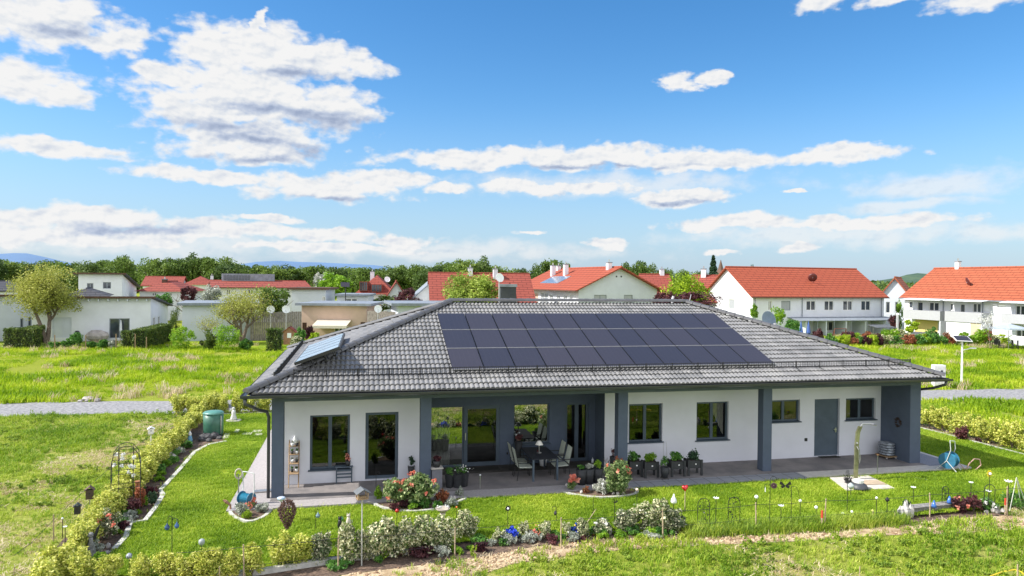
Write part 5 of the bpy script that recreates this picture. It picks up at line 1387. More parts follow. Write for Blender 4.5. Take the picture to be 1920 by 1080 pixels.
# ---- green tank, pond corner, statue
P, h, k = foot(400, 814, 769, ZL); w = 18*k; t = thing('rain_tank', 'large green plastic rain tank with domed lid by the left hedge', 'rain tank', P, .2); M_grn = pm('green plastic', (.045, .14, .10), .4, .12, 3)
m = MB(); m.lathe([(w*.92, 0), (w*.96, .03), (w*.98, h*.45), (w, h*.86)], n=16); m.build('body', M_grn, t, smooth=True)
m = MB(); m.lathe([(w*1.04, h*.86+.001), (w*1.05, h*.9), (w*.9, h*.95), (w*.4, h*.985), (.001, h)], n=16); m.build('lid', pm('light green plastic', (.10, .26, .22), .4, .12, 3), t, smooth=True)
m = MB(); m.tube([(w*.7, -w*.76, .05), (w*.7, -w*.76, h*.8)], .02, 6); m.build('pipe', M_steel, t)
rocks([(386, 824, 26, 12), (402, 822, 24, 12), (378, 828, 16, 10), (392, 829, 14, 8), (412, 824, 16, 7)], pm('dark slate stone', (.06, .06, .065), .8, .4, 9, .5), 'dark stone slab of the heap before the green tank', 'dark stones before the green tank')
for i, (x0_, x1_, y_, w_, mt, lb) in enumerate([(438, 446, 812, 6, M_kerb, 'dark'), (453, 470, 816, 4, M_pale, 'p'), (472, 488, 811, 4, M_pale, 'p'), (476, 490, 817, 4, M_pale, 'p'), (418, 428, 822, 9, M_pale, 'p')]):
    a = G(x0_, y_, ZL); b = G(x1_, y_, ZL); c = G(x1_+4, y_-w_, ZL); d_ = G(x0_+4, y_-w_, ZL); m = MB(); m.prism(ccw([tuple(q[:2]) for q in (a, b, c, d_)]), -.02, .03); one('stepping_stone', m, mt, 'flat stepping stone laid in the lawn near the green tank', 'stepping stone', (0, 0, ZL), 'stepping stones in the lawn')
P, h, k = foot(438, 789, 770, ZL); t = thing('statue', 'small white sitting statue on a round stone plate in the back lawn', 'statue', P); MB().lathe([(14*k, 0), (14*k, .04), (.001, .045)], n=20).build('plate', M_pale, t)
m = MB(); m.lathe([(.13, .046), (.15, .12), (.09, .3), (.1, .42), (.05, .52)], n=10); m.sph((0, 0, .58), .07, 8, 6); m.build('figure', pm('white stone', (.6, .6, .6), .7), t, smooth=True)
P, h, k = foot(356, 830, 812); t = thing('garden_gnome', 'small garden figure in blue and white beside the left hedge', 'garden figure', P); MB().lathe([(.09, 0), (.11, .1), (.07, .28)], n=10).build('body', pm('blue glaze', (.12, .3, .45), .4), t, smooth=True); m = MB(); m.sph((0, 0, .34), .065, 8, 6); m.lathe([(.07, .38), (.001, .5)], n=8); m.build('head', M_white, t)
P, h, k = foot(170, 1052, 995); t = thing('garden_figure', 'dark crouching metal figure with raised wing in the lower left bed', 'garden figure', P, .3); m = MB(); m.lathe([(.08, 0), (.12, .12), (.1, .3), (.05, .48), (.06, .56)], n=8); m.sph((0, 0, .62), .07, 8, 6); m.build('body', pm('weathered zinc', (.2, .2, .21), .6, .5, 20), t, smooth=True)
m = MB(); m.slab([(.02, 0, .5), (.12, 0, .78), (.2, 0, .85), (.1, 0, .5)], .02); m.build('wing', M_black, t)
P, h, k = foot(258, 945, 902, ZF); t = one('terracotta_column', MB().lathe([(.09, 0), (.07, .05), (.065, h*.9), (.09, h)], n=10), pm('rusty steel', (.3, .12, .05), .8, .3, 12), 'rusty steel column under the rose arch', 'ornament', P)

# hose stand with blue reel, left corner of the terrace
def hose_reel(P, s, lab, rz, tall=1.05):
    t = thing('hose_reel', lab, 'hose reel', P, rz); M_bl = pm('turquoise hose', (.02, .20, .32), .4, .2, 30); M_lb = pm('pale plastic', (.55, .58, .58), .5)
    m = MB()
    for i in range(9): y_ = -.16+i*.04; m.lathe([(.19*s, -.02), (.21*s, 0), (.19*s, .02)], n=16); m.v[-48:] = [(v[0], y_+v[2], v[1]+.32*s) for v in m.v[-48:]]
    m.build('hose', M_bl, t)
    m = MB()
    for y_ in (-.19, .19): m.lathe([(.02, -.008), (.27*s, -.008), (.27*s, .008), (.02, .008)], n=18); m.v[-72:] = [(v[0], y_+v[2], v[1]+.32*s) for v in m.v[-72:]]
    m.build('drum', pm('blue drum plastic', (.03, .15, .26), .4), t)
    m = MB()
    for y_ in (-.22, .22): m.tube([(-.3*s, y_, 0), (0, y_, .32*s), (.12*s, y_, .7*s), (.1*s, y_, tall)], .014, 6)
    m.tube([(.1*s, -.22, tall), (.02*s, 0, tall+.03), (.1*s, .22, tall)], .014, 6)
    for y_ in (-.22, .22): m.tube([(.3*s, y_, 0), (0, y_, .32*s)], .014, 6)
    m.build('frame', M_lb, t); return t


P = G(462, 948, 0); hose_reel((P[0], P[1], 0), .68, 'hose reel with turquoise hose on a pale frame at the left terrace corner', .9, .95)
P, h, k = foot(447, 948, 880, ZL); t = thing('hose_holder', 'pale coiled hose hung on a post at the left terrace corner', 'hose holder', P, .25); MB().tube([(0, 0, 0), (0, 0, h-.15)], .02, 6).build('post', M_steel, t)
m = MB()
for i in range(6): r = .15-.012*(i % 3); m.tube([(r*math.cos(a)*.7, -.03+.012*i, h-.13+r*math.sin(a)) for a in np.linspace(0, 2*PI, 17)], .011, 5)
m.build('coiled_hose', pm('beige hose', (.52, .47, .40), .6), t)
P, h, k = foot(432, 958, 940, ZL); m = MB(); m.tube([(0, 0, 0), (0, 0, h*.6), (-.12, 0, h), (-.2, 0, h+.05)], [.03, .03, .05, .02], 6); one('bird_figure', m, pm('brown white figure', (.3, .16, .1), .6, .6, 30), 'small brown and white bird figure at the left tip of the corner bed', 'ornament', P)
m = MB(); Pm = G(505, 920, .01); m.box((-.45, -.12, 0), (.3, .1, .03)); one('brush', m, M_steel, 'grey flat tool lying on the side path beside the corner pillar', 'tool', Pm, rz=.1)
# hose reel on the right and a second small one
P = G(1779, 880, 0); hose_reel((P[0], P[1], 0.004), 1.05, 'turquoise hose reel on a tall frame at the right end of the terrace', -1.1, 1.0)
P = G(1811, 882, ZL); m = MB(); m.tube([(.0, 0, .0), (.12, 0, .25), (.3, 0, .42), (.5, 0, .40), (.55, 0, .2), (.35, 0, .02)], .018, 6); m.tube([(-.5, .1, .02), (-.3, .05, .35), (-.1, 0, .1), (0, 0, 0)], .018, 6); one('hose_loop', m, pm('pink grey hose', (.45, .28, .24), .5), 'loop of reddish hose arching beside the right hose reel', 'hose', P, rz=-.2)
m = MB(); m.tube([G(x_, y_, ZL+.02) for x_, y_ in [(1630, 898), (1660, 897), (1690, 894), (1715, 895), (1740, 900)]], .014, 5); one('hose_or_shadow', m, M_black, 'thin black line drawn as the shower shadow on the lawn', 'hose')  # black tube laid in place of the shower's cast shadow

# ---- garden shower on its slab
sh = pxs([(1556, 897), (1588, 921), (1678, 917), (1628, 893)], ZL); m = MB(); m.prism(sh, ZL-.1, ZL+.035); one('shower_slab', m, M_pale, 'pale square concrete slab under the garden shower', 'slab')
P, h, k = foot(1604, 898, 795, ZL+.035); t = thing('garden_shower', 'curved olive and steel garden shower column with overhead arm on the pale slab', 'garden shower', P, -.2)
m = MB(); vs = []; fs = []; prof = [(0, 0), (.02, h*.3), (.02, h*.6), (.06, h*.85), (.14, h*.96)]
for x_, z_ in prof: vs += [(x_-.06, -.04, z_), (x_+.06, -.04, z_), (x_+.06, .04, z_), (x_-.06, .04, z_)]
for i in range(4): b = 4*i; fs += [(b+j, b+(j+1) % 4, b+4+(j+1) % 4, b+4+j) for j in range(4)]
fs += [(3, 2, 1, 0), (16, 17, 18, 19)]; m.add(vs, fs); m.build('column', pm('olive polished panel', (.27, .28, .16), .32, .3, 5, metal=.6), t)
m = MB(); m.tube([(.14, 0, h*.95), (.2, 0, h), (.42, 0, h+.02), (.60, 0, h)], .022, 6); m.lathe([(.02, .03), (.1, .005), (.1, -.005)], (.60, 0, h-.03), 12); m.build('shower_arm', M_steel, t)
m = MB(); m.sph((0, -.07, h*.66), .04, 8, 6); m.tube([(0, -.06, h*.6), (.03, -.12, h*.55), (.08, -.1, h*.3), (.12, -.09, h*.38), (.05, -.1, h*.6)], .012, 5); m.build('mixer', M_steel, t)
P = G(1611, 916, ZL+.035); t = thing('parasol_stand', 'dark domed parasol stand with short white tube on the front of the slab', 'parasol stand', P); MB().lathe([(.27, 0), (.27, .05), (.22, .14), (.12, .19), (.001, .2)], n=18).build('dome', pm('dark grey plastic', (.05, .055, .065), .5), t, smooth=True); MB().lathe([(.15, .19), (.16, .28), (.001, .29)], (0, .03, 0), 14).build('tube', M_white, t)
P = G(1632, 905, ZL+.036); one('board', MB().box((-.35, -.25, 0), (.4, .2, .03)), pm('beige board', (.45, .36, .26), .8), 'beige flat tray lying on the slab beside the shower', 'tray', P, rz=-.1)
P = G(1590, 905, ZL+.036); m = MB()
for i in range(26): a = rnd.uniform(0, 6.28); m.tube([(rnd.uniform(-.1, .1), rnd.uniform(-.1, .1), 0), (.15*math.cos(a), .12*math.sin(a), rnd.uniform(.08, .28))], [.02, .008], 4)
one('metal_sculpture', m, M_black, 'tangled black metal sculpture at the left of the shower', 'sculpture', P)

# ---- things on the terrace
M_pot = pm('anthracite planter plastic', (.03, .032, .036), .6, .15, 8); M_soil = pm('potting soil', (.03, .02, .014), .95, .4, 30)


def pot(P, r, h, lab, plantm=None, ph=.25, pw=1.1, square=False, stand=0.0, n=350, leaf=.03, name='potted_plant', flowers=None, seed=0, potm=None, group=None, asp=.5):
    t = thing(name, lab, 'potted plant' if plantm else 'pot', P, 0 if not square else .1, group)
    nn = 4 if square else 14; m = MB(); m.lathe([(r*.72, stand), (r, stand+h), (r*.9, stand+h), (r*.85, stand+h-.03)], n=nn); m.build('pot', potm or M_pot, t, smooth=not square)
    MB().lathe([(r*.86, stand+h-.035), (.001, stand+h-.03)], n=nn).build('soil', M_soil, t)
    if stand:
        m = MB()
        for a in (0.6, 2.2, 3.8, 5.3): m.tube([(r*.8*math.cos(a), r*.8*math.sin(a), stand+.02), (r*math.cos(a), r*math.sin(a), 0)], .008, 4)
        m.build('stand', M_black, t)
    if plantm:
        me = crown_mesh('foliage', n, r*pw, r*pw, ph*.5, 12, leaf, seed+500, plantm, .4, .3, stand+h+ph*.42, -.8, asp); link('foliage', me, t)
        if flowers: C = np.random.default_rng(seed).normal(size=(30, 3))*np.array([r*.6, r*.6, ph*.25])+np.array([0, 0, stand+h+ph*.6]); link('blossoms', np_mesh('blossoms', leaf_arrays(C, .03, np.random.default_rng(seed), .8), 4, flowers), t)
    return t


def TP(x, y): P = G(x, y, 0); return (P[0], P[1], 0.0)


pot(TP(843, 914), .16, .42, 'left one of three tall black pots behind the rose bed, with grassy leaves', L_herb, .35, 1.1, True, seed=1, asp=.2)
pot(TP(858, 914), .16, .42, 'middle one of three tall black pots behind the rose bed, with thin blades', L_herb, .4, .9, True, seed=2, n=160, asp=.15)
pot(TP(870, 912), .16, .44, 'right one of three tall black pots behind the rose bed, with pale blooms', L_herb, .22, 1.0, True, seed=3, flowers=L_white)
pot(TP(1090, 908), .18, .5, 'left one of three dark ribbed pots by the second bed, nearly bare', L_herb, .15, .9, seed=4, n=180)
pot(TP(1104, 907), .18, .5, 'middle one of three dark ribbed pots by the second bed, grey foliage', L_silver, .2, .9, seed=5, n=200)
pot(TP(1120, 905), .18, .48, 'right one of three dark ribbed pots by the second bed, bright green leaves', L_fresh, .35, 1.2, seed=6)
P = TP(818, 916); t = thing('plinth', 'square grey plinth with pale top beside the second pillar', 'plinth', P, .05); MB().box((-.16, -.16, 0), (.16, .16, .66)).build('block', pm('grey plinth', (.17, .17, .2), .8), t); MB().box((-.19, -.19, .661), (.19, .19, .69)).build('top', M_pale, t)
pot((P[0], P[1], .69), .14, .2, 'dark round pot with purple blooms standing on the grey plinth', L_purple, .2, 1.1, seed=7)
pot(TP(771, 898), .12, .3, 'small black pot with dark shrub before the wall beside the door', L_conifer, .36, 1.1, seed=8, stand=.14)
pot(TP(672, 897), .13, .26, 'black pot on a wire stand right of the slatted bench', None, stand=.18, seed=9)
P = TP(645, 904); t = thing('side_bench', 'small slate blue slatted bench under the first window', 'bench', P, .02)
m = MB()
for z in (.16, .27, .38): m.box((-.24, -.1, z), (.24, -.075, z+.045))
for x_ in (-.26, .22): m.box((x_, -.1, 0), (x_+.04, -.06, .5)); m.box((x_, .1, 0), (x_+.04, .14, .5))
m.build('frame', M_anth, t); m = MB(); m.box((-.28, -.12, .501), (.28, .16, .53)); m.build('top', M_anth, t)
pot((P[0]+.12, P[1], .53), .09, .17, 'small dark pot with drooping red flower on the slatted bench', L_purple, .22, .8, seed=10, n=60, flowers=L_pink)
# ladder shelf with plants
P = TP(553, 906); P = (P[0], P[1]-.32, 0); t = thing('ladder_shelf', 'narrow wooden ladder shelf leaning beside the corner pillar', 'shelf', P, .03); m = MB()
for x_ in (-.16, .14): m.tube([(x_, -.2, 0), (x_, .2, 1.45)], .018, 4)
m.build('rail', M_wood, t)
sh_z = [.42, .72, 1.0, 1.25]
for z in sh_z: m = MB(); m.box((-.155, -.2+.28*z-.12, z), (.135, .2, z+.018)); m.build('shelf_board', M_wood, t)
for i, z in enumerate(sh_z):
    for j in (-1, 1):
        pot((P[0]+j*.07, P[1]+.06, z+.019), .05, .09, 'small pot with a plant on the wooden ladder shelf', [L_silver, L_herb][(i+j) % 2], .1, 1.1, n=60, leaf=.022, seed=20+2*i+j, group='small pots on the ladder shelf', potm=[M_pot, M_globe][(i+(j > 0)) % 2])
one('lantern', MB().lathe([(.05, 0), (.06, .12), (.03, .2), (.001, .26)], n=10), M_globe, 'white lantern on top of the ladder shelf', 'lantern', (P[0], P[1]+.12, 1.34))
# raised planters
for i, (x0_, x1_, y_, pl, lab) in enumerate([(1180, 1206, 895, L_herb, 'leftmost raised planter box, filled with dark leaves'), (1208, 1236, 896, L_fresh, 'second raised planter box, with purple and green lettuce'), (1258, 1286, 894, L_herb, 'third raised planter box, tall green herbs'), (1289, 1318, 892, L_conifer, 'rightmost raised planter box, with a bushy shrub')]):
    a = G(x0_, y_, 0); b = G(x1_, y_, 0); c = ((a+b)/2); w = np.linalg.norm((b-a)[:2]); t = thing('raised_planter', 'dark plastic '+lab, 'planter', (c[0], c[1]+.15, 0), -.02, 'raised planter boxes'); m = MB(); m.box((-w/2+.04, -.15, .26), (w/2-.04, .2, .52)); m.build('box', M_pot, t)
    for sx in (-1, 1):
        for sy in (-.16, .18): m = MB(); m.cbox((sx*(w/2-.03), sy+.01, .27), (.07, .05, .54)); m.build('leg', M_pot, t)
    MB().box((-w/2+.07, -.12, .521), (w/2-.07, .17, .53)).build('soil', M_soil, t)
    me = crown_mesh('foliage', 700, w*.48, .2, .22 if i != 3 else .3, 16, .034, 600+i, pl, .4, .3, .66, -.6); link('foliage', me, t)
    MB().cbox((.02, -.153, .4), (.05, .006, .04)).build('tag', M_white, t)
P = TP(1246, 898); t = pot(P, .15, .34, 'black pot on a plant trolley between the planter boxes, with green leaves', L_herb, .45, 1.3, seed=30, stand=.06)
m = MB(); m.tube([(-.06, 0, .5), (-.05, 0, 1.25)], .005, 4); m.tube([(.08, 0, .5), (.05, 0, 1.25)], .005, 4); m.tube([(-.05, 0, 1.25), (.05, 0, 1.25)], .005, 4); m.build('support', M_steel, t)
# bare branches and vase by the white wall
P = TP(1140, 893); t = thing('branch_vase', 'bare twisted branches standing in a tall pot by the white wall', 'vase', P); bm_, tp_ = branch_mesh('b', .8, .02, .9, 2, 77, M_bark, first=.5); bm_.build('branches', M_bark, t); MB().lathe([(.09, 0), (.11, .3), (.09, .3)], n=10).build('pot', M_pot, t)
pot(TP(1152, 890), .17, .62, 'dark spiky plant in a tall black pot left of the third pillar', L_purple, .35, 1.1, seed=31, asp=.25)
# bags on a trolley
P = TP(1662, 858); t = thing('trolley', 'small metal plant trolley under the stacked sacks', 'trolley', P, .0); m = MB(); m.box((-.25, -.3, .08), (.25, .3, .11)); m.build('platform', M_wood, t)
for sx in (-.2, .2):
    for sy in (-.25, .25): MB().sph((sx, sy, .04), .04, 8, 6).build('wheel', M_steel, t, smooth=True)
for i in range(5):
    m = MB(); m.sph((0, 0, .05), (.27, .33, .062), 12, 6); o = one('sack', m, pm('silver grey sack', (.38, .42, .48), .45, .5, 8, col2=(.12, .13, .15)), 'silver grey sack in the stack beside the wing wall', 'sack', (P[0], P[1], .12+i*.095), 'silver sacks stacked on the trolley', smooth=True, rz=.1*(i % 3-1))
one('doormat', MB().box((-.55, -.22, .001), (.55, .22, .018)), pm('dark coir mat', (.03, .028, .026), .95, .4, 30), 'dark doormat in front of the sliding door', 'doormat', (*G(907, 880, 0)[:2], 0.004)); one('doormat', MB().box((-.4, -.15, .001), (.4, .15, .015)), pm('dark coir mat', (.03, .028, .026), .95), 'thin dark doormat at the slate grey side door', 'doormat', (*G(1554, 857, 0)[:2], 0.004))

# dining table and chairs
c1, c2, c3, c4 = [G(x_, y_, .74) for x_, y_ in ((1000, 860), (1043, 860), (1022, 838.5), (981, 839))]
tc_ = (c1+c2+c3+c4)/4; w = (np.linalg.norm(c2-c1)+np.linalg.norm(c3-c4))/2; d_ = 1.7; t = thing('dining_table', 'dark glass-topped dining table on the covered terrace', 'table', (tc_[0], tc_[1], 0), 0); w = .92
MB().box((-w/2, -d_/2, .72), (w/2, d_/2, .745)).build('tabletop', pm('dark grey glass top', (.03, .033, .042), .65, .1, spec=.12), t)
for sx in (-1, 1):
    for sy in (-1, 1): MB().box((sx*(w/2-.05)-.03, sy*(d_/2-.05)-.03, 0), (sx*(w/2-.05)+.03, sy*(d_/2-.05)+.03, .72)).build('leg', M_anth, t)
M_sling = pm('pale green grey textile', (.50, .54, .47), .8, .08, 30)


def chair(P, rz, lab):
    t = thing('dining_chair', lab, 'chair', P, rz, 'chairs around the dining table'); m = MB(); m.slab([(-.25, -.24, .42), (.25, -.24, .42), (.25, .24, .44), (-.25, .24, .44)][::1], .02); m.build('seat', M_sling, t)
    m = MB(); m.slab([(-.24, .235, .5), (.24, .235, .5), (.24, .36, 1.02), (-.24, .36, 1.02)], .02); m.build('backrest', M_sling, t)
    for sx in (-1, 1):
        MB().tube([(sx*.27, -.25, 0), (sx*.27, -.22, .44), (sx*.27, -.2, .64)], .013, 5).build('leg', M_black, t); MB().tube([(sx*.27, .3, 0), (sx*.27, .24, .42), (sx*.26, .37, 1.04)], .013, 5).build('leg', M_black, t); MB().tube([(sx*.27, -.2, .64), (sx*.27, .27, .64)], .016, 5).build('armrest', M_black, t)
    return t


chair((tc_[0]-.62, tc_[1]-.38, 0), PI/2, 'pale sling chair on the left side of the table, nearer to the lawn'); chair((tc_[0]-.62, tc_[1]+.35, 0), PI/2, 'pale sling chair on the left side of the table, nearer to the house')
chair((tc_[0]+.62, tc_[1]-.38, 0), -PI/2, 'pale sling chair on the right side of the table, nearer to the lawn'); chair((tc_[0]+.62, tc_[1]+.35, 0), -PI/2, 'pale sling chair on the right side of the table, nearer to the house')
t = thing('table_lamp', 'table lamp with white cone shade standing on the dining table', 'lamp', (tc_[0]-.02, tc_[1]-.05, .745)); MB().lathe([(.08, 0), (.08, .02), (.02, .03), (.02, .3)], n=10).build('lamp_base', M_steel, t); MB().lathe([(.14, .29), (.06, .42), (.001, .43)], n=14).build('lamp_shade', pm('white fabric', (.8, .78, .74), .8), t)
pot((tc_[0]-.12, tc_[1]-.2, .746), .05, .08, 'tiny dark pot beside the lamp on the dining table', L_purple, .1, 1.2, n=50, leaf=.02, seed=40)
pot((9.95-.9, YW_C-.35, 0), .16, .35, 'white pot with dark plant between table and house wall', L_herb, .5, 1.4, seed=41, potm=M_globe, n=300); pot((8.15, YW_C-.32, 0), .14, .9, 'slim candle-white vase with dark plant left of the table', L_purple, .35, 1.3, seed=42, potm=M_pot)
one('wall_hook', MB().sph((0, 0, 0), (.03, .03, .05), 8, 5), M_black, 'small dark tap on the slate blue wall beside the sliding door', 'tap', (oS[2]+.28, YW_C-.03, .42))
one('lantern', MB().lathe([(.04, 0), (.05, .12), (.02, .16), (.001, .22)], n=8), M_globe, 'small white lantern on the floor by the screened door', 'lantern', TP(1111, 868)); one('wall_lamp', MB().lathe([(.05, 0), (.05, .12)], n=8), M_globe, 'white figure standing inside the terrace near the windows', 'ornament', (oF[0]+.1, YW_C-.12, 1.0))
# lamp and cabinet beyond the house
P, h, k = foot(1803, 722, 632); t = thing('solar_street_lamp', 'tall white pole lamp with a small tilted solar panel beside the gravel road', 'street lamp', P, -.3); MB().tube([(0, 0, 0), (0, 0, h-.25)], [.075, .055], 8).build('pole', M_white, t); m = MB(); m.slab([(-.55, -.35, h-.22), (.5, -.35, h-.26), (.5, .3, h+.05), (-.55, .3, h+.09)], .05); m.build('panel_frame', M_white, t)
m = MB(); m.slab([(-.50, -.31, h-.189), (.45, -.31, h-.225), (.45, .26, h+.048), (-.50, .26, h+.085)], .012); m.build('solar_cells', M_pv, t); m = MB(); m.tube([(0, 0, h-.9), (.5, -.1, h-.75)], .03, 6); m.cbox((.62, -.12, h-.73), (.4, .16, .08)); m.build('lamp_head', M_white, t); MB().lathe([(.35, -.02), (.35, .12), (.001, .14)], n=12).build('foundation', M_kerb, t)
P, h, k = foot(1759, 728, 684); t = thing('power_cabinet', 'white electrical cabinet standing by the gravel road behind the right roof corner', 'cabinet', P, -.25); MB().box((-.36, -.2, .02), (.36, .2, h)).build('housing', M_white, t); MB().box((-.34, -.212, .1), (.34, -.202, h-.08)).build('door', pm('off white', (.66, .66, .66), .5), t); MB().cbox((.1, -.216, h*.75), (.14, .006, .1)).build('sign', M_black, t)
# ================================================================== neighbourhood
def YH(x): return 527.4+.0096*(x-960)


def CZ(x, Z, z=ZF):
    P = CAM+Z*ray(x, YH(x)); return np.array([P[0], P[1], z])


def zat(x, y, Z): return float((CAM+Z*ray(x, y))[2])


def tilemat(name, c1, c2, row=.34):
    m = bpy.data.materials.new(name); m.use_nodes = True; t = NT(m.node_tree); b = m.node_tree.nodes['Principled BSDF']
    tc = t.n('ShaderNodeTexCoord'); v = tc.outputs['Object']; sep = t.n('ShaderNodeSeparateXYZ'); t.l(v, sep.inputs[0])
    n1 = t.noise(v, .5, 4, .6); n2 = t.noise(v, 5, 3, .7)
    sn = t.n('ShaderNodeSeparateXYZ'); t.l(tc.outputs['Normal'], sn.inputs[0])
    gt = t.math('GREATER_THAN', t.math('ABSOLUTE', sn.outputs[0]), t.math('ABSOLUTE', sn.outputs[1]))
    al = t.math('ADD', t.math('MULTIPLY', sep.outputs[1], gt), t.math('MULTIPLY', sep.outputs[0], t.math('SUBTRACT', 1.0, gt)))
    cb = t.n('ShaderNodeCombineXYZ'); t.l(al, cb.inputs[0]); t.l(sep.outputs[2], cb.inputs[1])
    br = t.n('ShaderNodeTexBrick'); t.l(cb.outputs[0], br.inputs['Vector']); br.inputs['Scale'].default_value = 1; br.inputs['Brick Width'].default_value = 1.15; br.inputs['Row Height'].default_value = .3; br.inputs['Mortar Size'].default_value = .035; br.inputs['Mortar Smooth'].default_value = .3
    edge = br.outputs['Fac']; f = edge
    c = t.mix(t.math('ADD', t.math('MULTIPLY', n1, .6), t.math('MULTIPLY', n2, .4)), c1, c2); c = t.mix(t.math('MULTIPLY', edge, .8), c, tuple(x*.3 for x in c1))
    t.l(c, b.inputs['Base Color']); b.inputs['Roughness'].default_value = .75; b.inputs['Specular IOR Level'].default_value = .3
    bp = t.n('ShaderNodeBump'); bp.inputs['Strength'].default_value = .3; bp.inputs['Distance'].default_value = .03; t.l(t.math('SUBTRACT', 1.0, f), bp.inputs['Height']); t.l(bp.outputs[0], b.inputs['Normal'])
    return m


M_orange = tilemat('orange red roof tiles', (.30, .062, .034), (.39, .10, .052), .9); M_orange2 = tilemat('bright orange roof tiles', (.33, .078, .038), (.42, .125, .06), .8); M_red = tilemat('brick red roof tiles', (.24, .05, .038), (.33, .09, .062), .8); M_droof = tilemat('dark slate roof', (.055, .055, .065), (.09, .09, .10))
M_groof = pm('grey flat roof edge', (.22, .25, .29), .6, .2, 2); M_ww = pm('white render', (.72, .74, .79), .9, .05, .6); M_wg = pm('greyish white render', (.58, .62, .69), .9, .05, .6); M_or = pm('orange beige render', (.58, .42, .33), .9, .08, .6); M_brown = pm('brown wood eaves', (.10, .05, .03), .7, .2); M_fg = farglass()
M_blind = pm('grey roller blind', (.36, .38, .41), .7, .05); M_wf = M_white; M_ym = pm('yellow render', (.68, .55, .22), .9, .05); M_gp = pm('grey balcony panel', (.40, .41, .43), .7, .04)


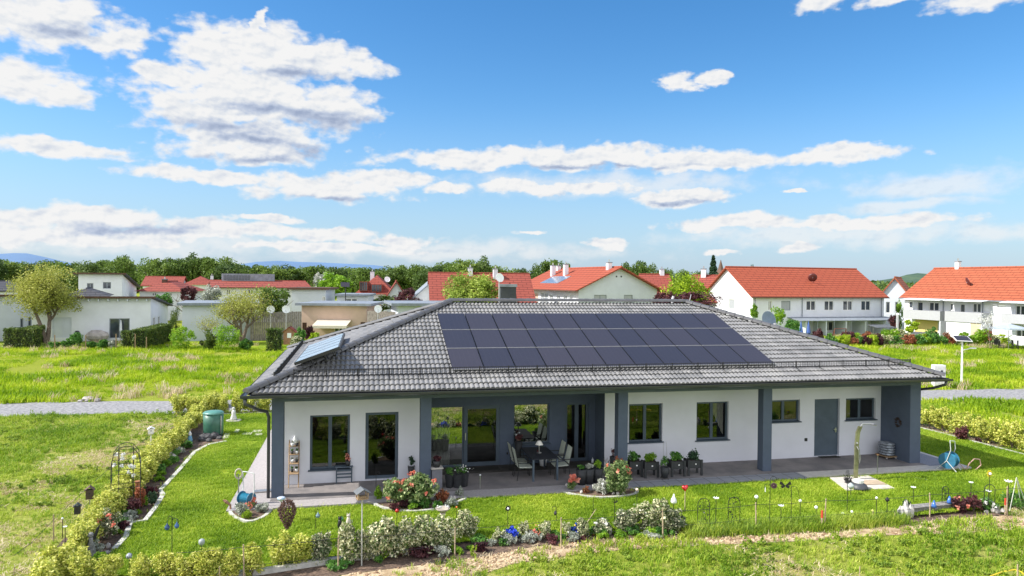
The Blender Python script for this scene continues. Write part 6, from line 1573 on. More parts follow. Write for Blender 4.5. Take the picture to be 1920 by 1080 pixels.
class BH:
    """a building: front facade from ground point A to B (left to right as seen), going back by depth"""
    def __init__(s, name, label, A, B, depth, h, wall, cat='house', group=None):
        s.A = Vector(A[:2]); s.B = Vector(B[:2]); d = s.B-s.A; s.L = d.length; s.ang = math.atan2(d.y, d.x); s.D = depth; s.h = h; s.wall = wall; s.u = d/s.L; s.v = Vector((-s.u.y, s.u.x)); s.zg = A[2]
        s.t = thing(name, label, cat, (s.A.x, s.A.y, s.zg), s.ang, group)

    def frame(s, side):
        return {'front': ((0, 0), 0.0, s.L), 'left': ((0, s.D), -PI/2, s.D), 'right': ((s.L, 0), PI/2, s.D), 'back': ((s.L, s.D), PI, s.L)}[side]

    def px(s, side, x, y, off=0.0):
        (ox, oy), a, _ = s.frame(side); O = s.A+s.u*ox+s.v*oy; ud = Matrix.Rotation(a, 2) @ Vector((1, 0)); ud = s.u*ud.x+s.v*ud.y; n = Vector((-ud.y, ud.x))
        O = O-n*off; d = ray(x, y); den = d[0]*n.x+d[1]*n.y; t = ((O.x-CAM[0])*n.x+(O.y-CAM[1])*n.y)/den; P = CAM+d*t
        return (P[0]-O.x)*ud.x+(P[1]-O.y)*ud.y, P[2]-s.zg

    def place(s, o, side):
        (ox, oy), a, _ = s.frame(side); o.location = (ox, oy, 0); o.rotation_euler = (0, 0, a); return o

    def walls(s, wins={}, gable=None, ridge=0, mats={}, hl=None, hr=None, fr=.08, gmat=None, fmat=None, hb=None, sill=False):
        """hl/hr: height of left and right wall tops at the back for lean-to roofs (hb)"""
        for side in ('front', 'left', 'right', 'back'):
            W = s.frame(side)[2]; holes = []; specs = []
            for w in wins.get(side, []):
                x0, y0, x1, y1 = w[:4]; a, zt = s.px(side, x0, y0); b, zb = s.px(side, x1, y1); zt = s.px(side, (x0+x1)/2, y0)[1]; zb = s.px(side, (x0+x1)/2, y1)[1]
                a, b = max(.05, min(a, b)), min(W-.05, max(a, b)); zb = max(.03, zb); zt = min(s.h-.05, zt)
                if b-a < .15 or zt-zb < .15: continue
                holes.append([a, zb, b, zt]); specs.append(w[4] if len(w) > 4 else {})
            hh = s.h if not (side == 'back' and hb) else hb
            if side in ('left', 'right') and hb: hh = hb; 
            m = MB()
            if side in ('left', 'right') and hb:
                lo, hi = (hb, s.h) if side == 'left' else (s.h, hb); mn = min(lo, hi); holes = [q for q in holes if q[3] < mn]; specs = specs[:len(holes)]
                holes_wall(m, 0, W, 0, mn, holes, .12); m.add([(0, 0, mn), (W, 0, mn), (W, 0, hi), (0, 0, lo)], [(0, 1, 2, 3)])
            else: holes_wall(m, 0, W, 0, hh, holes, .12)
            if gable == side or (gable == 'lr' and side in ('left', 'right')) or (gable == 'fb' and side in ('front', 'back')): m.add([(0, 0, s.h), (W, 0, s.h), (W/2, 0, ridge)], [(0, 1, 2)])
            s.place(m.build('wall', mats.get(side, s.wall), s.t), side)
            for q, sp in zip(holes, specs):
                kw = dict(sashes=sp.get('s', 2), fr=fr, gmat=sp.get('g', gmat or M_fg), fmat=sp.get('f', fmat or M_wf), sill=sill, name=sp.get('n', 'window')); s.place(window_parts(s.t, *q, .06, **kw), side)
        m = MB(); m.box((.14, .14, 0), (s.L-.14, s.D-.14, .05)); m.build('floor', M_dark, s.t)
        return s

    def roof(s, kind, ridge, mat, o=.6, th=.16, edge=None, hb=None, name='roof'):
        L, D, h = s.L, s.D, s.h; m = MB()
        if kind == 'gx':
            k = (ridge-h)/(D/2); z = h-k*o
            m.slab([(-o, -o, z+.1), (L+o, -o, z+.1), (L+o, D/2, ridge+.1), (-o, D/2, ridge+.1)], th); m.slab([(L+o, D+o, z+.1), (-o, D+o, z+.1), (-o, D/2+.003, ridge+.1), (L+o, D/2+.003, ridge+.1)], th); cap = [(-o, D/2, ridge+.12), (L+o, D/2, ridge+.12)]
        elif kind == 'gy':
            k = (ridge-h)/(L/2); z = h-k*o
            m.slab([(-o, D+o, z+.1), (-o, -o, z+.1), (L/2, -o, ridge+.1), (L/2, D+o, ridge+.1)], th); m.slab([(L+o, -o, z+.1), (L+o, D+o, z+.1), (L/2+.003, D+o, ridge+.1), (L/2+.003, -o, ridge+.1)], th); cap = [(L/2, -o, ridge+.12), (L/2, D+o, ridge+.12)]
        elif kind == 'flat':
            m.box((-o, -o, h+.002), (L+o, D+o, h+.28)); cap = None
        elif kind == 'mono':
            k = (h-hb)/D; m.slab([(-o, -o, h+k*o+.12), (L+o, -o, h+k*o+.12), (L+o, D+o, hb-k*o+.12), (-o, D+o, hb-k*o+.12)], th); cap = None
        elif kind == 'hip':
            r = min(L, D)/2*.95; a = [(-o, -o, h), (L+o, -o, h), (L+o, D+o, h), (-o, D+o, h)]
            if L >= D: R1, R2 = (r, D/2, ridge), (L-r, D/2, ridge); m.add(a+[R1, R2], [(0, 1, 5, 4), (1, 2, 5), (2, 3, 4, 5), (3, 0, 4), (3, 2, 1, 0)])
            else: R1, R2 = (L/2, r, ridge), (L/2, D-r, ridge); m.add(a+[R1, R2], [(0, 1, 4), (1, 2, 5, 4), (2, 3, 5), (3, 0, 4, 5), (3, 2, 1, 0)])
            cap = [R1, R2]
        s.r = m.build(name, mat, s.t)
        if cap: MB().tube(cap, .1, 6).build('ridge', mat, s.r)
        if edge and kind != 'flat':
            e = MB()
            if kind == 'gx': z = h-(ridge-h)/(D/2)*o; e.tube([(-o, -o-.06, z), (L+o, -o-.06, z)], .07, 6)
            elif kind == 'gy': z = h-(ridge-h)/(L/2)*o; e.tube([(-o-.06, -o, z), (-o-.06, D+o, z)], .07, 6); e.tube([(L+o+.06, -o, z), (L+o+.06, D+o, z)], .07, 6)
            else: e.box((-o, -o-.04, h-.02), (L+o, -o-.005, h+.2))
            e.build('gutter', edge, s.t)
        return s

    def chimney(s, x, y, ztop, w=.5, mat=None):
        m = MB(); m.box((x-w/2, y-w/2, s.h), (x+w/2, y+w/2, ztop)); c = m.build('chimney', mat or M_ww, s.r); MB().box((x-w/2-.06, y-w/2-.06, ztop+.002), (x+w/2+.06, y+w/2+.06, ztop+.1)).build('chimney_cap', M_groof, c); MB().tube([(x, y, ztop+.1), (x, y, ztop+.45)], .1, 8).build('flue', M_steel, c); return s

    def downpipe(s, x, side='front'):
        s.place(MB().tube([(x, -.12, s.h-.1), (x, -.08, s.h-.5), (x, -.08, 0)], .05, 6).build('downpipe', M_groof, s.t), side); return s


# N: white two-storey house with gable and orange roof
A = CZ(1412, 93); B = CZ(1658, 99)
n = BH('terraced_house', 'white two-storey house with bright gable, orange roof and long glass canopy, right of the ridge', A, B, 11.5, 5.25, M_ww)
W6 = [(1441, 564, 1447, 582), (1465, 564, 1482, 582, dict(s=1, g=M_blind, f=M_groof)), (1512, 564, 1529, 582), (1546, 564, 1563, 582), (1581, 564, 1598, 582), (1615, 564, 1632, 582)]
n.walls(dict(front=W6+[(1545, 603, 1562, 620), (1480, 603, 1490, 622), (1600, 603, 1612, 620, dict(s=1))], left=[(1366, 561, 1377, 580, dict(s=1, g=M_blind))]), 'lr', 9.0)
n.roof('gx', 9.0, M_orange, .45, edge=M_brown); n.downpipe(n.L-.5); n.downpipe(.3); n.downpipe(n.L*.36)
za = n.px('front', 1560, 596)[1]; xa = n.px('front', 1476, 600)[0]
m = MB(); m.slab([(xa, -2.6, za-.2), (n.L+.3, -2.6, za-.2), (n.L+.3, -.01, za+.15), (xa, -.01, za+.15)], .08)
for i in range(7): x_ = xa+.1+(n.L+.1-xa)*i/6; m.tube([(x_, -2.5, za-.28), (x_, -2.5, 0)], .05, 6)
m.build('canopy', M_groof, n.t)
for i in range(5): x_ = xa+1+(n.L-xa)*(i)/5; MB().box((x_, -2.4, 0), (x_+.18, -.01, za-.3)).build('partition', M_wg, n.t)
u_, z_ = n.px('front', 1521, 524, -2.6); sat_dish(n.t, (u_, 2.3, z_+.25), .6, 2.6, pm('dark red dish', (.10, .02, .02), .5), 70); MB().tube([(u_, 3.2, z_-.6), (u_, 3.1, z_)], .04, 5).build('dish_mast', M_brown, n.t)
# O: house behind between the two
o_ = BH('gable_house', 'pale grey gabled house with orange roof seen between the two white terraces', CZ(1652, 108), CZ(1704, 106), 12, 5.4, M_wg); o_.walls(dict(front=[(1661, 566, 1669, 587, dict(s=1)), (1678, 566, 1684, 585, dict(s=1))]), 'fb', 7.9).roof('gy', 7.9, M_orange2, .4, edge=M_groof)
# P: row house with balconies
A = CZ(1697, 94); B = CZ(1990, 75)
p = BH('row_house', 'white row house with orange roof, grey balconies and loggias at the right edge', A, B, 11, 5.35, M_ww)
p.walls(dict(front=[(1704, 565, 1711, 578, dict(s=1)), (1720, 566, 1730, 583, dict(s=1)), (1742, 567, 1760, 583), (1781, 569, 1787, 582, dict(s=1)), (1800, 570, 1809, 586, dict(s=1)), (1824, 569, 1839, 586), (1846, 570, 1856, 584, dict(s=1, g=M_globe)), (1870, 570, 1886, 584, dict(s=1, g=M_globe)), (1904, 573, 1922, 592), (1930, 573, 1942, 592),
                    (1722, 600, 1730, 614, dict(s=1)), (1742, 602, 1753, 622, dict(s=1)), (1848, 604, 1860, 616), (1905, 612, 1925, 632)]), 'lr', 9.0)
p.roof('gx', 9.0, M_orange2, .5, edge=M_groof)
for i, (x0, x1, y0, y1) in enumerate([(1694, 1763, 582, 599), (1772, 1841, 585, 604), (1878, 1960, 590, 608)]):
    a, zt = p.px('front', x0, y0, 1.4); b, zb = p.px('front', x1, y1, 1.4); m = MB(); zt = p.px('front', (x0+x1)/2, y0, 1.4)[1]; zb = p.px('front', (x0+x1)/2, y1, 1.4)[1]
    m.box((a, -1.45, zb), (b, -1.4, zt)); m.box((a, -1.395, zb), (a+.05, -.01, zt)); m.box((b-.05, -1.395, zb), (b, -.01, zt)); m.box((a+.05, -1.395, zb), (b-.05, -.01, zb+.15)); m.build('balcony', M_gp, p.t)
    MB().slab([(a-.1, -1.7, 4.95), (b+.1, -1.7, 4.95), (b+.1, -.01, 5.15), (a-.1, -.01, 5.15)], .06).build('awning', M_ww, p.t)
    MB().box((b-.12, -1.38, 0), (b, -.01, zb-.01)).build('partition', M_ww, p.t)
a, zt = p.px('front', 1716, 597, .02); b, zb = p.px('front', 1758, 622, .02); MB().box((a, -.02, 0), (b, -.004, zt-.05)).build('yellow_wall', M_ym, p.t)
a = p.px('front', 1775, 602, 1.3)[0]; b = p.px('front', 1820, 602, 1.3)[0]; zt = p.px('front', 1800, 603, 1.3)[1]; MB().box((a, -1.33, .4), (b, -1.3, zt)).build('white_screen', M_globe, p.t); c_ = p.px('front', 1841, 602, 1.3)[0]; MB().box((b+.01, -1.33, .3), (c_, -1.3, zt)).build('beige_screen', pm('beige cloth', (.52, .45, .32), .9), p.t)
for q in (1769, 1843): p.downpipe(p.px('front', q, 590)[0])
u_, z_ = p.px('front', 1817, 533, -2.2); sat_dish(p.t, (u_, 1.9, z_+.25), .6, 2.6, pm('dark red dish', (.10, .02, .02), .5), 70); MB().tube([(u_, 2.7, z_-.6), (u_, 2.6, z_)], .04, 5).build('dish_mast', M_brown, p.t)
p.chimney(p.px('front', 1796, 510, -5.5)[0], 5.5, 9.9)
# L: white house with orange roof, gable towards the viewer
A = CZ(1085, 92); B = CZ(1232, 96.5)
l = BH('gable_house', 'large white house with orange roof and white chimneys in the middle behind the ridge', A, B, 20, 5.95, M_wg)
l.walls(dict(front=[(1114, 553, 1137, 580, dict(g=M_blind, f=M_groof)), (1170, 553, 1186, 580, dict(s=1, g=M_blind, f=M_groof))], left=[(1069, 553, 1073, 565), (1057, 553, 1063, 565), (1044, 553, 1050, 567), (1031, 553, 1037, 567), (1014, 549, 1027, 575), (996, 549, 1009, 575, dict(s=1, g=M_or)), (988, 550, 992, 563), (979, 550, 983, 563)]), 'fb', 8.65, mats={'left': M_ww}, gmat=M_blind)  # sunlit side and shaded gable put into two wall colours
l.roof('gy', 8.75, M_orange, .8, edge=M_brown)
for yy_, zt in ((1.6, 9.4), (11.5, 9.3), (17.5, 9.2), (15.5, 9.2)): l.chimney(l.L*.5-(0.6 if yy_ < 2 else 2.2 if yy_ < 12 else 2.4 if yy_ < 16 else .5), yy_, zt, .6)
m = MB(); kk = (8.75-5.95)/(l.L/2); m.slab([(1.0, 14.5, 5.95+1.0*kk+.16), (1.0, 8.5, 5.95+1.0*kk+.16), (3.2, 8.5, 5.95+3.2*kk+.16), (3.2, 14.5, 5.95+3.2*kk+.16)], .05); m.build('solar_array', pm('pale solar glass', (.25, .3, .36), .2, .3, 3, metal=.4), l.r)
m = MB(); 
for q in (l.L*.47, l.L*.53): m.tube([(q, -.02, 7.55), (q, .05, 7.55)], .12, 8)
m.build('gable_vent', M_black, l.t)
# J: brick red roofs left of it
j = BH('red_roof_house', 'old house with a broad brick red roof behind the rounded tree at the centre', CZ(813, 90), CZ(1000, 92), 11, 3.9, M_ww); j.walls({}, 'lr', 7.75).roof('gx', 7.75, M_red, .5, edge=M_brown); j.chimney(j.L*.4, 5.2, 8.5, .6).chimney(j.L*.66, 4.6, 8.4, .6)
j2 = BH('red_gable_house', 'small red-roofed gable with a round white dormer left of the large white house', CZ(940, 84), CZ(970, 84.2), 6, 4.6, M_ww); j2.walls(dict(front=[(946, 536, 955, 542)]), 'fb', 6.3).roof('gy', 6.4, M_red, .5)
k_ = BH('flat_roof_shed', 'dark grey flat-roofed box standing behind the ridge with a dish on a mast', CZ(939, 72), CZ(968, 72.1), 3, zat(950, 538, 72)-ZF, pm('anthracite boards', (.045, .05, .06), .7, .1), 'shed'); k_.walls({}).roof('flat', 0, M_groof, .1, th=.1)
t = thing('dish_mast', 'white satellite dish on a tall mast in front of the rounded tree', 'satellite dish', CZ(936, 71)); hz = zat(936, 521, 71)-ZF; MB().tube([(0, 0, 0), (0, 0, hz)], .06, 6).build('mast', M_alu, t); e = dish_mesh(.45).build('dish', M_globe, t, smooth=True); e.location = (0, -.1, hz); e.rotation_euler = (math.radians(75), 0, .3)
# M: red roofs to the right of L
m1 = BH('red_roof_house', 'brick red roof between the large white house and the lime-green tree', CZ(1212, 113), CZ(1262, 113), 9, 5.2, M_ww); m1.walls({}, 'lr', 8.1).roof('gx', 8.1, M_red, .4); m1.chimney(3.4, 4.5, 9.0, .7)
m2 = BH('red_roof_house', 'brick red roof sloping down between the lime tree and the bright white gable', CZ(1295, 103), CZ(1347, 101.5), 10, 4.4, M_wg); m2.walls(dict(front=[(1332, 573, 1343, 579)]), 'lr', 7.9).roof('gx', 7.9, M_red, .6); m2.chimney(1.2, 4.8, 8.9, .7)
# I: grey roofed gable
i_ = BH('grey_roof_house', 'white house with grey slanting roof just left of the broad red roof', CZ(772, 97), CZ(852, 98), 10, zat(772, 561, 97)-ZF, M_ww); i_.walls({}, 'fb', zat(811, 526, 97)-ZF).roof('gy', zat(811, 526, 97)-ZF, M_groof, .5, edge=M_groof)
# H: mansard house
h_ = BH('mansard_house', 'red mansard-roofed house with two large glazed dormers below the tree line', CZ(670, 122), CZ(738, 122.7), 10, zat(700, 551, 124)-ZF, M_ww); h_.walls({}).roof('hip', zat(700, 516, 126)-ZF, M_red, .5)
for x0, x1, y0, y1 in ((674, 690, 528, 546), (696, 717, 533, 548)):
    a, zt = h_.px('front', x0, y0, .3); b, zb = h_.px('front', x1, y1, .3); m = MB(); m.box((a, -.3, zb), (b, 3.2, zt)); dm = m.build('dormer', M_red, h_.t); m = MB()
    for i in range(4): m.box((a+.1+(b-a-.2)*i/4+.02, -.34, zb+.1), (a+.1+(b-a-.2)*(i+1)/4-.06, -.302, zt-.1))
    m.build('dormer_window', M_fg, dm)
h_.chimney(h_.px('front', 698, 516, -4)[0], 4.2, zat(698, 515, 126)-ZF+.5, .7); u_, z_ = h_.px('front', 727, 524, -3); sat_dish(h_.t, (u_, 1.6, z_), .5, .3, M_globe, 70)
h2 = BH('gable_house', 'small white gabled house with red roof right beside the mansard house', CZ(727, 116), CZ(760, 116.5), 10, 4.4, M_wg); h2.walls(dict(front=[(735, 545, 744, 557, dict(s=1))]), 'fb', 6.6).roof('gy', 6.6, M_red, .5)
# D: red roofs left
d1 = BH('red_roof_house', 'low house with a bright red hipped roof and small chimney left of the purple tree', CZ(262, 112), CZ(345, 113), 11, zat(300, 546, 114)-ZF, M_ww); d1.walls(dict(front=[(285, 549, 293, 555), (315, 549, 322, 555)])).roof('hip', zat(300, 527, 118)-ZF, M_red, .7); d1.chimney(2.8, 3, zat(300, 524, 118)-ZF, .7, M_brown)
d1b = BH('red_roof_house', 'long red roof with a row of roof lights behind the bright red hipped roof', CZ(268, 150), CZ(338, 152), 9, zat(300, 535, 150)-ZF, M_ww); d1b.walls({}, 'lr', zat(300, 519, 155)-ZF).roof('gx', zat(300, 519, 155)-ZF, M_red, .4)
d2 = BH('red_roof_house', 'red hipped roof with small dormer between the hipped house and the collector house', CZ(347, 148), CZ(402, 150), 11, zat(370, 534, 148)-ZF, M_ww); d2.walls({}).roof('hip', zat(380, 518, 154)-ZF, M_red, .6); d2.chimney(5.0, 4.5, zat(385, 517, 152)-ZF, .6)
d3 = BH('collector_house', 'white house with red roof and a raised row of glass collectors left of centre', CZ(405, 108), CZ(575, 114), 10, zat(450, 538, 110)-ZF, M_ww); d3.walls(dict(front=[(425, 543, 432, 552), (465, 543, 474, 552)]), 'lr', zat(450, 527, 114)-ZF).roof('gx', zat(450, 527, 114)-ZF, M_red, .7, edge=M_brown)
a, zb = d3.px('front', 417, 526, -4); b, zt = d3.px('front', 516, 514, -4); m = MB(); m.box((a, 4.6, zb-.6), (b, 5.4, zt)); up_ = m.build('upper_roof', M_groof, d3.t); m = MB(); ncol = 9
for i in range(ncol): x0 = a+.3+(b-a-4)*i/ncol; m.box((x0, 4.55, zb+.1), (x0+(b-a-4)/ncol-.1, 4.59, zt-.25))
m.build('collector_panes', M_fg, up_)
d4 = BH('flat_roof_house', 'small white flat-roofed house below the end of the long red roof', CZ(547, 96), CZ(611, 96.5), 9, zat(580, 543, 97)-ZF, M_wg); d4.walls(dict(front=[(604, 556, 610, 566)])).roof('flat', 0, M_brown, .5, edge=M_brown)
d5 = BH('flat_roof_house', 'low white box house behind the orange bungalow roof', CZ(632, 94), CZ(690, 94.4), 8, zat(650, 555, 95)-ZF, M_wg); d5.walls(dict(front=[(648, 560, 670, 565)])).roof('flat', 0, M_groof, .3, th=.1)
# A: white lean-to bungalow left
A = CZ(60, 73.0); B = CZ(283, 76.5)
a_ = BH('lean_to_bungalow', 'white bungalow with dark lean-to roof and sliding door behind the left hedges', A, B, 12.6, zat(200, 559, 75)-ZF, M_ww)
a_.walls(dict(front=[(205, 597, 243, 634, dict(f=M_groof, n='sliding_door')), (98, 595, 134, 633, dict(g=M_wg, f=M_wg, n='garage_door'))], right=[(287, 595, 291, 612), (296, 593, 300, 610)]), hb=zat(316, 573, 88)-ZF).roof('mono', 0, M_droof, .55, hb=zat(316, 573, 88)-ZF, edge=M_brown)
m = MB()
for i in range(12): x_ = .6+i*(a_.L-1)/11; m.box((x_, -.5, a_.h-.32), (x_+.1, -.005, a_.h-.1))
m.build('rafter_end', M_wg, a_.t)
a2 = BH('lean_to_bungalow', 'white house part with two slim windows at the far left edge', CZ(-60, 71), CZ(62, 76), 10, zat(20, 556, 73)-ZF, M_wg); a2.walls(dict(front=[(38, 597, 44, 614, dict(s=1, f=M_groof)), (53, 595, 59, 612, dict(s=1, f=M_groof))]), hb=3.2).roof('mono', 0, M_droof, .5, hb=3.2, edge=M_brown)
a3 = BH('dark_roof_house', 'house with a dark hipped roof rising behind the left bungalow', CZ(120, 90), CZ(197, 92), 10, zat(160, 556, 90)-ZF, M_wg); a3.walls({}).roof('hip', zat(160, 540, 95)-ZF, M_droof, .5)
a4 = BH('dark_roof_house', 'house with dark gabled roof at the far left edge behind the tree', CZ(-40, 96), CZ(40, 100), 10, zat(10, 545, 98)-ZF, M_ww); a4.walls({}, 'lr', zat(10, 528, 103)-ZF).roof('gx', zat(10, 528, 103)-ZF, M_droof, .5)
# B: two storey house
b_ = BH('two_storey_house', 'white two-storey house with dark slanting roof behind the left bungalow', CZ(147, 103), CZ(229, 105), 15, zat(190, 514, 104)-ZF, M_ww)
b_.walls(dict(front=[(163, 531, 175, 543, dict(f=M_groof)), (193, 529, 208, 541, dict(f=M_groof))], right=[(243, 533, 246, 546)]), hb=5.2).roof('mono', 0, M_droof, .6, hb=5.2, edge=M_brown)
# E, F, G bungalows in the middle
e_ = BH('flat_roof_bungalow', 'long white flat-roofed bungalow behind the sparse tree and round bushes', CZ(342, 75.5), CZ(478, 78), 9, zat(400, 573, 76)-ZF, M_wg); e_.walls({}).roof('flat', 0, M_groof, .5, th=.1); MB().cbox((2.0, -.03, 2.0), (.1, .06, .2)).build('wall_lamp', M_black, e_.t)
f_ = BH('orange_bungalow', 'orange beige bungalow with flat grey roof and a striped awning', CZ(566, 81), CZ(688, 81), 9, zat(620, 573, 81)-ZF, M_or)
f_.walls(dict(front=[(627, 606, 651, 634, dict(s=3, f=M_white, n='sliding_door')), (567, 605, 575, 620, dict(s=1, g=M_brown, f=M_brown)), (676, 604, 685, 616, dict(s=1, g=M_brown, f=M_brown))])).roof('flat', 0, M_groof, .6)
a, zt = f_.px('front', 596, 599, 0); b, zb = f_.px('front', 659, 606, 0); m = MB(); m.slab([(a, -2.4, zt-.55), (b, -2.4, zt-.55), (b, -.01, zt), (a, -.01, zt)], .04); m.box((a, -2.42, zt-.85), (b, -2.405, zt-.56)); m.build('awning', pm('cream awning', (.55, .5, .42), .8, .1, 12), f_.t)
for q in (a+.1, b-.1): MB().tube([(q, -2.3, zt-.6), (q, -.02, zt-.9)], .03, 4).build('awning_arm', M_white, f_.t)
g_ = BH('flat_roof_bungalow', 'white bungalow with grey roof edge right of the orange one', CZ(747, 77), CZ(880, 79), 9, zat(800, 573, 78)-ZF, M_wg); g_.walls({}).roof('flat', 0, M_groof, .8)


def fence_px(x0, Z0, x1, Z1, ytop, mat, lab, name='wooden_fence', n=None):
    A = CZ(x0, Z0); B = CZ(x1, Z1); d = (B-A)[:2]; L = np.linalg.norm(d); h = zat((x0+x1)/2, ytop, (Z0+Z1)/2)-ZF; m = MB(); k = n or int(L/.22)
    for i in range(k): m.box((L*i/k+.012, rnd.uniform(-.01, .01), 0), (L*(i+1)/k-.012, .05, h*rnd.uniform(.97, 1.0)))
    return one(name, m, mat, lab, 'fence', A, rz=math.atan2(d[1], d[0]))


M_gw = pm('weathered grey boards', (.25, .22, .20), .9, .35, 3, stretch=(3, 3, 1))
fence_px(470, 77, 566, 79.5, 584, M_gw, 'tall weathered wooden fence left of the orange bungalow'); fence_px(689, 80, 742, 79, 583, M_gw, 'tall weathered wooden fence right of the orange bungalow')
fence_px(1705, 92.3, 1777, 88, 623, pm('dark grey boards', (.13, .14, .17), .8, .2), 'low dark grey garden fence in front of the row house', n=40)
for x_, Z_, y_, lb in ((508, 78, 580, 'leftmost white satellite dish above the grey wooden fence'), (537, 78.5, 580, 'white satellite dish right next to the leftmost one, above the wooden fence'), (709, 79, 579, 'white satellite dish above the fence right of the orange bungalow')):
    t = thing('satellite_dish', lb, 'satellite dish', CZ(x_, Z_-.6)); hz = zat(x_, y_, Z_)-ZF; MB().tube([(0, 0, 0), (0, 0, hz)], .05, 6).build('pole', M_alu, t); e = dish_mesh(.42).build('dish', M_globe, t, smooth=True); e.location = (0, -.1, hz); e.rotation_euler = (math.radians(78), 0, .15)
    MB().tube([(0, -.1, hz-.35), (0, -.6, hz)], .02, 4).build('receiver_arm', M_alu, t)
t = thing('solar_street_lamp', 'black lamp pole with small panel above the roof of the orange bungalow', 'street lamp', CZ(648, 90)); hz = zat(648, 537, 90)-ZF; MB().tube([(0, 0, 0), (0, 0, hz)], .07, 6).build('pole', M_black, t); MB().slab([(-.6, -.3, hz), (.5, -.3, hz-.05), (.5, .3, hz+.5), (-.6, .3, hz+.55)], .06).build('solar_cells', M_pv, t)
t = thing('street_lamp', 'slim grey lamp post between the terrace houses at right', 'street lamp', CZ(1684, 88)); hz = zat(1684, 592, 88)-ZF; MB().tube([(0, 0, 0), (0, 0, hz)], .16, 8).build('pole', M_gp, t); MB().sph((0, 0, hz+.15), .2, 8, 6).build('globe', M_globe, t)
# church spire
P = CZ(1351, 400); hz = zat(1351, 487, 400)-ZF; t = thing('church_tower', 'slender brown church spire far behind the conifer', 'church tower', P, .3); MB().cbox((0, 0, hz*.3), (4.4, 4.4, hz*.6)).build('tower', M_wg, t); MB().lathe([(3.1, hz*.6+.01), (1.6, hz*.72), (.9, hz*.85), (.08, hz)], n=8).build('spire', pm('brown spire', (.12, .07, .05), .8), t)
# covered furniture, grill, umbrella, playhouse
P = CZ(183, 74.2); k = 74/F_; m = MB(); m.sph((0, 0, .62), (1.15, .6, .62), 12, 6); m.v = [(v[0]*(1+.03*math.sin(v[1]*9)), v[1], max(0, v[2]*(1+.05*math.sin(v[0]*7)))) for v in m.v]; one('covered_furniture', m, pm('grey beige tarpaulin', (.42, .38, .36), .8, .2, 3, .5, 8), 'garden furniture under a grey beige cover before the white bungalow', 'covered furniture', P)
P = CZ(227, 75.2); t = thing('parasol', 'closed white parasol beside the sliding door of the left bungalow', 'parasol', P); MB().tube([(0, 0, 0), (0, 0, 2.2)], .025, 6).build('pole', M_steel, t); MB().lathe([(.06, .9), (.13, 1.2), (.1, 1.8), (.03, 2.25)], n=8).build('canopy', M_ww, t)
P = CZ(146, 74.5); t = thing('barbecue', 'black covered barbecue at the left of the bungalow terrace', 'barbecue', P); m = MB(); m.lathe([(.35, 0), (.4, .7), (.3, 1.1), (.05, 1.25)], n=10); m.build('cover', M_black, t)
P = CZ(543, 73); k = 73/F_; t = thing('playhouse', 'small wooden playhouse with pitched roof and white window before the wooden fence', 'playhouse', P, -.1); w = 1.15; m = MB(); m.box((-w/2, 0, 0), (w/2, 1.1, 1.35)); m.add([(-w/2, 0, 1.351), (w/2, 0, 1.351), (0, 0, 1.8), (-w/2, 1.1, 1.351), (w/2, 1.1, 1.351), (0, 1.1, 1.8)], [(0, 1, 2), (5, 4, 3)]); m.build('wall', pm('reddish wood', (.30, .16, .09), .8, .2, 4), t)
m = MB(); m.slab([(-w/2-.12, -.1, 1.28), (0, -.1, 1.85), (0, 1.2, 1.85), (-w/2-.12, 1.2, 1.28)][::-1], -.05); m.slab([(w/2+.12, -.1, 1.28), (w/2+.12, 1.2, 1.28), (0.003, 1.2, 1.85), (0.003, -.1, 1.85)], .05); m.build('roof', M_red, t); MB().box((-.2, -.03, .7), (.2, -.002, 1.2)).build('window', M_globe, t)
# parasol and seats at the right
P = CZ(1893, 76); t = thing('parasol', 'large pale blue parasol on the terrace at the right edge', 'parasol', P); hz = zat(1893, 608, 76)-ZF; MB().tube([(0, 0, 0), (0, 0, hz)], .04, 6).build('pole', M_steel, t); MB().lathe([(1.75, hz-.55), (1.74, hz-.38), (.9, hz-.15), (.05, hz+.06)], n=8).build('canopy', pm('pale blue cloth', (.36, .42, .50), .8), t)
for x_, Z_ in ((1880, 75), (1872, 76.5), (1905, 75.5), (1915, 75)):
    P = CZ(x_, Z_); t = thing('garden_chair', 'dark garden chair under the pale blue parasol', 'chair', P, rnd.uniform(0, 6), 'garden chairs under the blue parasol'); m = MB(); m.box((-.25, -.25, .42), (.25, .25, .46)); m.build('seat', M_black, t); m = MB(); m.box((-.25, .22, .47), (.25, .26, 1.0)); m.build('backrest', M_black, t)
    for sx in (-.22, .22):
        for sy in (-.22, .22): MB().tube([(sx, sy, 0), (sx, sy, .42)], .02, 4).build('leg', M_black, t)
for x_, mt, lb in ((1503, pm('blue cloth', (.06, .12, .35), .8), 'left closed blue parasol before the white terraced house'), (1517, MATS['blue cloth'], 'right closed blue parasol before the white terraced house')):
    P = CZ(x_, 84); t = thing('parasol', lb, 'parasol', P); MB().tube([(0, 0, 0), (0, 0, 2.3)], .03, 5).build('pole', M_steel, t); MB().lathe([(.08, .6), (.26, 1.0), (.12, 1.9), (.02, 2.4)], n=8).build('canopy', mt, t)
m = MB(); 
for sx in (0, 1.6): m.tube([(sx-.4, -.4, 0), (sx, 0, 1.5), (sx-.1, .5, 0)], .05, 5)
m.tube([(0, 0, 1.5), (1.6, 0, 1.5)], .05, 5); one('swing_frame', m, pm('reddish brown wood', (.16, .06, .04), .8), 'reddish brown wooden swing frame in the garden before the white terraced house', 'swing', CZ(1566, 84))
t = thing('garden_shelter', 'dark covered seat and table group in the garden between the terrace houses', 'garden seat', CZ(1655, 84)); m = MB(); m.slab([(-1.3, -.8, 1.75), (1.3, -.8, 1.75), (1.3, .8, 2.0), (-1.3, .8, 2.0)], .06); m.build('roof', pm('dark canvas', (.10, .11, .12), .8), t)
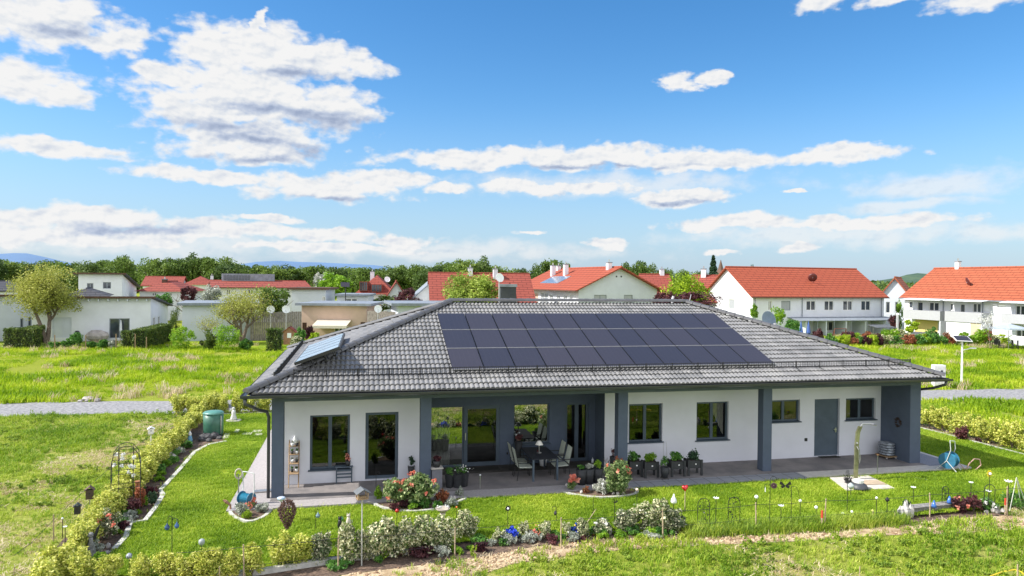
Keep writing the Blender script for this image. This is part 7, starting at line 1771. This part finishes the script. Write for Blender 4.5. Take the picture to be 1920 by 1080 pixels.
for sx in (-1.2, 1.2): MB().tube([(sx, 0, 0), (sx, 0, 1.85)], .04, 5).build('post', M_steel, t)
MB().box((-1.0, .1, .4), (1.0, .6, .5)).build('seat', M_black, t)

# ---- trees -------------------------------------------------------------------
def tree_px(name, lab, x, Z, ytop, ybot, wpx, mat, seed, n=6500, leaf=.13, nclump=60, spread=.26, trunk=True, shell=.5, group=None, me=None, cat='tree', ry=None, bark=None, bottom=-.85):
    P = CZ(x, Z); k = Z/F_; zt = zat(x, ytop, Z)-ZF; zb = max(.1, zat(x, ybot, Z)-ZF); r = wpx*k/2*1.18; rz = (zt-zb)/2*1.08; zc = (zt+zb)/2; t = thing(name, lab, cat, P, rnd.uniform(0, 6.28), group)
    if me is None: me = crown_mesh('crown', n, 1, 1, 1, nclump, leaf/((r+rz)/2), seed, mat, spread, shell, 0, bottom)
    o = link('crown', me, t, loc=(0, 0, zc)); o.scale = (r, r, rz)
    if trunk:
        bm_, tp = branch_mesh('trunk', (zc+rz*.2)/.9, max(.05, zt*.022), .8, 2, seed, M_bark, first=.5); bm_.build('trunk', bark or M_bark, t)
    return t


def branchy(name, lab, x, Z, ytop, wpx, base_y, mat, seed, per=60, leaf=.07, rad=.28, levels=4, kids=(3, 4), first=.3, stems=1, r0=.2, rzf=None):
    P = CZ(x, Z); k = Z/F_; h = zat(x, ytop, Z)-ZF; bm_, tips = branch_mesh('trunk', h, r0, .85, levels, seed, M_bark, kids, first, .7, stems)
    zs = max(q.z for q in tips); xs_ = max(max(abs(q.x), abs(q.y)) for q in tips); sz = (h*.97)/zs; sx = (wpx*k/2*.93)/xs_
    bm_.v = [(v[0]*sx, v[1]*sx, v[2]*sz) for v in bm_.v]; tips = [Vector((q.x*sx, q.y*sx, q.z*sz)) for q in tips]
    t = thing(name, lab, 'tree', P); bm_.build('trunk', M_bark, t); link('crown', tip_leaves('crown', tips, per, rad, leaf, seed, mat), t); return t


t = branchy('deciduous_tree', 'large rounded spring tree with visible limbs in front of the left bungalow', 86, 71.5, 512, 120, 640, L_round, 12, 14, .085, .42, 4, (3, 4), .28, 2, .24)
link('foliage', crown_mesh('foliage', 8500, 3.9, 3.9, 3.1, 60, .085, 77, L_round, .26, .5, 5.05, -.9), t)
t = branchy('deciduous_tree', 'sparse wide multi-stemmed tree in front of the flat-roofed white bungalow', 452, 74, 545, 125, 640, L_round, 23, 9, .075, .45, 4, (3, 3), .25, 3, .2)
link('foliage', crown_mesh('foliage', 2200, 3.2, 3.2, 2.2, 40, .075, 78, L_round, .3, .5, 3.7, -.6), t)
branchy('bare_shrub', 'small nearly leafless shrub left of the sparse tree', 392, 74, 592, 50, 640, L_round, 31, 3, .06, .2, 3, (3, 3), .3, 4, .05)
tree_px('deciduous_tree', 'rounded olive-green tree in front of the broad brick red roof', 884, 84, 510, 590, 92, L_olive, 41, 12000, .13, 60, .32)
tree_px('deciduous_tree', 'bright lime-green tree between the large white house and the bright gable', 1290, 90, 512, 600, 84, L_lime, 42, 10000, .13, 60, .3)
tree_px('purple_bush', 'broad dark purple bush in front of the lime-green tree', 1298, 80, 546, 590, 108, L_purple, 43, 5000, .12, 50, .26)
tree_px('purple_bush', 'smaller dark purple bush left of the broad purple one', 1248, 82, 545, 590, 44, L_purple, 44, 2500, .12, 40, .28)
tree_px('fresh_tree', 'fresh green tree in the middle of the far houses, left of the mansard house', 630, 112, 511, 560, 60, L_fresh, 45, 4000, .2, 40, .28); tree_px('deciduous_tree', 'grey-green tree behind the fresh green one', 610, 118, 508, 560, 44, L_silver, 46, 2500, .2, 30, .3)
tree_px('purple_tree', 'dark red maple in front of the bright red hipped roof', 352, 100, 536, 570, 28, L_purple, 47, 1800, .15, 24, .3); tree_px('grey_shrub', 'round grey-green shrub right of the dark red maple', 396, 92, 534, 572, 36, L_silver, 48, 2500, .13, 30, .3)
tree_px('purple_bush', 'dark purple bushes in front of the small gabled house', 768, 98, 541, 580, 48, L_purple, 49, 2500, .14, 30, .3); tree_px('deciduous_tree', 'dark green tree behind the sparse tree, above the wooden fence', 512, 88, 536, 600, 74, L_tree, 50, 4500, .15, 40, .3)
tree_px('garden_bush', 'green bush behind the left bungalow roof', 305, 92, 548, 580, 36, L_herb, 51, 2200, .14, 30, .3); tree_px('garden_bush', 'dark clipped hedge mass right of the mansard house', 722, 104, 553, 585, 70, L_thuja, 52, 3000, .15, 40, .25)
# conifer
P = CZ(1337, 165); k = 165/F_; h = zat(1337, 479, 165)-ZF; t = thing('conifer', 'tall dark spruce standing alone beside the church spire', 'tree', P); MB().tube([(0, 0, 0), (0, 0, h)], [.3, .03], 6).build('trunk', M_bark, t); rg = np.random.default_rng(3); n = 5200; z = rg.uniform(.1, 1, n)**.8; lay = np.abs(np.sin(z*34))*.35+.65; rr = (1-z)**.75*lay*rg.uniform(.3, 1, n)**.5*(15*k+.8); a = rg.uniform(0, 2*PI, n); link('crown', np_mesh('crown', leaf_arrays(np.stack([rr*np.cos(a), rr*np.sin(a), z*h-rr*.25], 1), .28, rg, .4, .6), 4, L_conifer), t)
for x_, Z_, yt, yb, w_, lb in ((1410, 250, 496, 512, 8, 'tiny dark conifer tip above the orange roof ridge'), (995, 170, 528, 540, 10, None)):
    if lb: tree_px('conifer', lb, x_, Z_, yt, yb+20, w_, L_conifer, 60, 800, .3, 20, .3)
# tree line
tl = [crown_mesh('forest crown %d' % i, 5200, 1, 1, 1, 30, .058, 900+i, [L_tree, L_tree2, L_tree][i % 3], .36, .6, 0, -.8) for i in range(6)]
tkm = branch_mesh('trunk', 8, .22, .8, 1, 5, M_bark, first=.6)[0]; tk0 = tkm.build('trunk', M_bark); tk_me = tk0.data; bpy.data.objects.remove(tk0)
prof = [(-60, 482), (0, 479), (30, 484), (60, 489), (100, 484), (140, 487), (165, 484), (205, 477), (232, 474), (262, 492), (290, 476), (330, 480), (345, 477), (375, 478), (405, 479), (430, 485), (462, 487), (500, 492), (530, 495), (560, 492), (590, 497), (620, 491), (650, 497), (690, 494), (720, 497), (760, 490), (790, 492), (815, 489), (845, 487), (878, 482), (905, 483), (925, 487), (945, 500), (985, 497), (1000, 495), (1030, 479), (1048, 482), (1062, 492), (1110, 508), (1180, 485), (1205, 487), (1225, 494), (1245, 497), (1275, 503), (1310, 502), (1345, 508), (1400, 520), (1700, 523), (1790, 499)]


def behind(x):
    for a, b, s in ((-99, 60, 'at the far left edge'), (60, 150, 'behind the large rounded spring tree'), (150, 262, 'behind the two-storey house'), (262, 350, 'behind the red hipped roofs'), (350, 420, 'above the red dormer roof'), (420, 520, 'behind the collector house'), (520, 660, 'behind the flat-roofed houses left of centre'), (660, 770, 'behind the mansard house'), (770, 960, 'behind the broad brick red roof'), (960, 1120, 'behind the large white gabled house'), (1120, 1360, 'behind the red roofs right of the white house'), (1360, 2100, 'behind the terraced houses on the right')):
        if a <= x < b: return s


def ptop(x):
    for (x0, y0), (x1, y1) in zip(prof, prof[1:]):
        if x0 <= x <= x1: return y0+(y1-y0)*(x-x0)/(x1-x0)
    return 505


def forest(x, Z, yt, w, i):
    s = behind(x); P = CZ(x, Z); k = Z/F_; zt = zat(x, yt, Z)-ZF; r = w*k/2; t = thing('forest_tree', 'green deciduous tree of the wood edge '+s, 'tree', P, rnd.uniform(0, 6.28), 'trees of the wood '+s)
    zc = zt*.60; o = link('crown', tl[i % 6], t, loc=(0, 0, zc)); o.scale = (r, r, zt-zc); q = link('trunk', tk_me, t); q.scale = (1, 1, zt/9)


i = 0; x = -50
while x < 955:
    forest(x, rnd.uniform(165, 185), ptop(x)+rnd.uniform(-2.5, 6), rnd.uniform(58, 88), i); i += 1; x += rnd.uniform(26, 34)
x = -55
while x < 955:
    forest(x, rnd.uniform(200, 225), ptop(x)+rnd.uniform(3, 8), rnd.uniform(56, 76), i); i += 1; x += rnd.uniform(26, 36)
for x_, w_ in ((1000, 48), (1032, 62), (1056, 44), (978, 40), (1178, 50), (1200, 52), (1226, 46), (1250, 44), (1282, 50), (1312, 46), (1790, 54)): forest(x_, rnd.uniform(150, 175), ptop(x_)+(6 if x_ in (1812, 1775) else 0), w_, i); i += 1
# far wood closing the view between the houses
n = 26000; rg = np.random.default_rng(8); xs_ = rg.uniform(-200, 2150, n); Zs = rg.uniform(300, 380, n); P = CAM[None]+Zs[:, None]*(FW[None]+RT[None]*((xs_-960)/F_)[:, None]); P[:, 2] = ZF+rg.uniform(0, 1, n)*(6.5+3*vnoise(xs_, xs_*0, 40, 3)); link('far_wood', np_mesh('far wood', leaf_arrays(P, .9, rg, .7), 4, L_tree2), kind='stuff', label='far wood closing the horizon behind the houses')

# hills on the horizon
def hill(name, pts, Z, mat):
    m = MB(); V = []
    for x, y in pts:
        P = CZ(x, Z, -60); Q = CZ(x, Z*1.25, zat(x, y, Z*1.25)); P2 = CZ(x, Z*1.6, -60); V += [tuple(P), tuple(Q), tuple(P2)]
    k = len(pts); F = []
    for i in range(k-1): a = 3*i; F += [(a, a+3, a+4, a+1), (a+1, a+4, a+5, a+2)]
    m.add(V, F); return m.build(name, mat, kind='structure', smooth=True)


M_hill = pm('haze blue mountains', (.10, .19, .34), 1, .12, .0006); M_hill2 = pm('distant wooded hill', (.03, .075, .05), 1, .6, .03, col2=(.07, .12, .06))  # blue of the distant haze is put into the mountain colour
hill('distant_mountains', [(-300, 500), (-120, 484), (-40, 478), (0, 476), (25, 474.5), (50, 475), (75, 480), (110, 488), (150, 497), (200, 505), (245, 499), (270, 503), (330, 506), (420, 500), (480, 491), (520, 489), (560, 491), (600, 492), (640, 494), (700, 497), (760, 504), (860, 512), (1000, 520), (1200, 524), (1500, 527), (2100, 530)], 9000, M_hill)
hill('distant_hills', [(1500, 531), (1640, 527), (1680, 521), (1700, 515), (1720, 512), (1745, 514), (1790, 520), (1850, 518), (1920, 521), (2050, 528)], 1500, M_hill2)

# ---- hedges and shrubs of the neighbouring gardens
def hedge_block(x0, Z0, x1, Z1, ytop, depth, lab, seed, mat=L_thuja):
    A = CZ(x0, Z0); B = CZ(x1, Z1); d = (B-A)[:2]; L = np.linalg.norm(d); h = zat((x0+x1)/2, ytop, (Z0+Z1)/2)-ZF; rg = np.random.default_rng(seed); n = int(900*(L+1)); C = rg.uniform(0, 1, (n, 3)); f = rg.integers(0, 4, n)
    C[f == 0, 1] = rg.uniform(0, .12, (f == 0).sum()); C[f == 1, 2] = rg.uniform(.93, 1, (f == 1).sum()); C[f == 2, 0] = np.where(rg.uniform(size=(f == 2).sum()) < .5, rg.uniform(0, .04, (f == 2).sum()), rg.uniform(.96, 1, (f == 2).sum())); C = C*np.array([L, depth, h])+rg.normal(size=(n, 3))*.03
    t = thing('clipped_hedge', lab, 'hedge', A, math.atan2(d[1], d[0])); link('foliage', np_mesh('foliage', leaf_arrays(C, .075, rg), 4, mat), t); MB().box((.12, .15, 0), (L-.12, depth-.1, h-.12)).build('inner_twigs', pm('hedge twigs', (.02, .03, .01), .9, .4, 5), t)


hedge_block(5, 65.5, 62, 65.5, 616, 1.3, 'dark clipped thuja hedge block at the left end of the far gardens', 1); hedge_block(62, 68, 86, 72, 612, 1.0, 'clipped hedge piece behind the trunk of the rounded spring tree', 2)
hedge_block(227, 65.5, 273, 65.5, 621, 1.2, 'dark clipped hedge below the sliding door of the left bungalow', 3); hedge_block(274, 65, 322, 74, 612, 1.2, 'clipped hedge running back beside the round green bush', 4); hedge_block(499, 66, 522, 66, 617, 1.5, 'clipped bush with pink tips before the wooden fence', 5)
for x_, Z_, yt, yb, w_, mt, lb in ((329, 76, 574, 640, 22, L_thuja, 'tall columnar thuja in the gap right of the left bungalow'), (343, 66, 612, 652, 44, L_fresh, 'bright green round bush right of the clipped hedge'), (390, 66, 620, 656, 30, L_thuja, 'dark bush clipped like an upturned cone'), (430, 66, 602, 654, 48, L_fresh, 'taller bright green bush at the foot of the sparse tree'), (462, 66, 635, 656, 24, L_herb, 'small low bush right of the sparse tree'),
        (590, 60, 622, 645, 20, L_lime, 'lime-yellow bush just above the solar collector'), (565, 64, 612, 645, 20, L_herb, 'slim green shrub right of the playhouse'), (580, 66, 612, 640, 18, L_purple, 'dark red small shrub left of the orange bungalow door'), (556, 63, 630, 650, 24, L_var, 'pale flowering shrub before the playhouse'), (103, 66, 640, 654, 18, L_herb, 'first small shrub along the left garden wire fence'), (125, 66, 636, 652, 18, L_herb, 'second small shrub along the left garden wire fence'), (142, 67, 622, 652, 26, L_herb, 'dark shrub before the barbecue'), (172, 66, 640, 654, 16, L_herb, 'low shrub before the covered furniture'), (195, 66, 638, 653, 20, L_herb, 'low shrub right of the covered furniture'), (212, 66, 636, 655, 12, L_silver, 'slim grey shrub left of the dark hedge'),
        (1459, 74, 572, 610, 26, L_fresh, 'loose light-green shrub growing up behind the grey satellite dish'), (1415, 82, 570, 600, 14, L_fresh, 'slender climbing plant at the corner of the bright gable'), (1486, 76, 598, 625, 30, L_herb, 'dark green bush at the hip behind the dish'), (1535, 82, 616, 640, 20, L_purple, 'dark red bush before the white terraced house')):
    tree_px('garden_bush', lb, x_, Z_, yt, yb, w_, mt, int(x_*3+yt), 1600, .085, 24, .32, trunk=False, cat='bush')
mixm = [L_fresh, L_herb, L_lime, L_redtip, L_purple, L_herb, L_var, L_fresh, L_lime, L_redtip]
names = ['bright green', 'dark green', 'lime green', 'red-tipped', 'dark red', 'deep green', 'cream-tipped', 'fresh green', 'yellowish green', 'rusty red']
i = 0; x = 1560.0
while x < 1935:
    yb = 652-(x-1560)*.014; Z_ = 6.76*F_/(yb-YH(x)); k_i = rnd.randrange(10); w_ = rnd.uniform(18, 28)
    tree_px('garden_bush', names[k_i]+' bush in the mixed hedge row before the terrace houses', x, Z_+rnd.uniform(-.5, .5), yb-rnd.uniform(18, 28), yb+1, w_, mixm[k_i], 1200+i, 1300, .08, 20, .34, trunk=False, cat='bush', group='mixed hedge before the terrace houses '+names[k_i]); i += 1; x += w_*.62
x = 1590.0
while x < 1760:
    k_i = rnd.randrange(10); Z_ = 82; tree_px('garden_bush', names[k_i]+' bush behind the front row of the mixed hedge', x, Z_+rnd.uniform(-1, 1), 618+rnd.uniform(-4, 8), 645, rnd.uniform(20, 32), mixm[k_i], 1300+i, 1300, .09, 20, .34, trunk=False, cat='bush', group='second row of mixed bushes '+names[k_i]); i += 1; x += rnd.uniform(14, 24)
tree_px('garden_bush', 'yellow-green round bush before the yellow wall of the row house', 1709, 86, 598, 625, 26, L_lime, 1401, 1800, .1, 24, .3, trunk=False, cat='bush'); tree_px('purple_bush', 'dark purple shrub between the two terrace houses', 1678, 95, 588, 620, 22, L_purple, 1402, 1500, .1, 24, .3, trunk=False, cat='bush'); tree_px('deciduous_tree', 'slim green tree in the gap left of the row house', 1687, 100, 560, 620, 14, L_fresh, 1403, 1500, .12, 24, .3)
branchy('blossom_tree', 'small white-blossomed tree before the right row house', 1860, 74, 588, 36, 645, L_white, 55, 9, .06, .2, 3, (3, 3), .4, 1, .06); tree_px('garden_bush', 'bright green bush left of the white-blossomed tree', 1842, 75, 616, 640, 26, L_fresh, 1404, 1500, .09, 20, .3, trunk=False, cat='bush'); tree_px('garden_bush', 'rusty red bush right beside the white-blossomed tree', 1852, 77, 618, 640, 22, L_redtip, 1405, 1200, .09, 20, .3, trunk=False, cat='bush')
# garden wire fence posts of the left neighbours
for x_, yt in ((103, 628), (161, 628), (218, 626), (254, 626), (275, 632)):
    P = CZ(x_, 64.5); one('fence_post', MB().tube([(0, 0, 0), (0, 0, zat(x_, yt, 64.5)-ZF)], .05, 5), M_wood, 'weathered wooden post of the wire fence before the left gardens', 'post', P, 'fence posts of the left gardens')
# lawns of the neighbours
sheet('neighbour_lawn', ccw([tuple(CZ(x_, Z_)[:2]) for x_, Z_ in ((-80, 66), (560, 66), (700, 67), (700, 82), (-80, 80))]), ZF+.012, lawn.data.materials[0])
sheet('neighbour_lawn', ccw([tuple(CZ(x_, Z_)[:2]) for x_, Z_ in ((1400, 80), (1990, 74), (1990, 79), (1690, 98), (1400, 98))]), ZF+.012, lawn.data.materials[0])
